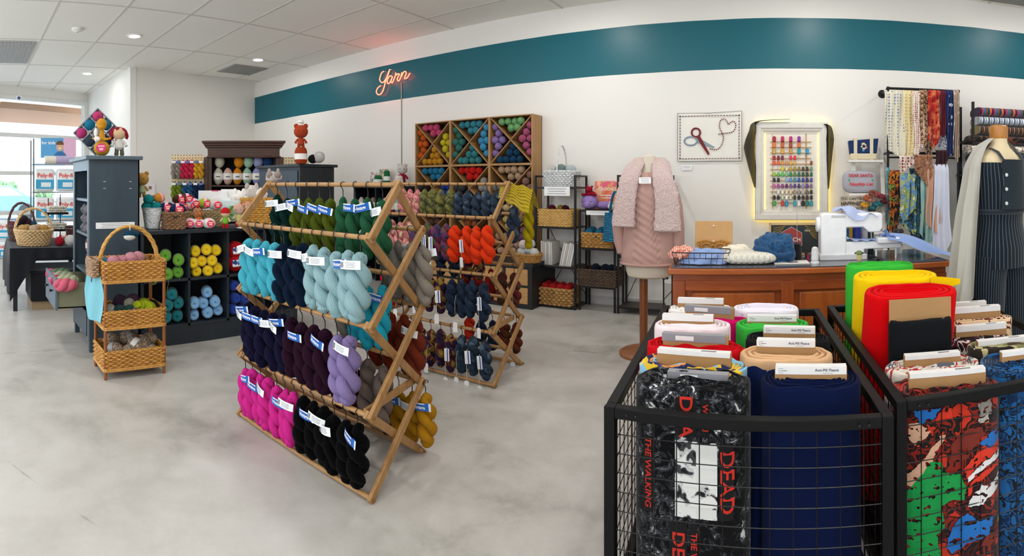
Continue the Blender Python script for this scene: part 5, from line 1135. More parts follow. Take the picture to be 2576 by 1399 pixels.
# items on third unit: green hat on styrofoam head, green balls, sign, straw box
t = thing('mannequin_head', 'white foam head wearing a dark green knitted hat', 'mannequin head', (-1.79, 5.80, 1.402), -.4)
put(MB().lathe([(0, 0), (.07, 0), (.06, .06), (.055, .11), (.08, .16), (.09, .22), (.085, .28), (.06, .32), (0, .335)], 20), 'head', plain('#eceae6', .6), t)
put(MB().ell((0, -.085, .2), (.014, .02, .025), 8, 6), 'nose', plain('#eceae6', .6), t)
put(MB().lathe([(.098, .235), (.1, .25), (.098, .3), (.07, .345), (0, .36)], 20), 'knitted_hat', knit('#1f5a38', 160.), t); put(MB().tube([(.1*cos(a), .1*sin(a), .235) for a in [2*pi*i/20 for i in range(20)]], .012, 6, True), 'hat_brim', knit('#1f5a38', 160.), t)
for i, (dx, dz) in enumerate([(-.11, 0), (-.0, 0), (-.06, .08)]): yball((-1.84+dx, 5.70, 1.45+dz*.6), .048, '#17402c', 'dark green yarn ball beside the foam head, '+['left', 'right', 'top'][i], 'green balls beside the foam head')
paper_sign('white paper sign on the upper shelf left of the pink dress form', (-1.86, 5.66, 1.37), 0, .3, .085, 3)
basket('straw_basket', 'straw basket of pink yarn behind the pink dress form', (-1.72, 5.82, .662), 0, .44, .26, .2, '#b98d48', '#e2bd74', 11, .02, .015, .024, 1.05)
yball((-1.86, 5.76, .86), .05, '#e0a0ac', 'pink yarn ball in the straw basket behind the dress form', None)
t = thing('wire_rack', 'narrow black wire stand beside the wooden counter', 'rack', (-1.32, 5.2, 0)); 
for x in (0, .09): put(MB().tube([(x, 0, 0), (x, 0, 1.2)], .008, 6), 'post', bm_, t)
for k in range(6): put(MB().tube([(0, 0, .1+.2*k), (.09, 0, .1+.2*k+.1)], .004, 5), 'rung', bm_, t)
t = thing('waste_bin', 'white plastic waste bin beside the left end of the wooden counter', 'bin', (-1.22, 5.45, 0))
put(MB().lathe([(0, .004), (.12, .004), (.155, .44), (.162, .45), (.15, .45), (.118, .02), (0, .02)], 28), 'bin_body', plain('#e4e2de', .5), t)
# ================= pink sweater dress form =================
DX, DY = -1.30, 4.41
t = thing('dress_form', 'dress form on a wooden pole wearing a pink cabled sweater', 'dress form', (DX, DY, 0), .12)
lin_ = cloth('#d9cfbd')
def body(z0=0, grow=0.):
    prof = [(.69, .19, .135), (.72, .205, .15), (.80, .21, .155), (.90, .205, .15), (1.02, .175, .125), (1.12, .165, .12), (1.25, .185, .14), (1.36, .205, .15), (1.46, .215, .14), (1.54, .19, .115), (1.585, .11, .085), (1.62, .062, .062), (1.70, .056, .056), (1.73, .05, .05)]
    return prof
def bodygrid(prof, grow, z0, z1, n=40, cable=False, ox=.07):
    m = MB(); ps = [p for p in prof]
    def at(z):
        for a, b in zip(ps, ps[1:]):
            if a[0] <= z <= b[0]: q = (z-a[0])/(b[0]-a[0]); q = q*q*(3-2*q) if False else q; return a[1]+(b[1]-a[1])*q, a[2]+(b[2]-a[2])*q
        return ps[-1][1:] if z > ps[-1][0] else ps[0][1:]
    def f(u, v):
        z = z0+(z1-z0)*v; rx, ry = at(z); a = 2*pi*u; g = grow
        if cable and sin(a) < -.2:
            cx_ = cos(a)*rx; g += .010*sin(z*95+cx_*60)*sin(cx_*110)**2*(abs(cx_) < .12)
        return (ox*0+(rx+g)*cos(a), (ry+g)*sin(a), z)
    m.grid(f, n, int((z1-z0)/.008) if cable else 26); return m
pf = body(); form = MB()
form.lathe([(0, .69), (.13, .66), (.17, .67)], 24, None, sx=1.1, sy=.8) if False else None
form = bodygrid(pf, 0, .69, 1.73); form.lathe([(0, .675), (.15, .675), (.19, .69)], 32, None, 0, 2*pi, 1, .72); form.lathe([(.05, 1.73), (.03, 1.745), (0, 1.748)], 20)
put(form, 'torso', lin_, t, (.05, 0, 0))
put(MB().cyl((0, 0, .03), (0, 0, .7), .035, .038, 20), 'pole', wood('#6b3a1c', '#8f532a', 'Z', 5, .35, 9), t)
put(MB().lathe([(0, .06), (.05, .055), (.09, .04), (.13, .034), (.2, .03), (.215, .02), (.215, 0), (0, 0)], 40), 'base', wood('#7c4a2a', '#a06a44', 'X', 5, .4, 4), t)
t = thing('sweater', 'pale pink cable knit sweater worn by the dress form', 'sweater', (DX, DY, 0), .12); pk = knit('#cfa79d', 150.)
pfs = [(.78, .225, .165), (.80, .245, .18), (.86, .25, .185), (1.0, .235, .17), (1.12, .225, .165), (1.28, .235, .175), (1.42, .245, .175), (1.50, .235, .155), (1.56, .19, .13), (1.60, .12, .1)]
put(bodygrid(pfs, 0, .80, 1.59, 110, True), 'knitted_body', pk, t, (.05, 0, 0))
put(MB().tube([((.247)*cos(a), .182*sin(a), .80) for a in [2*pi*i/40 for i in range(40)]], .012, 8, True), 'hem', pk, t, (.05, 0, 0))
put(MB().tube([(.19, .0, 1.50), (.235, .0, 1.45), (.275, .0, 1.3), (.295, .0, 1.12), (.30, -.01, .96), (.29, -.02, .85)], [.04, .066, .067, .063, .06, .052], 16), 'sleeve', pk, t)
put(MB().tube([(-.14, .0, 1.48), (-.19, .02, 1.38), (-.235, .03, 1.15), (-.22, .03, .98), (-.19, .02, .88)], [.04, .066, .06, .055, .05], 16), 'sleeve', pk, t)
# fluffy scarf
t = thing('fluffy_scarf', 'fluffy pale pink scarf hanging around the neck of the dress form', 'scarf', (DX, DY, 0), .12)
fl = NT('fluffy yarn'); v = fl.co(); n = fl.noise(v, 70, 4, .7); n2 = fl.vor(v, 90); fl.bump(fl.math('ADD', n.outputs['Fac'], n2.outputs['Distance']), 1., .012); flm = fl.fin(fl.mix(n.outputs['Fac'], '#d6b0ab', '#f5e4e0'), .95, 0, .1, .2)
def scarf(pts, w0, w1):
    pts = spline(pts, 8); N = len(pts); m = MB(); vs, fs = [], []; K = 18
    for i, p in enumerate(pts):
        a = pts[max(0, i-1)]; b = pts[min(N-1, i+1)]; tv = (b-a).normalized(); s_ = i/(N-1); w = w0+(w1-w0)*s_; th_ = .026
        if i in (0, N-1): w *= .8; th_ *= .4
        side = Vector((1, 0, 0)); side = (side-tv*side.dot(tv)).normalized(); nr = tv.cross(side)
        for k in range(K):
            q = 2*pi*k/K; c_, s2 = cos(q), sin(q); jit = 1+.16*noise.noise(Vector((p.x*30+k, p.z*34, k*.9)))
            vs.append(p+side*(w/2*math.copysign(abs(c_)**.6, c_))*jit+nr*(th_*s2*jit))
    for i in range(N-1):
        for k in range(K): fs.append((i*K+k, i*K+(k+1) % K, (i+1)*K+(k+1) % K, (i+1)*K+k))
    fs.append(tuple(range(K))[::-1]); fs.append(tuple((N-1)*K+k for k in range(K))); m.add(vs, fs); return m
put(scarf([(.06, .10, 1.68), (-.02, .06, 1.70), (-.06, -.06, 1.65), (-.09, -.16, 1.54), (-.115, -.2, 1.40), (-.135, -.205, 1.25), (-.14, -.205, 1.125)], .12, .2), 'left_end', flm, t)
put(scarf([(.04, .10, 1.68), (.12, .06, 1.70), (.16, -.06, 1.65), (.19, -.16, 1.54), (.225, -.2, 1.40), (.235, -.205, 1.25), (.235, -.205, 1.09)], .12, .23), 'right_end', flm, t)
paper_sign('small white price card on the chest of the pink sweater', (DX+.07, DY-.2, 1.52), .35, .1, .055, 3, -.3)
# ================= "Yarn" neon sign =================
t = thing('neon_sign', 'glowing red neon sign reading Yarn on the teal band', 'sign', onY(988, 205, WALL-.05)); o0 = t.location.copy()
st_ = {'letter_y': [[(630,270),(560,330),(510,460),(495,580),(560,665),(640,640),(735,490),(800,310),(850,200)], [(850,200),(770,430),(700,600),(655,800),(600,970),(520,1080),(430,1090),(375,1000),(410,880),(520,775)]],
 'letter_a': [[(945,470),(870,430),(790,510),(750,640),(795,705),(870,640),(935,480),(890,620),(935,672),(990,560),(1045,420)]],
 'letter_r': [[(1045,430),(1060,330),(1075,400),(1130,360),(1185,380),(1120,500),(1120,590),(1175,600),(1235,480),(1275,310)]],
 'letter_n': [[(1275,310),(1245,470),(1330,310),(1400,280),(1425,350),(1370,480),(1400,530),(1470,480),(1555,340)]]}
neon = glow('#ff4a34', 9.)
for nm, strokes in st_.items():
    m = MB()
    for s in strokes: m.tube(spline([onY(x/13.993+920, y/13.993+160, WALL-.05)-o0 for x, y in s], 6), .008, 8)
    put(m, nm, neon, t)
for x, y in ((850, 200), (520, 775), (1555, 340), (630, 270), (1300, 540)): q = onY(x/13.993+920, y/13.993+160, WALL-.05)-o0; put(MB().cyl(q, q+Vector((0, .05, 0)), .005, .005, 6), 'standoff', plain('#dddddd', .4), t)
nl = bpy.data.lights.new('neon light', 'POINT'); nl.energy = 1.3; nl.color = (1, .15, .08); nl.shadow_soft_size = .12; nlo = bpy.data.objects.new('neon_light', nl); COL.objects.link(nlo); nlo.parent = t; nlo.location = (0, -.12, 0)
q = onY(1010, 208, WALL-.008); tag(put(MB().tube([q, Vector((q.x, q.y, 2.2)), Vector((q.x, q.y, 1.45))], .009, 8), 'power_cable', plain('#a8a49c', .5)), 'grey power cable running down the wall from the neon sign', 'cable')
# ================= wooden counter =================
CZ = .905; CO = Vector((-.88, 3.60, 0)); CR = atan2(.28, 2.03); CL = 2.07
t = thing('counter', 'long reddish brown panelled wooden counter behind the fabric bins', 'counter', CO, CR); cwd = wood('#7a300e', '#b25a20', 'X', 5, .35, 7); cwv = wood('#7a300e', '#ad5620', 'Z', 5, .35, 7)
put(MB().box(-.0, -.03, CZ-.05, CL+.03, .74, CZ-.008), 'worktop', wood('#8a3a14', '#c46c2c', 'X', 5, .3, 7), t, bevel=.008)
put(MB().box(.03, .03, CZ-.11, CL, .70, CZ-.05), 'frieze', cwd, t)
put(MB().box(.03, .05, .06, CL, .70, CZ-.11), 'body', cwd, t)
for x in (.03, .80, 1.52, CL-.09): put(MB().box(x, .012, .06, x+.09, .06, CZ-.1), 'stile', cwv, t, bevel=.004)
for z in (.08, .735): put(MB().box(.12, .015, z, CL-.05, .055, z+.07), 'rail', cwd, t, bevel=.004)
for x in (.16, .93, 1.65): put(MB().box(x, .03, .2, min(x+.6, CL-.1), .06, .72), 'panel', wood('#8c3e16', '#ba6426', 'Z', 4, .35, 6), t, bevel=.012)
put(MB().box(.0, .0, 0, CL+.02, .72, .07), 'plinth', cwd, t)
put(MB().box(.02, -.015, CZ-.006, CL, .72, CZ), 'glass_top', plain('#55575f', .12, 0, .8), t)
G = lambda px, py: onZ(px, py, CZ+.001)
# crumpled clothes
def crumple(loc, rx, ry, rz_, name, label, cat, mat, amp=.25, seed=0, rz=0, folds=5):
    m = MB(); 
    def f(u, v):
        a = 2*pi*u; q = v*pi*.5; r = sin(q)**.55 if q > 0 else 0
        d = Vector((cos(a)*r, sin(a)*r, cos(q))); nz = noise.noise(d*2.1+Vector((seed, seed*2, 0)))+.3*noise.noise(d*4.5+Vector((seed, 3, 1))); rg = abs(sin(a*folds*.5+3*nz+v*4))
        k = 1+amp*nz+amp*.35*rg
        return (d.x*rx*k, d.y*ry*k, max(.0, d.z)*rz_*(1+amp*.7*nz+amp*.3*rg)*(1 if v < .98 else 0)+.001)
    m.grid(f, 56, 22); return tag(put(m, name, mat, None, loc, (0, 0, rz)), label, cat)
# wire basket with clothes
p = G(1757, 668); p.y += .14
t = thing('wire_basket', 'black wire basket of folded clothes on the left end of the counter', 'basket', p, CR-.05); m = MB()
W, D, H = .42, .26, .085
for z, s in ((0, .92), (.045, .96), (H, 1)): m.tube([(x*s, y*s, z+.003) for x, y, _, _ in rrect(W, D, .04, 40)], .0028 if z < H else .004, 5, True)
for x, y, _, _ in rrect(W, D, .04, 30): m.tube([(x*.92, y*.92, .003), (x, y, H)], .002, 4)
put(m, 'wire_frame', plain('#1a1a1d', .4), t)
crumple(p+Vector((.03, 0, .005)), .18, .12, .09, 'folded_shirt', 'light blue cotton shirts bundled in the wire basket', 'clothes', cloth('#8ea6d6'), .3, 2, CR)
@cached
def gingham():
    t = NT('gingham'); v = t.co(); a = t.wave(v, 22, 0, 0, 'BANDS', 'X'); b = t.wave(v, 22, 0, 0, 'BANDS', 'Y'); c = t.wave(v, 22, 0, 0, 'BANDS', 'Z')
    f = t.math('MULTIPLY', t.math('ADD', t.math('GREATER_THAN', a.outputs['Fac'], .5), t.math('GREATER_THAN', b.outputs['Fac'], .5)), .5)
    return t.fin(t.ramp(f, [(0, '#f0e0d4'), (.5, '#e09078'), (1, '#d0604a')]), .85)
crumple(p+Vector((-.14, -.05, .04)), .09, .07, .075, 'gingham_cloth', 'red and white gingham cloth on the left of the wire basket', 'cloth', gingham(), .3, 5, .3)
# quilted cushion
p = G(1880, 668); p.y += .13
qm = NT('quilted cloth'); v = qm.co(rot=(0, 0, pi/4)); a = qm.wave(v, 11, 0, 0, 'BANDS', 'X'); b = qm.wave(v, 11, 0, 0, 'BANDS', 'Y'); qm.bump(qm.math('MINIMUM', a.outputs['Fac'], b.outputs['Fac']), .8, .012); qmm = qm.fin('#e9e4d6', .9)
tag(put(MB().grid(lambda u, v: (.205*math.copysign(abs(cos(2*pi*u))**.55, cos(2*pi*u))*sin(pi*v)**.35, .13*math.copysign(abs(sin(2*pi*u))**.55, sin(2*pi*u))*sin(pi*v)**.35, .045-.045*cos(pi*v)), 40, 16), 'quilted_bundle', qmm, None, p, (0, 0, CR)), 'folded cream quilted cloth lying on the counter beside the wire basket', 'cloth')
crumple(Vector((onY(1855, 645, 4.08).x, 4.08, CZ)), .12, .1, .10, 'cream_cloth', 'crumpled cream cloth behind the quilted bundle and cork board', 'cloth', cloth('#eee6d0'), .35, 9)
# jeans
p = G(1945, 664); p.y += .14; p.z += .0
crumple(p+Vector((0, .02, 0)), .155, .12, .19, 'denim_jeans', 'crumpled blue denim jeans on the counter', 'jeans', mottled(50, '#1f4266', '#285078', '#335f88', lo=.3, hi=.7), .26, 4, .2, 5)
tag(put(MB().tube(spline([p+Vector((-.14, -.1, .11)), p+Vector((-.06, -.135, .10)), p+Vector((.04, -.13, .06)), p+Vector((.14, -.1, .07))], 6), .02, 8), 'denim_waistband', cloth('#244a72')), 'folded denim waistband along the front of the crumpled jeans', 'waistband')
# cork board and mask
p = onY(1795, 640, 4.12)
t = thing('cork_board', 'tan square board with a cut cork mask pinned to it on the counter', 'board', (p.x, p.y, CZ), CR*.3+.0); t.rotation_euler = (-.12, -.0, .05)
put(MB().box(-.15, -.01, 0, .15, .01, .29), 'board', plain('#c79a64', .7), t, bevel=.003)
m = MB()
for s in (-1, 1):
    m.tube([(s*(.055+.04*cos(a)), -.03, .085+.026*sin(a)) for a in [2*pi*i/20 for i in range(20)]], .008, 6, True)
    for k in range(5): a = .4+k*.45; m.tube([(s*(.055+.045*cos(a)), -.03, .085+.03*sin(a)), (s*(.062+.075*cos(a)), -.028, .085+.055*sin(a))], .006, 6)
m.tube([(-.02, -.03, .09), (0, -.034, .098), (.02, -.03, .09)], .009, 6); m.tube([(-.13, -.026, .12), (-.06, -.03, .137), (0, -.032, .12), (.06, -.03, .137), (.13, -.026, .12)], .007, 6)
put(m, 'cork_mask', plain('#b98238', .8), t)
for z in (.25, .13): put(MB().ell((0, -.018, z), .008, 8, 6), 'push_pin', plain('#e8e4dc', .3), t)
# letter patch
p = G(1990, 664); t = thing('cloth_patch', 'white cloth patch printed with a large navy and orange letter C', 'cloth', (p.x, p.y+.06, CZ+.002), CR)
put(MB().box(-.13, -.08, 0, .13, .08, .004), 'cloth', cloth('#eae6dc'), t); put(MB().tube([(.045*cos(a)+.02, .03*sin(a), .005) for a in [math.radians(d) for d in range(50, 320, 15)]], .014, 6, flat=.15), 'letter_c', plain('#283a6a', .7), t); put(MB().tube([(.045*cos(a)+.02, .03*sin(a), .0055) for a in [math.radians(d) for d in range(200, 320, 15)]], .008, 6, flat=.3), 'orange_stripe', plain('#c8603a', .7), t)
# thread cones
p = onY(2005, 655, 4.03); t = thing('thread_cone', 'tall black thread cone beside the jeans on the counter', 'thread cone', (p.x, 4.03, CZ)); put(MB().lathe([(0, 0), (.036, 0), (.038, .01), (.034, .1), (.028, .125), (.012, .135), (0, .136)], 20), 'wound_thread', ring('#15151a'), t); put(MB().tube([(0, 0, .13), (.0, 0, .35), (-.01, .05, .56)], .0022, 5), 'thread_rod', plain('#a8a8a8', .4, .6), t)
p = G(2050, 662); t = thing('thread_cone', 'white thread cone left of the sewing machine', 'thread cone', (p.x, p.y, CZ)); put(MB().lathe([(0, 0), (.033, 0), (.033, .012), (.026, .016)], 20), 'cone_base', plain('#e8e8e8', .4), t); put(MB().lathe([(.024, .016), (.027, .03), (.025, .105), (.018, .118), (.008, .122), (0, .122)], 20), 'wound_thread', ring('#e4e2e2'), t)
for i, (px, py, c, cn) in enumerate([(2032, 648, '#8a1c44', 'magenta'), (2038, 640, '#2f8a86', 'teal'), (2030, 655, '#3a2a28', 'dark'), (2046, 650, '#c8423c', 'red')]): q = G(px, py); tag(put(MB().lathe([(0, 0), (.017, 0), (.017, .006), (.013, .01), (.013, .036), (.017, .04), (.017, .046), (0, .046)], 16), 'thread_spool', plain(c, .5), None, (q.x, 4.02+.05*i, CZ)), cn+' thread spool between the black cone and the sewing machine', 'thread spool')
# chalkboard sign behind the counter
q = onY(2000, 605, 5.2)
q = G(2000, 640); t = thing('chalkboard_sign', 'framed chalkboard sign with a red hexagon leaning on the wall behind the counter', 'sign', onY(2000, 640, 4.32), 0); t.location.z = CZ; t.rotation_euler = (-.1, 0, 0)
put(MB().box(-.20, -.006, .01, .20, .006, .25), 'chalkboard', plain('#23282a', .7), t)
put(MB().box(-.215, -.012, 0, .215, .012, .018).box(-.215, -.012, .245, .215, .012, .263).box(-.215, -.012, 0, -.198, .012, .263).box(.198, -.012, 0, .215, .012, .263), 'frame', wood('#b08a56', '#d4b07a', 'X', 5, .5, 9), t)
put(MB().prism([(-.03+.1*cos(a), .13+.1*sin(a)) for a in [math.radians(90+60*i) for i in range(6)]], .003, TR((0, -.008, 0))), 'red_hexagon', plain('#9c2c24', .6), t)
put(MB().tube([(-.03+.1*cos(a), -.01, .13+.1*sin(a)) for a in [math.radians(90+60*i) for i in range(6)]], .003, 4, True), 'hexagon_outline', plain('#b8b8b4', .6), t)
put(MB().text('STITCH', .046, upright((-.03, -.0105, .125)), 0), 'lettering', plain('#e6e2da', .6), t)
m = MB()
for s in (-1, 1):
    for k in range(7): a = .2+k*.12; m.tube([(s*.18, -.008, .13+k*.015), (s*(.15-.01*k), -.009, .15+k*.014)], .002, 4); m.ell((s*(.15-.01*k), -.009, .15+k*.014), (.006, .002, .004), 8, 5)
put(m, 'golden_leaf_sprays', plain('#b8963c', .6), t)
put(MB().text('13270', .02, upright((.10, -.0085, .20), 0), 0), 'number_lettering', plain('#d8d8d0', .6), t)
# ================= sewing machine =================
p = G(2066, 657); t = thing('sewing_machine', 'white computerised sewing machine on the counter with blue cloth over it', 'sewing machine', (p.x, p.y+.02, CZ), CR-.06)
wp = plain('#f4f4f6', .3); wp2 = plain('#d4d2d4', .35)
MT = TR((0, .1, 0)); body_ = [(0, 0), (.32, 0), (.32, .075), (.64, .075), (.65, .14), (.2, .14), (.2, .245), (.33, .25), (.375, .21), (.46, .21), (.485, .24), (.485, .345), (.475, .36), (.02, .36), (0, .345)]
# body pieces (convex prisms of one continuous housing)
m = MB(); m.prism([(0, 0), (.2, 0), (.2, .36), (.02, .36), (0, .345)], .18, MT); put(m, 'column', wp, t, bevel=.012)
put(MB().prism([(.19, .25), (.33, .252), (.375, .21), (.46, .21), (.485, .24), (.485, .345), (.475, .36), (.19, .36)], .178, MT), 'arm_head', wp, t, bevel=.01)
put(MB().prism([(.15, .0), (.34, 0), (.34, .08), (.64, .08), (.65, .14), (.15, .14)], .17, MT), 'bed', wp, t, bevel=.008)
put(MB().box(-.01, .0, 0, .36, .2, .045), 'base', wp2, t, bevel=.006)
put(MB().lathe([(0, .03), (.05, .028), (.058, .02), (.058, 0), (0, 0)], 28, TR((-.0, .1, .27), 0, -pi/2)), 'handwheel', wp, t)
put(MB().box(.34, .03, .085, .66, .17, .105), 'extension_table', plain('#f0eef0', .15), t)
for x in (.44, .6): put(MB().cyl((x, .04, 0), (x, .04, .085), .008, .01, 10), 'table_leg', wp, t)
put(MB().cyl((.415, .1, .14), (.415, .1, .21), .006, .006, 8).cb((.415, .09, .15), (.04, .02, .01)), 'needle_bar', plain('#a8acb0', .25, .8), t)
put(MB().box(.08, .009, .325, .19, .0105, .345), 'panel_seam', plain('#c8c6c8', .4), t)
put(MB().text('SEWING', .012, upright((.4, .008, .325)), 0), 'small_lettering', plain('#8a8a90', .5), t) if False else None
put(MB().cb((.42, .0, .115), (.09, .1, .012), TR((.03, 0, .04), 0, .35)), 'embroidery_hoop', plain('#3c3e44', .4, .3), t)
put(MB().box(.44, -.02, .12, .62, .12, .17), 'embroidery_unit', wp, t, bevel=.012)
# cloth on machine
def sheetcloth(f, name, label, mat, cat='cloth', nu=30, nv=24): return tag(put(MB().grid(f, nu, nv), name, mat), label, cat)
mwm = Matrix.Translation(t.location) @ Matrix.Rotation(CR-.06, 4, 'Z'); lb_ = cloth('#b3c0e4')
sheetcloth(lambda u, v: mwm @ Vector((.12+.32*u+.02*sin(v*5), .0+.16*v-.012, .366+.045*max(0, 1-abs(u-.3)*2.2)+.012*sin(u*17+v*6)-(.1*max(0, .25-v)*4*(max(0, 1-abs(u-.45)*3)))-.02*u)), 'blue_cloth', 'pale lilac blue cloth draped over the top of the sewing machine', lb_)
sheetcloth(lambda u, v: mwm @ Vector((.2+.28*u, .0+.15*v, .148+.03*max(0, 1-u*4)*(.5+.5*sin(v*6))+.006*sin(u*20+v*9))), 'blue_cloth', 'pale blue cloth lying on the sewing machine bed under the needle', cloth('#a8bce8'))
sheetcloth(lambda u, v: mwm @ Vector((.50+.56*u+.02*sin(v*7), -.10+.30*v+.03*sin(u*5), max(.012, .16*(1-u)**1.1+(.02+.055*sin(pi*min(1, u*1.2)))*sin(pi*v)**.7+.014*sin(v*19+u*9)*(1-.5*u)))), 'blue_shirt', 'light blue shirt trailing from the embroidery hoop to the right counter end', cloth('#8da6da'), 'shirt')
sheetcloth(lambda u, v: mwm @ Vector((.49+.09*u, -.04+.09*v, .235-.07*u-.03*v+.01*sin(u*9))), 'blue_shirt_collar', 'pale blue shirt collar stretched in the machine hoop', cloth('#93b4e8'), 'collar', 10, 10)
# paper cup
p = onY(2270, 640, 4.2); t = thing('paper_cup', 'white paper cup with a black lid behind the sewing machine', 'cup', (p.x, 4.36, CZ)); put(MB().lathe([(0, 0), (.03, 0), (.043, .175), (.04, .175)], 24), 'cup_body', plain('#eeeef0', .4), t); put(MB().lathe([(.045, .17), (.047, .178), (.044, .186), (.04, .2), (.034, .203), (0, .2)], 24), 'lid', plain('#17181b', .35), t)
# cactus pin cushion
p = G(2160, 652); t = thing('pin_cushion', 'tiny green cactus pin cushion in a tan pot before the sewing machine', 'pin cushion', (p.x, p.y-.02, CZ)); put(MB().lathe([(0, 0), (.024, 0), (.03, .035), (.03, .038), (0, .038)], 16), 'pot', plain('#d8c890', .6), t); put(MB().ell((0, 0, .05), (.028, .026, .022), 12, 8), 'cactus', knit('#8aa06a', 240.), t); 
for s in (-1, 1): put(MB().ell((s*.03, 0, .05), (.006, .006, .009), 8, 6), 'side_pin', plain('#1d1d20', .4), t)
# big spools seen through the machine
for i, (px, c, cn, w) in enumerate([(2137, '#e0a018', 'golden', .024), (2156, '#2c44a4', 'blue', .036), (2176, '#d0ccd4', 'pale grey', .03), (2192, '#1f3a34', 'dark green', .03), (2131, '#20668a', 'teal', .012)]): q = G(px, 640); tag(put(MB().lathe([(0, 0), (w, 0), (w, .225), (w*.4, .23), (0, .23)], 20), 'large_spool', plain(c, .5), None, (onY(px, 640, 4.3).x, 4.3+(.02*i if i < 4 else -.06), CZ)), cn+' large thread spool behind the sewing machine', 'thread spool')
# ================= things on the back wall =================
YW = WALL-.012
# tapestry
p0, p1 = onY(1705, 285, YW), onY(1866, 405, YW); tw, th2 = p1.x-p0.x, p0.z-p1.z
t = thing('wall_tapestry', 'cream wall tapestry with crossed scissors and a dashed heart', 'tapestry', (p0.x, YW, p1.z))
put(MB().grid(lambda u, v: (tw*u, -.004*sin(u*7)-.004, th2*v*(1+.025*(2*abs(u-.5))**2*(1 if u > .5 else .2))+.012*sin(pi*u)*(-v)), 24, 12), 'woven_cloth', cloth('#efece3'), t)
m = MB(); pts = [(.0, 0), (tw, 0), (tw, th2*1.0), (0, th2)]
m.tube([(0, -.008, 0), (tw, -.008, 0), (tw, -.008, th2*1.02), (tw/2, -.01, th2-.008), (0, -.008, th2)], .0035, 5, True); put(m, 'grey_border', plain('#8c8884', .9), t)
TP = lambda x, y: ((onY(x/3.18+1660, y/3.18+260, YW)-t.location).x, (onY(x/3.18+1660, y/3.18+260, YW)-t.location).z)
def strip(pts, w, d=-.012):
    m = MB(); P = [Vector((a, d, b)) for a, b in pts]; m.tube(P, w, 6, False, True, .3) if False else m.tube(P, w, 6); return m
rd, gy = plain('#7a2a2c', .9), plain('#90a4ae', .9)
def circ(cx_, cy_, rx, ry, n=22): return [TP(cx_+rx*cos(2*pi*i/n), cy_+ry*sin(2*pi*i/n)) for i in range(n+1)]
put(strip(circ(248, 302, 50, 34), .011), 'grey_handle', gy, t); put(strip(circ(290, 235, 34, 34), .012), 'red_handle', rd, t)
def blade(pts, d=0): m = MB(); P = [TP(*q) for q in pts]; return m.prism(P, .008, TR((0, -.01-d, 0)))
put(blade([(286, 290), (310, 276), (440, 350), (428, 358), (300, 318)]), 'grey_blade', gy, t); put(blade([(296, 268), (322, 262), (398, 400), (390, 418), (330, 330)], .009), 'red_blade', rd, t)
heart = [(470,248),(500,242),(540,238),(575,232),(598,212),(608,180),(600,150),(575,146),(550,168),(535,140),(510,124),(488,136),(478,170),(482,205),(500,240),(510,280),(500,320),(480,355),(450,370),(415,368),(392,360)]
m = MB(); P = spline([(TP(*q)[0], -.012, TP(*q)[1]) for q in heart], 4)
L_ = 0; acc = []
for a, b in zip(P, P[1:]):
    n_ = max(1, int((b-a).length/.002)); acc += [a.lerp(b, k/n_) for k in range(n_)]
for i in range(0, len(acc)-7, 11): m.tube([acc[i], acc[i+6]], .0062, 6)
put(m, 'dashed_thread', rd, t)
m = MB()
for i in range(21):
    for z in (.03, th2-.04): m.cb((.03+i*(tw-.06)/20, -.014, z), (.022, .008, .007))
for i in range(15):
    for x in (.03, tw-.03): m.cb((x, -.014, .04+i*(th2-.08)/14), (.007, .008, .02))
put(m, 'dashed_border', plain('#5a2c34', .9), t)
q = onY(1728, 422, YW); paper_sign('small white caption card under the wall tapestry', (q.x, YW-.002, q.z), 0, .12, .055, 2)
# framed thread display
p0, p1 = onY(1900, 309, YW), onY(2083, 553, YW); fx, fz = (p0.x+p1.x)/2, p1.z; fw, fh = p1.x-p0.x, p0.z-p1.z
t = thing('thread_display', 'white framed thread display board with a glowing yellow light strip', 'display board', (fx, YW, fz))
put(MB().box(-fw/2+.05, -.03, .05, fw/2-.05, -.018, fh-.05), 'backing_board', plain('#efe9dc', .7), t)
fwm = plain('#e2ded4', .45)
for (x0, x1, z0, z1) in ((-fw/2, fw/2, 0, .075), (-fw/2, fw/2, fh-.075, fh), (-fw/2, -fw/2+.075, .06, fh-.06), (fw/2-.075, fw/2, .06, fh-.06)):
    put(MB().box(x0, -.075, z0, x1, -.035, z1), 'frame_rail', fwm, t, bevel=.012)
m = MB(); 
for (x0, x1, z0, z1) in ((-fw/2+.07, fw/2-.07, .07, .1), (-fw/2+.07, fw/2-.07, fh-.1, fh-.07), (-fw/2+.07, -fw/2+.1, .1, fh-.1), (fw/2-.1, fw/2-.07, .1, fh-.1)): m.box(x0, -.06, z0, x1, -.03, z1)
put(m, 'inner_moulding', fwm, t, bevel=.005)
led = glow('#ffd92a', 5.); 
m = MB(); m.tube([(x, -.012, z) for x, z in ((-fw/2+.012, .012), (fw/2-.012, .012), (fw/2-.012, fh-.012), (-fw/2+.012, fh-.012))], .008, 6, True); put(m, 'outer_light_strip', led, t)
for x in (-fw/2+.112, fw/2-.112): put(MB().cyl((x, -.036, .12), (x, -.036, fh-.12), .0045, .0045, 6), 'inner_light_strip', glow('#ffe27a', 2.2), t)
rk = MB()
for k in range(12): z = onY(2000, (275+44*k+30)/3.18+260, YW).z-fz; rk.box(-.245+.0, -.045, z-.012, .225, -.03, z-.002)
rk.box(-.225, -.034, .13, -.218, -.03, fh-.13); rk.box(.155, -.034, .13, .175, -.03, fh-.13)
put(rk, 'spool_rack', wood('#b08a5a', '#d8b584', 'X', 5, .5, 9), t)
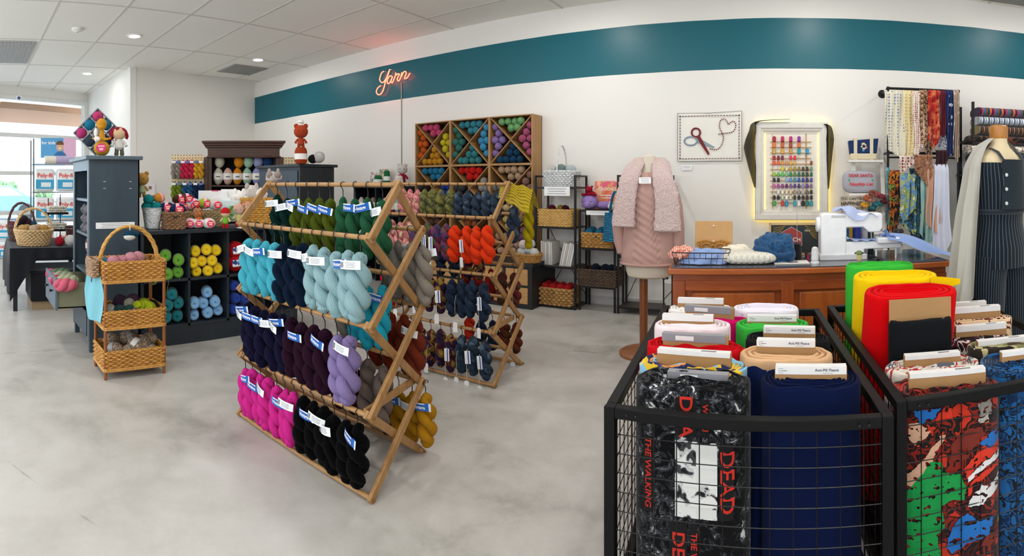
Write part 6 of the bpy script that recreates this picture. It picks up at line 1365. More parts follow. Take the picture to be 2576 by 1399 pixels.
SP = [(285, 66, [('#a8123a','crimson'),('#c2184e','ruby'),('#c01874','magenta'),('#8c2a9a','purple')]),
 (333, 66, [('#e0793a','orange'),('#c8602a','rust'),('#a8482a','brick'),('#d8703a','copper')]),
 (383, 66, [('#c8a860','sand'),('#d8a840','gold'),('#c89848','ochre'),('#189aa0','teal'),('#1898d0','cyan')]),
 (435, 33, [('#b0102c','red'),('#8c1038','wine'),('#7a1048','plum'),None,('#e0305a','pink'),('#e02a3a','scarlet')]),
 (476, 33, [('#f04a20','vermilion'),('#e8622a','orange'),('#e09a3a','amber'),('#d89060','peach'),('#e8b040','yellow'),('#e0b858','straw'),None,None,None,('#8a4a30','brown')]),
 (524, 33, [None,None,('#d8c820','lemon'),('#e0d8a0','cream'),('#c8a030','mustard'),('#a89040','khaki'),('#8a7a40','olive'),('#4a4030','umber'),('#3a3428','dark brown'),('#6a9a7a','sage')]),
 (568, 33, [('#8ac83a','lime'),('#58b848','grass'),('#4ac060','green'),('#68c878','mint'),('#1a8a4a','emerald'),('#4a8a3a','leaf'),('#1a6a5a','pine'),('#105a3a','forest'),('#0e4a40','dark teal'),('#14604e','jade')]),
 (613, 33, [('#102a4a','navy'),('#0e2034','midnight'),None,('#88b8e0','sky'),('#5a90d0','cornflower'),('#3a90b0','lagoon'),('#1a5ab0','cobalt'),('#1a48a8','royal blue'),('#20307a','indigo'),('#4a4a9a','periwinkle')]),
 (661, 33, [('#c85ab0','orchid'),('#a84898','mauve'),('#8a3a80','violet'),('#6a2060','aubergine'),('#7a5a9a','lavender'),('#5a3a8a','purple'),('#4a3070','dark purple'),('#8a90c8','periwinkle'),('#6a3a90','amethyst'),('#7a6a90','heather')]),
 (709, 33, [None,('#e8e8e4','white'),('#f0e8d8','ivory'),('#e8d8b8','cream'),('#d8c8a8','beige'),('#a8906a','tan'),('#989898','grey'),('#b8b8b8','silver'),('#6a6a6a','dark grey'),('#2a2a2a','black')]),
 (753, 33, [('#181818','black'),('#202024','jet'),('#b8d0b0','pale green'),('#f0f4f8','bright white'),('#d0d0a0','pale yellow'),('#282830','charcoal'),('#18181c','black'),('#202830','ink'),('#282838','slate'),('#181c20','jet black')]),
 (800, 33, [('#3aa04a','green'),None,('#c83a2a','red'),('#1898b8','turquoise'),None,('#28a0b0','aqua'),('#e8e8e8','white'),('#181818','black'),('#107a70','teal'),('#1898a8','cyan')])]
for ri, (zy, step, row) in enumerate(SP):
    for k, cc in enumerate(row):
        if not cc: continue
        q = onY((915+k*step)/3.18+1660, zy/3.18+260, YW-.06); big = step > 40 or ri == 11; r_ = .0185 if big else .0145; h_ = .062 if big else .048
        o = put(shared(('spool', big), lambda: MB().lathe([(0, -h_/2), (r_, -h_/2), (r_, h_/2-.008), (r_*.5, h_/2), (0, h_/2)], 12)), 'thread_spool', plain(cc[0], .45), None, (q.x, YW-.058, q.z), (-.25, 0, 0))
        tag(o, '%s thread spool, %s row from the frame top, %s from the left' % (cc[1], ORD[ri], ORD[k]), 'thread spool', 'thread spools in the white frame')
# black tulle around the frame
tl = sheer('#101116', .9)
for i, (pts, w) in enumerate([([(1985, 300, .03), (1905, 306, .05), (1893, 330, .09), (1885, 370, .13), (1892, 420, .09), (1899, 472, .01)], 0), ([(2075, 312, .03), (2085, 320, .06), (2088, 350, .09), (2086, 400, .06), (2084, 475, .01)], 0)]):
    P = [onY(a, b, YW-.09) for a, b, _ in pts]; Ws = [c for _, _, c in pts]
    S = spline(P, 6); n = len(S)-1
    def f(u, v): k = v*n; i0 = min(n-1, int(k)); a = S[i0].lerp(S[i0+1], k-i0); j = v*(len(Ws)-1); j0 = min(len(Ws)-2, int(j)); w = Ws[j0]+(Ws[j0+1]-Ws[j0])*(j-j0); return a+Vector(((u-.5)*w, .02*sin(u*22+v*3), 0))
    tag(put(MB().grid(f, 20, 40), 'tulle_drape', tl), 'sheer black tulle hanging over the %s side of the white thread frame' % ['left', 'right'][i], 'drape')
# white ladder shelf
lx0, lx1 = onY(2150, 400, 5.75).x, onY(2216, 400, 5.75).x
t = thing('ladder_shelf', 'white slanted ladder shelf behind the sewing machine', 'shelf', (lx0, 5.7, 0)); wl = plain('#e4e1dc', .45); lw = lx1-lx0+.03
for x in (0, lw): put(MB().beam((x, -.25, 0), (x, .22, 1.9), .03, .045, (1, 0, 0)), 'side_rail', wl, t)
for z, d in ((1.755, .2), (1.385, .28), (.97, .36), (.5, .44)): put(MB().box(-.07, .24-d, z-.025, lw, .24, z), 'shelf_board', wl, t)
def tote(loc, rz=0):
    t = thing('tote_bag', 'navy and cream tote bag with an embroidered flower bunch', 'bag', loc, rz)
    put(MB().box(-.15, -.06, 0, .15, .06, .07), 'cream_base', cloth('#ded0b0'), t, bevel=.015); put(MB().prism([(-.15, .05), (.15, .07), (.17, .24), (-.17, .21)], .1), 'navy_body', cloth('#1f3560'), t, bevel=.01)
    for x in (-.09, .09): put(MB().prism([(x-.018, .0), (x+.018, 0), (x+.02, .24), (x-.02, .24)], .112), 'cream_strap', cloth('#e0d4b8'), t)
    m = MB(); r0 = random.Random(4)
    for k in range(12): a = r0.uniform(0, 6.28); m.ell((.04*cos(a)*r0.random()**.5, -.054, .15+.028*sin(a)), (.011, .004, .011), 8, 5)
    put(m, 'embroidered_flowers', mottled(60, '#e8a0b0', '#e8d8a0', '#a8d0c0', off=2.), t); put(MB().ell((0, -.054, .105), (.014, .006, .016), 8, 6), 'embroidered_vase', plain('#5a9ac8', .8), t)
q = onY(2172, 398, 5.78); tote((q.x-.0, 5.82, 1.757))
# grey pillow
q = onY(2172, 482, 5.66); t = thing('pillow', 'grey cushion lettered DEAR SANTA Naughty List on the white ladder shelf', 'pillow', (q.x-.02, 5.76, 1.387), 0); t.rotation_euler = (-.15, 0, 0)
put(MB().grid(lambda u, v: (.2*math.copysign(abs(cos(2*pi*u))**.5, cos(2*pi*u))*sin(pi*v)**.4*(1.0), .06*cos(pi*v), .125+.125*math.copysign(abs(sin(2*pi*u))**.5, sin(2*pi*u))*sin(pi*v)**.4), 40, 14), 'cushion', cloth('#a9a9b2'), t)
put(MB().text('DEAR SANTA', .048, upright((0, -.066, .185)), .001, stretch=.95), 'red_lettering', plain('#c42838', .7), t); put(MB().text('Naughty List', .052, upright((0, -.066, .09)), .001, shear=.3), 'script_lettering', plain('#d83040', .7), t)
for s in (-1, 1): put(MB().prism([(s*.13-.012, .135), (s*.13, .15), (s*.13+.012, .135), (s*.13, .125)], .004, TR((0, -.063, 0))), 'green_holly', plain('#2c9a5a', .7), t)
# fabric happiness sign
q = onY(2113, 545, 5.62); t = thing('wooden_sign', 'wooden sign reading you can\'t buy happiness but you can buy fabric', 'sign', (q.x, 5.62, .972), 0); t.rotation_euler = (-.06, 0, 0)
put(MB().box(0, -.012, 0, .26, .012, .385), 'board', mottled(16, '#9a9080', '#b8ac98', '#c8bca8', lo=.3, hi=.7), t, bevel=.003)
for i, (tx_, s) in enumerate([("YOU CAN'T BUY", .038), ('HAPPINESS', .052), ('BUT YOU CAN BUY', .032), ('FABRIC', .052)]): put(MB().text(tx_, s, upright((.012, -.0135, .355-.052*i)), 0, 'LEFT', .95), 'lettering', plain('#1c1a18', .8), t)
# flowers
q = onY(2193, 560, 5.66); t = thing('flower_vase', 'vase of yellow, rust, teal and burgundy fabric flowers under the grey pillow', 'flowers', (q.x, 5.66, .972))
put(MB().lathe([(0, 0), (.05, 0), (.06, .1), (.04, .22), (.045, .25)], 18), 'vase', plain('#3a3030', .4), t)
r0 = random.Random(5)
for i, (dx, dz, c) in enumerate([(-.09, .27, '#c89020'), (-.06, .35, '#a85a38'), (-.04, .33, '#b06a58'), (.0, .4, '#7a4030'), (.05, .28, '#1c6a74'), (.0, .24, '#1a5a64'), (.1, .36, '#6a1c2c'), (.13, .3, '#501824'), (.06, .38, '#8a3a3a')]):
    m = MB()
    for k in range(14): a = r0.uniform(0, 6.28); b = r0.uniform(0, 1.5); m.ell((.036*sin(b)*cos(a), .034*sin(b)*sin(a)-.01, .036*cos(b)), (.02, .015, .017), 8, 6)
    fl_ = put(m, 'flower', plain(c, .8), t, (dx, -.05, dz)); put(MB().tube([(0, 0, 0), (-dx*.7, .04, -dz+.22)], .003, 4), 'stem', plain('#3f5a34', .7), fl_)
# ================= pipe rail with scarves =================
PY = 5.67; px0, px1 = 1.03, 1.84; pz, pz2 = 2.54, 1.83
t = thing('pipe_rack', 'black iron pipe rail on the back wall hung with scarves', 'rack', (px0, PY, 0)); pm = plain('#15161a', .45, .5)
def pip(name, a, b, r=.014): put(MB().cyl(a, b, r, r, 12), name, pm, t)
W2 = px1-px0
for x in (0, W2):
    put(MB().lathe([(0, .012), (.045, .01), (.05, 0), (0, 0)], 18, TR((x, WALL-PY-.001, pz), pi/2)), 'wall_flange', pm, t); pip('arm_pipe', (x, WALL-PY-.01, pz), (x, 0, pz)); pip('upright_pipe', (x, 0, pz), (x, 0, .02))
    put(MB().ell((x, 0, pz), .021, 10, 8), 'elbow', pm, t)
    pip('arm_pipe', (x, WALL-PY-.02, pz2), (x, 0, pz2))
pip('top_rail', (0, 0, pz), (W2, 0, pz)); pip('middle_rail', (0, 0, pz2), (W2, 0, pz2)); pip('lower_rail', (0, 0, 1.80-.02), (W2, 0, 1.80-.02), .01)
def hang(label, mat, a, b, top, bl, br, pt=.5, ptz=None, wid=1., yoff=0., pleats=3, group='scarves on the pipe rail', flare=1.0):
    """a, b: left and right edge pixels at the rail; top/bl/br/ptz: pixel rows"""
    A_, B2 = onY(a, top, PY-.03-yoff), onY(b, top, PY-.03-yoff); zl = onY(a, bl, PY-.03).z; zr = onY(b, br, PY-.03).z; zt = onY((a+b)/2, top, PY-.03).z
    zp = onY((a+b)/2, ptz, PY-.03).z if ptz else min(zl, zr); w0 = B2.x-A_.x; xc = (A_.x+B2.x)/2
    def f(u, v):
        zb = zl+(zp-zl)*(u/pt) if u < pt else zp+(zr-zp)*((u-pt)/(1-pt))
        z = zt+(zb-zt)*v; w = w0*(1+(flare-1)*v); y = PY-.03-yoff-.018*sin(u*2*pi*pleats+v*2+a)*(.4+.6*v)-.01*sin(v*5+u*3)
        if v < .06: y += (.06-v)*.5; z += .0
        return (xc+(u-.5)*w+.01*sin(v*7+a)*v, y, z)
    return tag(put(MB().grid(f, 26, 30), 'scarf', mat), label, 'scarf', group)
S = [('cream scarf printed with small blue flowers at the left of the pipe rail', cells(30., '#dcd6c2', '#8f9bb4', '#7586aa', '#a8a8a0', r=.34, rand=.15), 2225, 2276, 226, 372, 384, .8, 398, .0),
 ('pale yellow scarf with faint orange motifs beside the blue flowered scarf', cells(28., '#e2d6aa', '#d8a868', '#cda05a', r=.3, rand=.2), 2272, 2302, 227, 390, 396, .6, 408, .012),
 ('white scarf with dense dark red dots on the pipe rail', cells(44., '#e8dcd0', '#9a2830', '#8a2028', r=.36, rand=.2), 2296, 2326, 230, 385, 360, .4, 395, .03),
 ('tan paisley striped scarf on the pipe rail', stripes('DIAGONAL', 10, '#a07850', '#c8a888', '#6a4028', dist=3.), 2314, 2338, 227, 360, 350, .5, 370, .04),
 ('dark brown and tan patterned scarf in the middle of the pipe rail', mottled(22, '#2c1c18', '#a88868', '#3a2420', '#c8a888'), 2328, 2346, 228, 380, 400, .5, 408, .06),
 ('red and orange batik scarf on the pipe rail', mottled(12, '#8a1c1c', '#b82820', '#c8603a', '#d8805a', lo=.35, hi=.65), 2334, 2364, 229, 345, 355, .45, 378, .075),
 ('grey and white paisley scarf with cream edge', mottled(34, '#4a5068', '#c8c8cc', '#6a7088', '#dcd8d0'), 2354, 2390, 229, 365, 372, .6, 382, .03),
 ('plain burgundy scarf between the grey and navy scarves', cloth('#6e1428'), 2366, 2380, 229, 330, 340, .5, 350, .06),
 ('navy scarf with white blossom spots on the pipe rail', cells(9., '#182c5c', '#e4e4e8', '#d0d4e0', r=.22, rand=.9), 2378, 2402, 228, 375, 385, .5, 395, .05),
 ('beige scarf with pale slanting dashes at the right end of the pipe rail', cells(16., '#b09a88', '#dccfc0', r=.22, rand=.3, scale=(1, 1, .5)), 2399, 2414, 228, 385, 395, .6, 411, .07)]
for r_ in S: hang(r_[0], r_[1], *r_[2:9], 1., r_[9])
S2 = [('narrow turquoise scarf with red flowers below the pipe rail', cells(22., '#5aa0aa', '#b84048', '#e0e0d8', r=.3, rand=.4), 2229, 2239, 420, 555, 565, .5, 570, .0),
 ('black scarf with orange and yellow leaves on the lower rail', mottled(11, '#171210', '#171210', '#8a3a18', '#c87828', '#1c1a14', '#7a8a3a', lo=.32, hi=.68), 2235, 2264, 428, 575, 560, .6, 590, .01),
 ('lime and blue floral scarf on the lower rail', mottled(9, '#a8b078', '#7aa0b8', '#5a8ac0', '#a8b868', '#8a9a60', '#cfd4b0', lo=.33, hi=.67), 2266, 2306, 436, 535, 520, .2, 560, .05),
 ('dark green and blue floral scarf hanging lowest on the rail', mottled(9, '#2a3a2c', '#3a4a34', '#4a88b8', '#a8b060', '#28302c', lo=.33, hi=.67, off=3.), 2262, 2318, 520, 560, 560, .6, 592, .02),
 ('dark teal and navy scarf on the lower rail', mottled(20, '#1c3040', '#28485a', '#3a6068', '#1a2430'), 2288, 2324, 424, 590, 600, .6, 620, .03),
 ('pale aqua green scarf on the lower rail', mottled(7, '#6a9a98', '#88b0aa', '#9ab8b0', interp='LINEAR'), 2316, 2352, 440, 585, 600, .5, 615, .055),
 ('dark patterned scarf behind the peach one', mottled(40, '#1c1c24', '#b8b4ac', '#2a2830'), 2336, 2372, 470, 600, 600, .6, 608, .0),
 ('peach chiffon scarf on the lower rail', cloth('#cf9f86'), 2330, 2366, 420, 560, 550, .8, 588, .075),
 ('long sheer white scarf trailing down at the right of the rail', cloth('#d2d6e6'), 2350, 2386, 414, 620, 600, .7, 640, .085)]
for k, r_ in enumerate(S2): hang(r_[0], r_[1], *r_[2:9], 1., r_[9], flare=1.3 if k == 8 else 1.)
hang('white scarf corner with red dots hanging below the middle rail', cells(30., '#e0d0c4', '#8a2830', r=.36, rand=.2), 2262, 2300, 392, 432, 410, .1, 436, 1., .075)
hang('brown and tan patterned scarf hanging across the middle rail', mottled(26, '#6a4030', '#a87c5c', '#8a5a48', '#b89478'), 2300, 2346, 390, 430, 425, .7, 470, 1., .09)
hang('dark maroon scarf hanging below the middle rail', cloth('#351820'), 2354, 2386, 378, 420, 405, .6, 434, 1., .06)
# ================= fabric bolt rack on the right =================
BX, BY = 1.90, 5.62
t = thing('bolt_rack', 'black metal rack stacked with horizontal bolts of fabric at the right', 'rack', (BX, BY, 0))
for x in (.05, 1.25):
    for y in (-.14, .3): put(MB().cb((x, y, 1.2), (.028, .028, 2.4)), 'post', pm, t)
for z in (.33, .95, 1.60, 1.98): put(MB().box(.0, -.15, z-.025, 1.28, .31, z), 'shelf_board', pm, t)
B = [(2.30, .10, 'multicoloured striped', stripes('X', 2.2, '#a83a5a', '#2a6a8a', '#7a4a2a', '#1a3a5a', '#c86a3a', '#3a1a3a')), (2.20, .095, 'blue and white striped', stripes('X', 5, '#8a9aa8', '#d8dce0', '#3a4a6a', '#c0c4c8')), (2.095, .1, 'brown and green striped', stripes('X', 6, '#2a2420', '#a08a5a', '#3a1c1c', '#1c4a3a', '#7a2a3a')), (1.985, .10, 'dark floral', mottled(14, '#15161a', '#1a1c20', '#6a3c24', '#18191c', lo=.3, hi=.62)),
 (1.88, .085, 'white floral', mottled(16, '#dcd8cc', '#dcd8cc', '#8a6a5a', '#e4e0d4', lo=.3, hi=.64)), (1.78, .09, 'black and navy floral', mottled(14, '#12141c', '#2a3a5a', '#161820', lo=.35, hi=.6)), (1.61, .09, 'navy damask', mottled(12, '#1a2a4a', '#2c4474', '#1c2c50', lo=.35, hi=.6)), (1.51, .075, 'cream', cloth('#e2dccc')), (1.42, .08, 'black', cloth('#17181c')), (1.33, .08, 'charcoal', cloth('#2c3036')), (1.245, .08, 'teal', cloth('#5a9a94')), (1.155, .08, 'black and white gingham', gingham()), (1.07, .075, 'striped white and black', stripes('Z', 14, '#e4e4e4', '#3a3a3e', '#e4e4e4')), (.97, .085, 'black', cloth('#1c1c20')), ]
for i, (z, h, cn, mt) in enumerate(B):
    if cn.startswith('black and white'): mt = cells(30., '#e4e4e4', '#1c1c20', r=.5, rand=0)
    L0 = .12 if i < 3 else rnd.uniform(.0, .06)
    m = MB(); m.grid(lambda u, v: (L0+1.12*u if True else 0, .12+.17*math.copysign(abs(cos(2*pi*v))**.6, cos(2*pi*v))-.13, h/2*math.copysign(abs(sin(2*pi*v))**.7, sin(2*pi*v))), 3, 24)
    N_ = 24; ring_ = [(L0, .12+.17*math.copysign(abs(cos(2*pi*k/N_))**.6, cos(2*pi*k/N_))-.13, h/2*math.copysign(abs(sin(2*pi*k/N_))**.7, sin(2*pi*k/N_))) for k in range(N_)]; m.add(ring_, [tuple(range(N_))])
    tag(put(m, 'fabric_bolt', mt, None, (BX, BY, z)), '%s fabric bolt lying on the right rack, %s from the top' % (cn, ORD[i]), 'fabric bolt', 'bolts lying on the right rack')
for i, (c, cn) in enumerate([('#c4521e', 'burnt orange'), ('#d8cdb0', 'cream'), ('#191a20', 'black')]):
    tag(put(MB().grid(lambda u, v: (1.14*u, .14*cos(2*pi*v), .034*sin(2*pi*v)), 3, 20), 'fabric_bolt', cloth(c), None, (BX+.05, BY+.02, .39+.085*i)), cn+' fabric bolt on the lower rack shelf, behind the standing bolts', 'fabric bolt', 'bolts on the lower rack shelf')
lace = cells(16., '#5a86b8', '#dce6f0', '#c8d8e8', r=.38, rand=.5)
for i in range(6):
    mt = [lace, cloth('#dcdcd4'), cloth('#c9ccd0'), lace, cloth('#4a4f58'), lace][i]; cn = ['blue lace patterned', 'cream', 'pale grey', 'blue floral', 'slate', 'light blue'][i]
    tag(put(MB().box(-.05, -.09, 0, .05, .09, .56), 'standing_bolt', mt, None, (2.30+.115*i, 5.34, .28), bevel=.03), cn+' fabric bolt standing upright at the right edge, %s from the left' % ORD[i], 'fabric bolt', 'upright bolts at the right edge')
t = thing('wire_stand', 'low black wire stand under the upright bolts', 'stand', (2.2, 5.2, 0)); m = MB()
for k in range(8): m.tube([(0, .04*k, .26), (.9, .04*k, .26)], .004, 4)
for k in range(10): m.tube([(.1*k, 0, .255), (.1*k, .3, .255)], .004, 4)
put(m, 'wire_deck', pm, t)
for x in (0, .9):
    for y in (0, .28): put(MB().cyl((x, y, 0), (x, y, .26), .01, .01, 8), 'leg', pm, t)
# ================= dress form with pinstripe pinafore =================
FXc, FYc = 1.335, 3.24; fr = .42
t = thing('dress_form', 'dress form with wooden neck cap wearing dark pinstripe dungarees', 'dress form', (FXc, FYc, 0), fr); dz = .13
pf2 = [(a+dz, b*.96, c*1.0) for a, b, c in body()]
put(bodygrid(pf2, 0, 1.0, 1.70+dz), 'torso', cloth('#d9c7a2'), t)
put(MB().lathe([(0, 1.885), (.05, 1.884), (.062, 1.876), (.063, 1.80), (.056, 1.79), (0, 1.79)], 32), 'neck_cap', wood('#9a5c24', '#c88a44', 'X', 5, .3, 5), t)
put(MB().cyl((0, 0, .03), (0, 0, .85), .025, .025, 16), 'pole', pm, t); put(MB().lathe([(0, .04), (.05, .038), (.2, .015), (.21, 0), (0, 0)], 28), 'base', pm, t)
t = thing('dungarees', 'dark navy pinstripe dungarees with a plain bib on the right dress form', 'dungarees', (FXc, FYc, 0), fr)
pin = stripes('X', 15., '#121a22', '#131c25', '#10181f', '#121a22', '#151e27', '#111922', '#121a22', '#5f6c78', kind='UV')
pfd = [(.80+dz, .225, .17), (.95+dz, .222, .168), (1.06+dz, .192, .14), (1.12+dz, .178, .132), (1.25+dz, .2, .155), (1.36+dz, .212, .165), (1.43+dz, .214, .155), (1.50+dz, .200, .13)]
put(bodygrid(pfd, .004, .82+dz, 1.5+dz, 60), 'body_panel', pin, t)
def leg(s): 
    m = MB(); m.tube([(s*.1, 0, 1.02), (s*.115, -.0, .85), (s*.12, .0, .6), (s*.125, .0, .4), (s*.13, .0, .34)], [.135, .128, .12, .115, .118], 28); return m
for s in (-1, 1): put(leg(s), 'trouser_leg', pin, t)
bib = cloth('#1f2930')
put(MB().grid(lambda u, v: ((u-.5)*.25*(1-.15*v), -.186+.042*(2*abs(u-.5))**2+.012*v, 1.33+.32*v), 12, 8), 'bib', bib, t)
for s in (-1, 1):
    put(MB().tube([(s*.095, -.14, 1.64), (s*.10, -.09, 1.70), (s*.09, -.02, 1.725), (s*.07, .08, 1.66), (s*.05, .13, 1.5)], .017, 6, flat=.3), 'shoulder_strap', pin, t)
    for z in (1.37, 1.46, 1.55): put(MB().lathe([(0, .006), (.011, .005), (.012, 0), (0, 0)], 12, TR((s*.105, -.168, z), pi/2)), 'button', plain('#cfd6da', .3), t)
put(MB().tube([(.19*cos(a), .143*sin(a), 1.315) for a in [2*pi*i/40 for i in range(40)]], .018, 8, True), 'waistband', pin, t)
# grey shawl
def shawlB():
    m = MB()
    hl = [(-.02, .08, 1.80), (-.10, .06, 1.735), (-.19, .0, 1.68)]
    def f(u, v):
        # u: along the neckline edge from centre back over the near shoulder to the front edge ; v: downwards
        a = -2.75+2.05*u; fall = v
        rx, ry = .07+.15*min(1, v*4.5)+.14*v**1.1, .07+.10*min(1, v*4.5)+.10*v**1.1
        z = 1.80-.11*min(1, v*4.5)**1.5-1.32*max(0, v-.12)*(1-.48*max(0, u-.62)/.38)
        pl = .022*sin(u*34+v*2.0)*min(1, v*3); return ((rx+pl)*cos(a+pi*.5+.0), (ry+pl)*sin(a+pi*.5), z)
    m.grid(f, 90, 40); return m
t = thing('shawl', 'long pale grey shawl draped over the shoulders of the pinstripe dress form', 'shawl', (FXc-.01, FYc, 0), fr)
gy2 = cloth('#b4b1a8')
def drape(a0, a1, ex, edge, nu=80):
    def f(u, v):
        a = a0+(a1-a0)*u; k = min(1, v*5.5); kk = k*k*(3-2*k)
        rx = .062+.165*kk+.15*v**1.2*ex; ry = .06+.105*kk+.12*v**1.2*ex
        cut = 1-edge*max(0, (u-.55)/.45)**1.0
        z = 1.795-.10*kk-1.42*max(0, v-.1)*cut
        pl = (.020*sin(u*30+1.3*sin(v*3))+.008*sin(u*63))*min(1, v*2.5)*(1+v)
        return ((rx+pl)*cos(a), (ry+pl)*sin(a), z)
    return MB().grid(f, nu, 46)
put(drape(pi*.4, pi*1.13, 1., .3), 'left_side', gy2, t); put(drape(pi*.5, -pi*.1, .5, .3), 'right_side', gy2, t)
# ================= wire mesh bins =================
bk2 = plain('#060607', .5, 0, .18); RZ = .78
def bin_(label, nl, nr, dv):
    nl, nr = Vector((*nl, 0)), Vector((*nr, 0)); dv = Vector((*dv, 0)); o0 = nl.copy(); t = thing('wire_bin', label, 'bin', o0)
    P = [Vector(), nr-nl, nr-nl+dv, dv]; up = Vector((0, 0, 1)); s = .036
    for p in P: put(MB().beam(p, p+up*RZ, s, s, (P[1]).normalized()), 'post', bk2, t, bevel=.003)
    for i in range(4):
        a, b = P[i], P[(i+1) % 4]; d = (b-a).normalized()*(s/2)
        for z in (RZ-s/2, .07):
            put(MB().beam(a+up*z+d, b+up*z-d, s*.98, s, (0, 0, 1)), 'rail', bk2, t, bevel=.003)
        m = MB(); L = (b-a).length; n = int(L/.068); k = int((RZ-.1)/.062)
        for j in range(1, n): q = a+(b-a)*j/n; m.cyl(q+up*.07, q+up*(RZ-.02), .0019, .0019, 4)
        for j in range(1, k+1): z = .07+(RZ-.1)*j/(k+1); m.cyl(a+up*z, b+up*z, .0019, .0019, 4)
        put(m, 'wire_panel', plain('#0a0a0c', .35, .2), t)
    m = MB(); m.add([tuple(p+up*z) for z in (.055, .065) for p in P], [(0, 3, 2, 1), (4, 5, 6, 7), (0, 1, 5, 4), (1, 2, 6, 5), (2, 3, 7, 6), (3, 0, 4, 7)]); put(m, 'floor_panel', bk2, t)
    for i in range(2):
        for x in (.06, .09): put(MB().cyl((x if i == 0 else (nr-nl).x-x, -s/2-.002, RZ-.018), (x if i == 0 else (nr-nl).x-x, -s/2+.004, RZ-.018), .004, .004, 8), 'bolt', plain('#050506', .4), t)
    return t
bin_('black wire mesh bin of fleece bolts nearest the camera', (-.582, 1.597), (.289, 1.605), (-.16, 1.38))
bin_('second black wire mesh bin to the right with tall red and yellow rolls', (.352, 1.705), (1.22, 1.76), (-.137, 1.35))
def roll_mesh(w, d, h, layers=5, loose=.0, seed=0, lean=(0, 0), crumple=0.):
    """flattened roll of fabric standing on end, with folded layers visible on its top"""
    m = MB(); N = 56; loops = [(0, 0), (0, h*.33), (0, h*.66), (0, h-.016), (.003, h-.004), (.008, h)]
    th = (d/2-.012)/(layers+.6); e = .008
    for k in range(layers): e1 = .008+th*(k+.75); loops += [(e1-.004, h+.001*k), (e1, h-.012), (e1+th*.22, h-.013), (e1+th*.3, h-.002)]
    loops += [(d/2-.010, h-.02)]
    vs = []
    for j, (ins, z) in enumerate(loops):
        P = rrect(max(.02, w-2*ins*1.0), max(.008, d-2*ins), (d-2*ins)/2, N)
        for i, (x, y, nx, ny) in enumerate(P):
            a = 2*pi*i/N; wv_ = loose*(noise.noise(Vector((nx*1.5+seed, ny*1.5, z*2.4)))+.4*noise.noise(Vector((nx*4+seed, ny*4, z*6))))
            tz = (.012*crumple*noise.noise(Vector((x*14+seed, y*14, j*.35))) if j > 3 else 0)
            vs.append((x+nx*wv_+lean[0]*z, y+ny*wv_+lean[1]*z, z+tz))
    n = N; fs, uvs = [], []
    for j in range(len(loops)-1):
        for i in range(n): fs.append((j*n+i, j*n+(i+1) % n, (j+1)*n+(i+1) % n, (j+1)*n+i)); uvs.append(((i/n, loops[j][1]), ((i+1)/n, loops[j][1]), ((i+1)/n, loops[j+1][1]), (i/n, loops[j+1][1])))
    fs.append(tuple(range(n))[::-1]); fs.append(tuple((len(loops)-1)*n+i for i in range(n))); uvs += [None, None]
    return m.add(vs, fs, uvs)
card = plain('#a98052', .8); Z0 = .068
def bolt(label, mat, px, py, r, w, d=.135, layers=5, loose=.006, card_=None, cardw=.7, rz=0, seed=0, lean=(0, 0), up=.045, kind='fleece', coff=(0, 0), crumple=.4, group='bolts standing in the bins', mat2=None, tilt=0.):
    p = onR(px, py, r); h = p.z-Z0; t = thing('fabric_bolt', label, 'fabric bolt', (p.x-lean[0]*h, p.y-lean[1]*h+sin(tilt)*h, Z0), (tilt, 0, rz), group)
    put(roll_mesh(w, d, h, layers, loose, seed, lean, crumple), 'rolled_fabric', mat, t)
    if card_:
        cw = w*cardw; cx_, cy_ = lean[0]*h+coff[0], lean[1]*h+coff[1]
        if card_ == 'plain': put(MB().box(cx_-cw/2, cy_-.003, h-.1, cx_+cw/2, cy_+.003, h+up), 'cardboard_sheet', card, t)
        else:
            put(MB().box(cx_-cw/2, cy_-.014, h-.12, cx_+cw/2, cy_+.014, h+up-.002), 'cardboard_core', card, t, bevel=.002)
            if card_ in ('anti', 'white', 'blank'):
                fh = .026 if card_ != 'blank' else .016
                o = put(MB().box(cx_-cw*.49, cy_-.0165, h+up-fh, cx_+cw*.49, cy_+.0165, h+up+.001), 'label_card', plain('#e2e0de', .55), t)
                if card_ == 'anti':
                    put(MB().text('Anti-Pill Fleece', .0135, upright((cx_+cw*.22, cy_-.0172, h+up-.011)), 0), 'lettering', plain('#4a4a50', .6), o)
                    put(MB().tube([(cx_-cw*.38, cy_-.017, h+up-.006), (cx_-cw*.44, cy_-.017, h+up-.006), (cx_-cw*.44, cy_-.017, h+up-.021), (cx_-cw*.38, cy_-.017, h+up-.021)], .0006, 4), 'printed_mark', plain('#6a6a70', .6), o); put(MB().box(cx_-cw*.42, cy_-.0172, h+up-.0145, cx_-cw*.33, cy_-.0168, h+up-.0125), 'printed_mark', plain('#6a6a70', .6), o); put(MB().box(cx_+cw*.16, cy_-.0172, h+up-.0215, cx_+cw*.3, cy_-.0168, h+up-.0205), 'printed_mark', plain('#6a6a70', .6), o)
                else: put(MB().box(cx_+cw*.1, cy_-.008, h+up+.001, cx_+cw*.3, cy_+.004, h+up+.0015), 'printed_lines', plain('#77777c', .6), o)
            if card_ == 'tape': put(MB().box(cx_-cw*.51, cy_-.0165, h+up-.03, cx_+cw*.46, cy_+.0165, h+up+.001), 'grey_tape', plain('#8c8c92', .3), t); put(MB().box(cx_-cw*.3, cy_-.0175, h+up-.024, cx_-cw*.02, cy_-.0166, h+up-.006), 'paper_label', plain('#e4e2e0', .6), t)
    return t, p, h
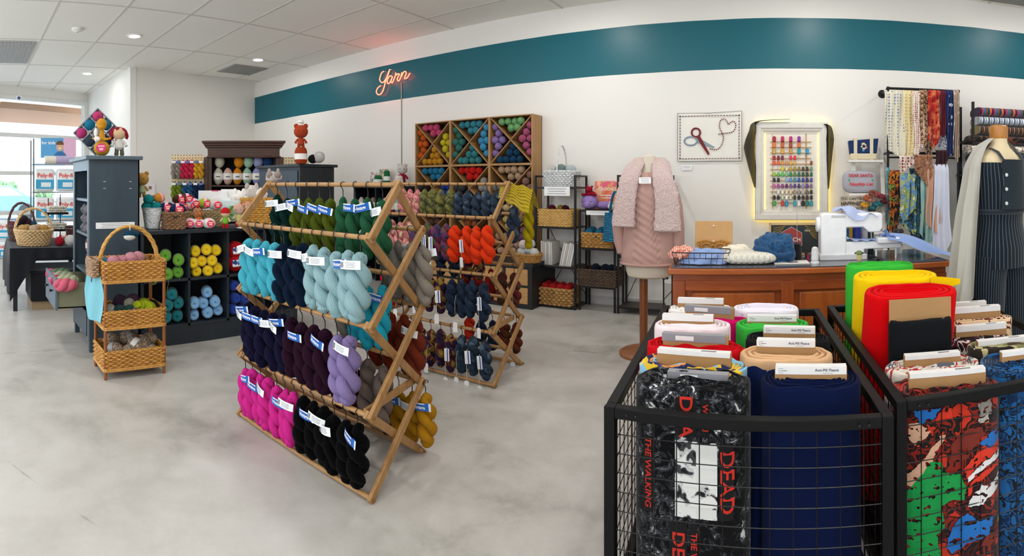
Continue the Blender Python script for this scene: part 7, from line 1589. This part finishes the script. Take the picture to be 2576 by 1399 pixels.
@cached
def comicbw():
    t = NT('black and white comic print'); v = t.co(); n = t.noise(v, 26, 4, .65, 1.2); n2 = t.noise(v, 5, 1); vo = t.vor(t.co(scale=(1, 1, .8)), 6.5, 'F1', 1)
    s = t.n('ShaderNodeSeparateColor'); t.l(vo.outputs['Color'], s.inputs[0])
    f = t.math('ADD', n.outputs['Fac'], t.math('MULTIPLY', t.math('SUBTRACT', s.outputs[0], .5), .16))
    return t.fin(t.ramp(f, [(0, '#09090b'), (.5, '#2e3034'), (.54, '#0e0e10'), (.585, '#6a6c70'), (.61, '#1a1b1e'), (.67, '#c8c8c6')], 'CONSTANT'), .95, 0, .1, .1)
@cached
def comiccol(off=0.):
    t = NT('colourful comic print'); v = t.co(loc=(off, off, 0)); vo = t.vor(v, 6.2, 'F1', 1); s = t.n('ShaderNodeSeparateColor')
    nz = t.noise(v, 9, 3, .6); mx = t.n('ShaderNodeMix'); mx.data_type = 'VECTOR'; mx.inputs['Factor'].default_value = .16; t.l(v, mx.inputs['A']); t.l(nz.outputs['Color'], mx.inputs['B']); t.l(mx.outputs['Result'], vo.inputs['Vector'])
    t.l(vo.outputs['Color'], s.inputs[0]); col = t.ramp(s.outputs[0], [(0, '#101014'), (.2, '#a82414'), (.4, '#128040'), (.55, '#1a5a9c'), (.68, '#5c1810'), (.82, '#c89c7c'), (.88, '#d0ccc8'), (.91, '#121216'), (.97, '#c8b41c')], 'CONSTANT')
    e = t.noise(v, 24, 3, .6, 1.5); return t.fin(t.mix(t.math('GREATER_THAN', e.outputs['Fac'], .555), col, '#121016'), .95, 0, .1, .1)

# left column of the near bin, front to back
t, p, h = bolt('black and white comic print fleece bolt with red lettering', comicbw(), 1742, 952, 1.80, .40, .18, 4, .003, 'tape', .55, 0, 3, coff=(.02, .03), up=.012, crumple=1.8)
rdl = plain('#c02414', .9); bkp = cloth('#0e0e10'); yf = 0.
def sfy(x, w=.40, d=.18):
    e = w/2-d/2; ax = abs(x)
    return -d/2 if ax <= e else -sqrt(max(0, (d/2)**2-(ax-e)**2))
def onsurf(m, off): m.v = [(x, sfy(x)-off+(y if abs(y) < .05 else 0), z) for x, y, z in m.v]; return m
def onbolt(tx_, size, x, z, mat, rot, stretch=1.): put(onsurf(MB().text(tx_, size, Matrix.Translation((x, 0, z)) @ Matrix.Rotation(rot, 4, 'Y') @ Matrix.Rotation(pi/2, 4, 'X'), 0, 'CENTER', stretch), .006), 'red_lettering', mat, t)
def patch(x0, x1, z0, z1, mat, nm='printed_panel', d=.0): put(onsurf(MB().grid(lambda u, v: (x0+(x1-x0)*u, 0, z0+(z1-z0)*v), 8, 2), .004+d), nm, mat, t)
patch(.105, .152, h-.42, h-.17, bkp, 'black_print_band'); onbolt('DEAD', .062, .13, h-.295, rdl, pi/2, 1.25)
patch(-.04, .1, h-.42, h-.17, mottled(18, '#161618', '#3a3b3e', '#b8b8b6', '#d4d4d0', lo=.38, hi=.56, off=1.3), 'printed_panel'); patch(.03, .098, h-.30, h-.175, plain('#cfcfcb', .95), 'white_print_panel', .0006); patch(.03, .098, h-.415, h-.385, plain('#cfcfcb', .95), 'white_print_panel', .0006)
patch(-.15, -.115, h-.42, h-.17, bkp, 'black_print_band'); onbolt('THE WALKING', .03, -.133, h-.29, rdl, pi/2, 1.15)
patch(-.06, -.0, h-.70, h-.44, bkp, 'black_print_band'); onbolt('DEAD', .058, -.03, h-.56, rdl, pi/2, 1.2); patch(.01, .035, h-.70, h-.44, bkp, 'black_print_band'); onbolt('THE WALKING', .028, .023, h-.57, rdl, pi/2, 1.1)
patch(-.04, .03, h-.155, h-.03, bkp, 'black_print_band'); onbolt('DEA', .06, -.005, h-.09, rdl, pi/2, 1.2); patch(.045, .075, h-.155, h-.03, bkp, 'black_print_band'); onbolt('WALKI', .026, .06, h-.09, rdl, pi/2, 1.1)
bolt('light blue, yellow and navy print fleece bolt behind the comic print', mottled(7, '#78b4d8', '#8cc4e4', '#e8c030', '#2a3060', '#e89850', '#8cc4e4', lo=.3, hi=.68, off=1.), 1746, 915, 1.985, .42, .16, 4, .012, 'blank', .68, -.03, 5, up=.05, crumple=2.)
bolt('plain red fleece bolt with taped grey label in the near bin', fleece('#c4101a'), 1750, 868, 2.16, .40, .15, 4, .016, 'tape', .68, .02, 7, up=.045, crumple=1.5)
bolt('pale pinkish white fleece bolt in the left of the near bin', fleece('#ecdce0'), 1742, 814, 2.36, .345, .19, 4, .006, 'white', .68, .08, 9, up=.04, coff=(-.02, 0))
bolt('magenta fleece bolt half hidden behind the pinkish white one', fleece('#cc1266'), 1800, 800, 2.58, .33, .12, 4, .01, 'tape', .75, -.12, 11, up=.055, coff=(-.03, 0))
bolt('white floral fleece bolt at the back left of the near bin', cells(17., '#ece8e4', '#c0453c', '#e8a0a0', '#3c4c34', '#4a7ab0', '#1e1a1c', r=.33, rand=1.), 1763, 774, 2.80, .345, .18, 4, .006, 'white', .72, .06, 13, up=.05)
# right column of the near bin
bolt('navy fleece bolt with Anti-Pill Fleece card, front right of the near bin', fleece('#0a1435'), 2040, 950, 1.81, .345, .21, 6, .006, 'anti', .72, -.04, 15, up=.042, crumple=.8)
bolt('beige fleece bolt with white card behind the navy one', fleece('#d6ac82'), 1977, 888, 2.03, .36, .18, 3, .01, 'anti', .64, -.05, 17, up=.05, coff=(.0, .01))
bolt('black fleece bolt with white card in the near bin', fleece('#1b1b1e'), 1980, 848, 2.24, .36, .17, 4, .012, 'anti', .62, -.06, 19, up=.045, coff=(.01, 0))
bolt('bright green fleece bolt in the near bin', fleece('#3cb043'), 1942, 812, 2.46, .34, .19, 4, .008, 'anti', .69, .03, 21, up=.035)
bolt('white and lavender spotted fleece bolt at the back right of the near bin', cells(14., '#e8e2ee', '#c8b8d8', '#b89ac0', r=.12, rand=1.), 1927, 773, 2.74, .345, .19, 4, .008, None, .7, 0, 23)
tag(put(MB().grid(lambda u, v: (0+.07*u-.02*v, .02*sin(u*5+v*2), -.72*v), 8, 14), 'loose_fabric_end', fleece('#101d44'), None, onR(1880, 925, 1.87)), 'loose dark navy fleece end between the comic print and the navy bolt', 'fabric end')
# far bin
t, p, h = bolt('colourful comic print fleece bolt, front left of the second bin', mottled(13, '#0e0d10', '#3c100c', '#0e0d10', '#7a1c10', '#14120f', '#b02c18', lo=.3, hi=.66, dist=1.2), 2378, 970, 1.90, .40, .18, 5, .004, 'blank', .72, -.05, 25, up=.052, coff=(.01, .01), crumple=1.6)
def inpoly(x, z, P):
    c = False; n = len(P)
    for i in range(n):
        (x0, z0), (x1, z1) = P[i], P[(i+1) % n]
        if (z0 > z) != (z1 > z) and x < (x1-x0)*(z-z0)/(z1-z0)+x0: c = not c
    return c
PR = [('green', '#0f8a40', [(2278,1235),(2330,1180),(2345,1160),(2372,1162),(2378,1190),(2420,1200),(2438,1235),(2432,1270),(2400,1262),(2372,1275),(2382,1330),(2360,1345),(2372,1399),(2278,1399)]),
 ('blue', '#1a62a8', [(2300,1030),(2372,1026),(2350,1056),(2318,1062)]), ('blue', '#1a62a8', [(2472,1130),(2500,1112),(2545,1100),(2548,1135),(2500,1148)]), ('blue', '#1a62a8', [(2405,1325),(2440,1300),(2470,1330),(2520,1325),(2500,1372),(2440,1380),(2400,1399),(2384,1380)]),
 ('skin', '#c89c80', [(2290,1062),(2318,1060),(2348,1085),(2330,1100),(2305,1115),(2290,1100)]), ('skin', '#c89c80', [(2286,1190),(2330,1150),(2368,1100),(2384,1096),(2376,1112),(2352,1150),(2346,1210),(2338,1215),(2330,1180),(2306,1250),(2296,1250),(2300,1215),(2284,1220)]),
 ('grey', '#77726c', [(2470,1030),(2510,1018),(2505,1060),(2475,1062)]), ('grey', '#9c948c', [(2468,1068),(2500,1060),(2498,1080),(2474,1082)]),
 ('red', '#c4301c', [(2352,1060),(2378,1028),(2398,1030),(2404,1058)]), ('red', '#c4301c', [(2430,1190),(2470,1150),(2510,1140),(2556,1138),(2556,1162),(2510,1168),(2470,1182),(2440,1215)]), ('white', '#cfcdcb', [(2442,1212),(2474,1186),(2512,1170),(2556,1164),(2556,1182),(2512,1188),(2470,1204),(2446,1228)]), ('red', '#c4301c', [(2440,1240),(2475,1208),(2520,1192),(2556,1188),(2556,1215),(2520,1204),(2470,1228),(2446,1262)]),
 ('white', '#cfcdcb', [(2436,1282),(2462,1255),(2478,1236),(2500,1245),(2536,1226),(2530,1262),(2496,1275),(2480,1290),(2450,1288)]), ('yellow', '#c8b822', [(2530,1355),(2545,1320),(2548,1345),(2536,1356)]), ('brown', '#6c2418', [(2400,1120),(2440,1088),(2500,1090),(2470,1125),(2440,1160),(2415,1178),(2396,1160)]), ('brown', '#6c2418', [(2470,1399),(2500,1365),(2548,1352),(2548,1399)])]
rr_ = 1.8; groups_ = {}; wv2 = .40
def Lx(px): return (px-2400)/FPX*rr_
def Lz(py): return EYE-(py-CY)/FPX*rr_-Z0
polys = [(c, h_, [(Lx(a)*1.0, Lz(b)) for a, b in P]) for c, h_, P in PR]
st2 = .0022
for jz in range(int((h-.03)/st2)):
    z = h-.02-jz*st2
    if z < .12: break
    for ix in range(int(wv2/st2)):
        x = -wv2/2+.004+ix*st2
        if x+st2 > wv2/2-.003: break
        qx = x+.006*noise.noise(Vector((x*45, z*45, 1))); qz = z+.006*noise.noise(Vector((x*45, z*45, 7)))
        if noise.noise(Vector((x*30, z*55, 3)))+.5*noise.noise(Vector((x*80, z*90, 5))) > .34: continue
        hit = next(((c, h_) for c, h_, P in polys if inpoly(qx, qz, P)), None)
        if hit:
            G_ = groups_.setdefault(hit, [])
            if G_ and G_[-1][2] == jz and abs(G_[-1][0]+G_[-1][3]-x) < 1e-6 and G_[-1][3] < st2*5.5: G_[-1][3] += st2
            else: G_.append([x, z, jz, st2])
for (c, h_), L_ in groups_.items():
    m = MB()
    for x, z, _, dw_ in L_: y0, y1 = sfy(x, wv2, .18)-.0042, sfy(x+dw_, wv2, .18)-.0042; m.add([(x, y0, z), (x+dw_, y1, z), (x+dw_, y1, z+st2), (x, y0, z+st2)], [(0, 1, 2, 3)])
    o = put(m, 'printed_shapes', cloth(h_), t); o['label'] = c+' printed shapes'; o['kind'] = 'stuff'
bolt('cream and red patterned fleece bolt behind the comic print in the second bin', mottled(12, '#d8d0c4', '#d8d0c4', '#b03028', '#e0dcd4', '#6a6a74', lo=.32, hi=.62), 2345, 917, 2.08, .38, .18, 6, .008, 'blank', .6, -.03, 27, up=.045, crumple=1.2)
bolt('black fleece bolt with a wide bare cardboard sheet in the second bin', fleece('#15171a'), 2315, 800, 2.25, .28, .13, 1, .004, 'plain', .98, .03, 29, up=.085, coff=(.0, -.005), lean=(-.0, .02))
bolt('tall red fleece roll rising from the second bin', fleece('#d2080f'), 2292, 728, 2.42, .43, .23, 3, .006, None, .7, .0, 31, lean=(.05, 0), crumple=.35, tilt=.09)
bolt('tall yellow fleece roll behind the red one', fleece('#f0c80e'), 2252, 690, 2.67, .43, .22, 3, .006, None, .7, .0, 33, lean=(.02, 0), crumple=.3, tilt=.06)
bolt('tall green fleece roll at the back of the second bin', fleece('#3cb43c'), 2213, 664, 2.95, .385, .19, 6, .004, 'white', .4, -.03, 35, up=-.004, crumple=.6)
q = onR(2370, 690, 2.62); tag(put(MB().grid(lambda u, v: (-.06+.15*u, .02*sin(u*4), -.01-.10*v*(1-u*.75)-.015*u), 10, 6), 'loose_fabric_end', fleece('#f0c80e'), None, q), 'loose pointed end of the yellow fleece roll', 'fabric end')
bolt('blue and black plaid fleece roll at the right edge of the second bin', mottled(26, '#0e2a4c', '#184a7c', '#10161e', '#1c5a92', lo=.36, hi=.62), 2566, 905, 2.10, .33, .24, 9, .006, 'blank', .5, -.05, 37, up=.04)
bolt('camouflage fleece bolt in the second bin', mottled(9, '#4a3a2c', '#7c7a4c', '#b8ac7c', '#2c241e', lo=.36, hi=.62), 2524, 862, 2.32, .33, .13, 3, .008, 'white', .75, -.04, 39, up=.02)
bolt('maroon, black and white print fleece bolt in the second bin', mottled(22, '#1a1418', '#d8c8c0', '#5a1c2c', '#1a1418', lo=.36, hi=.6, off=4.), 2452, 846, 2.50, .34, .13, 4, .008, 'white', .75, -.06, 41, up=.055, coff=(.03, .0))
bolt('tan fleece bolt with dark red script print in the second bin', mottled(17, '#d8b890', '#dcc09a', '#5c1c24', '#dcc09a', lo=.36, hi=.6, off=6.), 2466, 800, 2.68, .34, .13, 4, .008, 'white', .8, -.05, 43, up=.06, coff=(-.03, 0))
bolt('white carded fleece bolt at the back of the second bin by the dress form', cloth('#d8c8c0'), 2450, 772, 2.9, .3, .1, 3, .006, 'white', .8, -.05, 45, up=.03, coff=(-.05, 0))
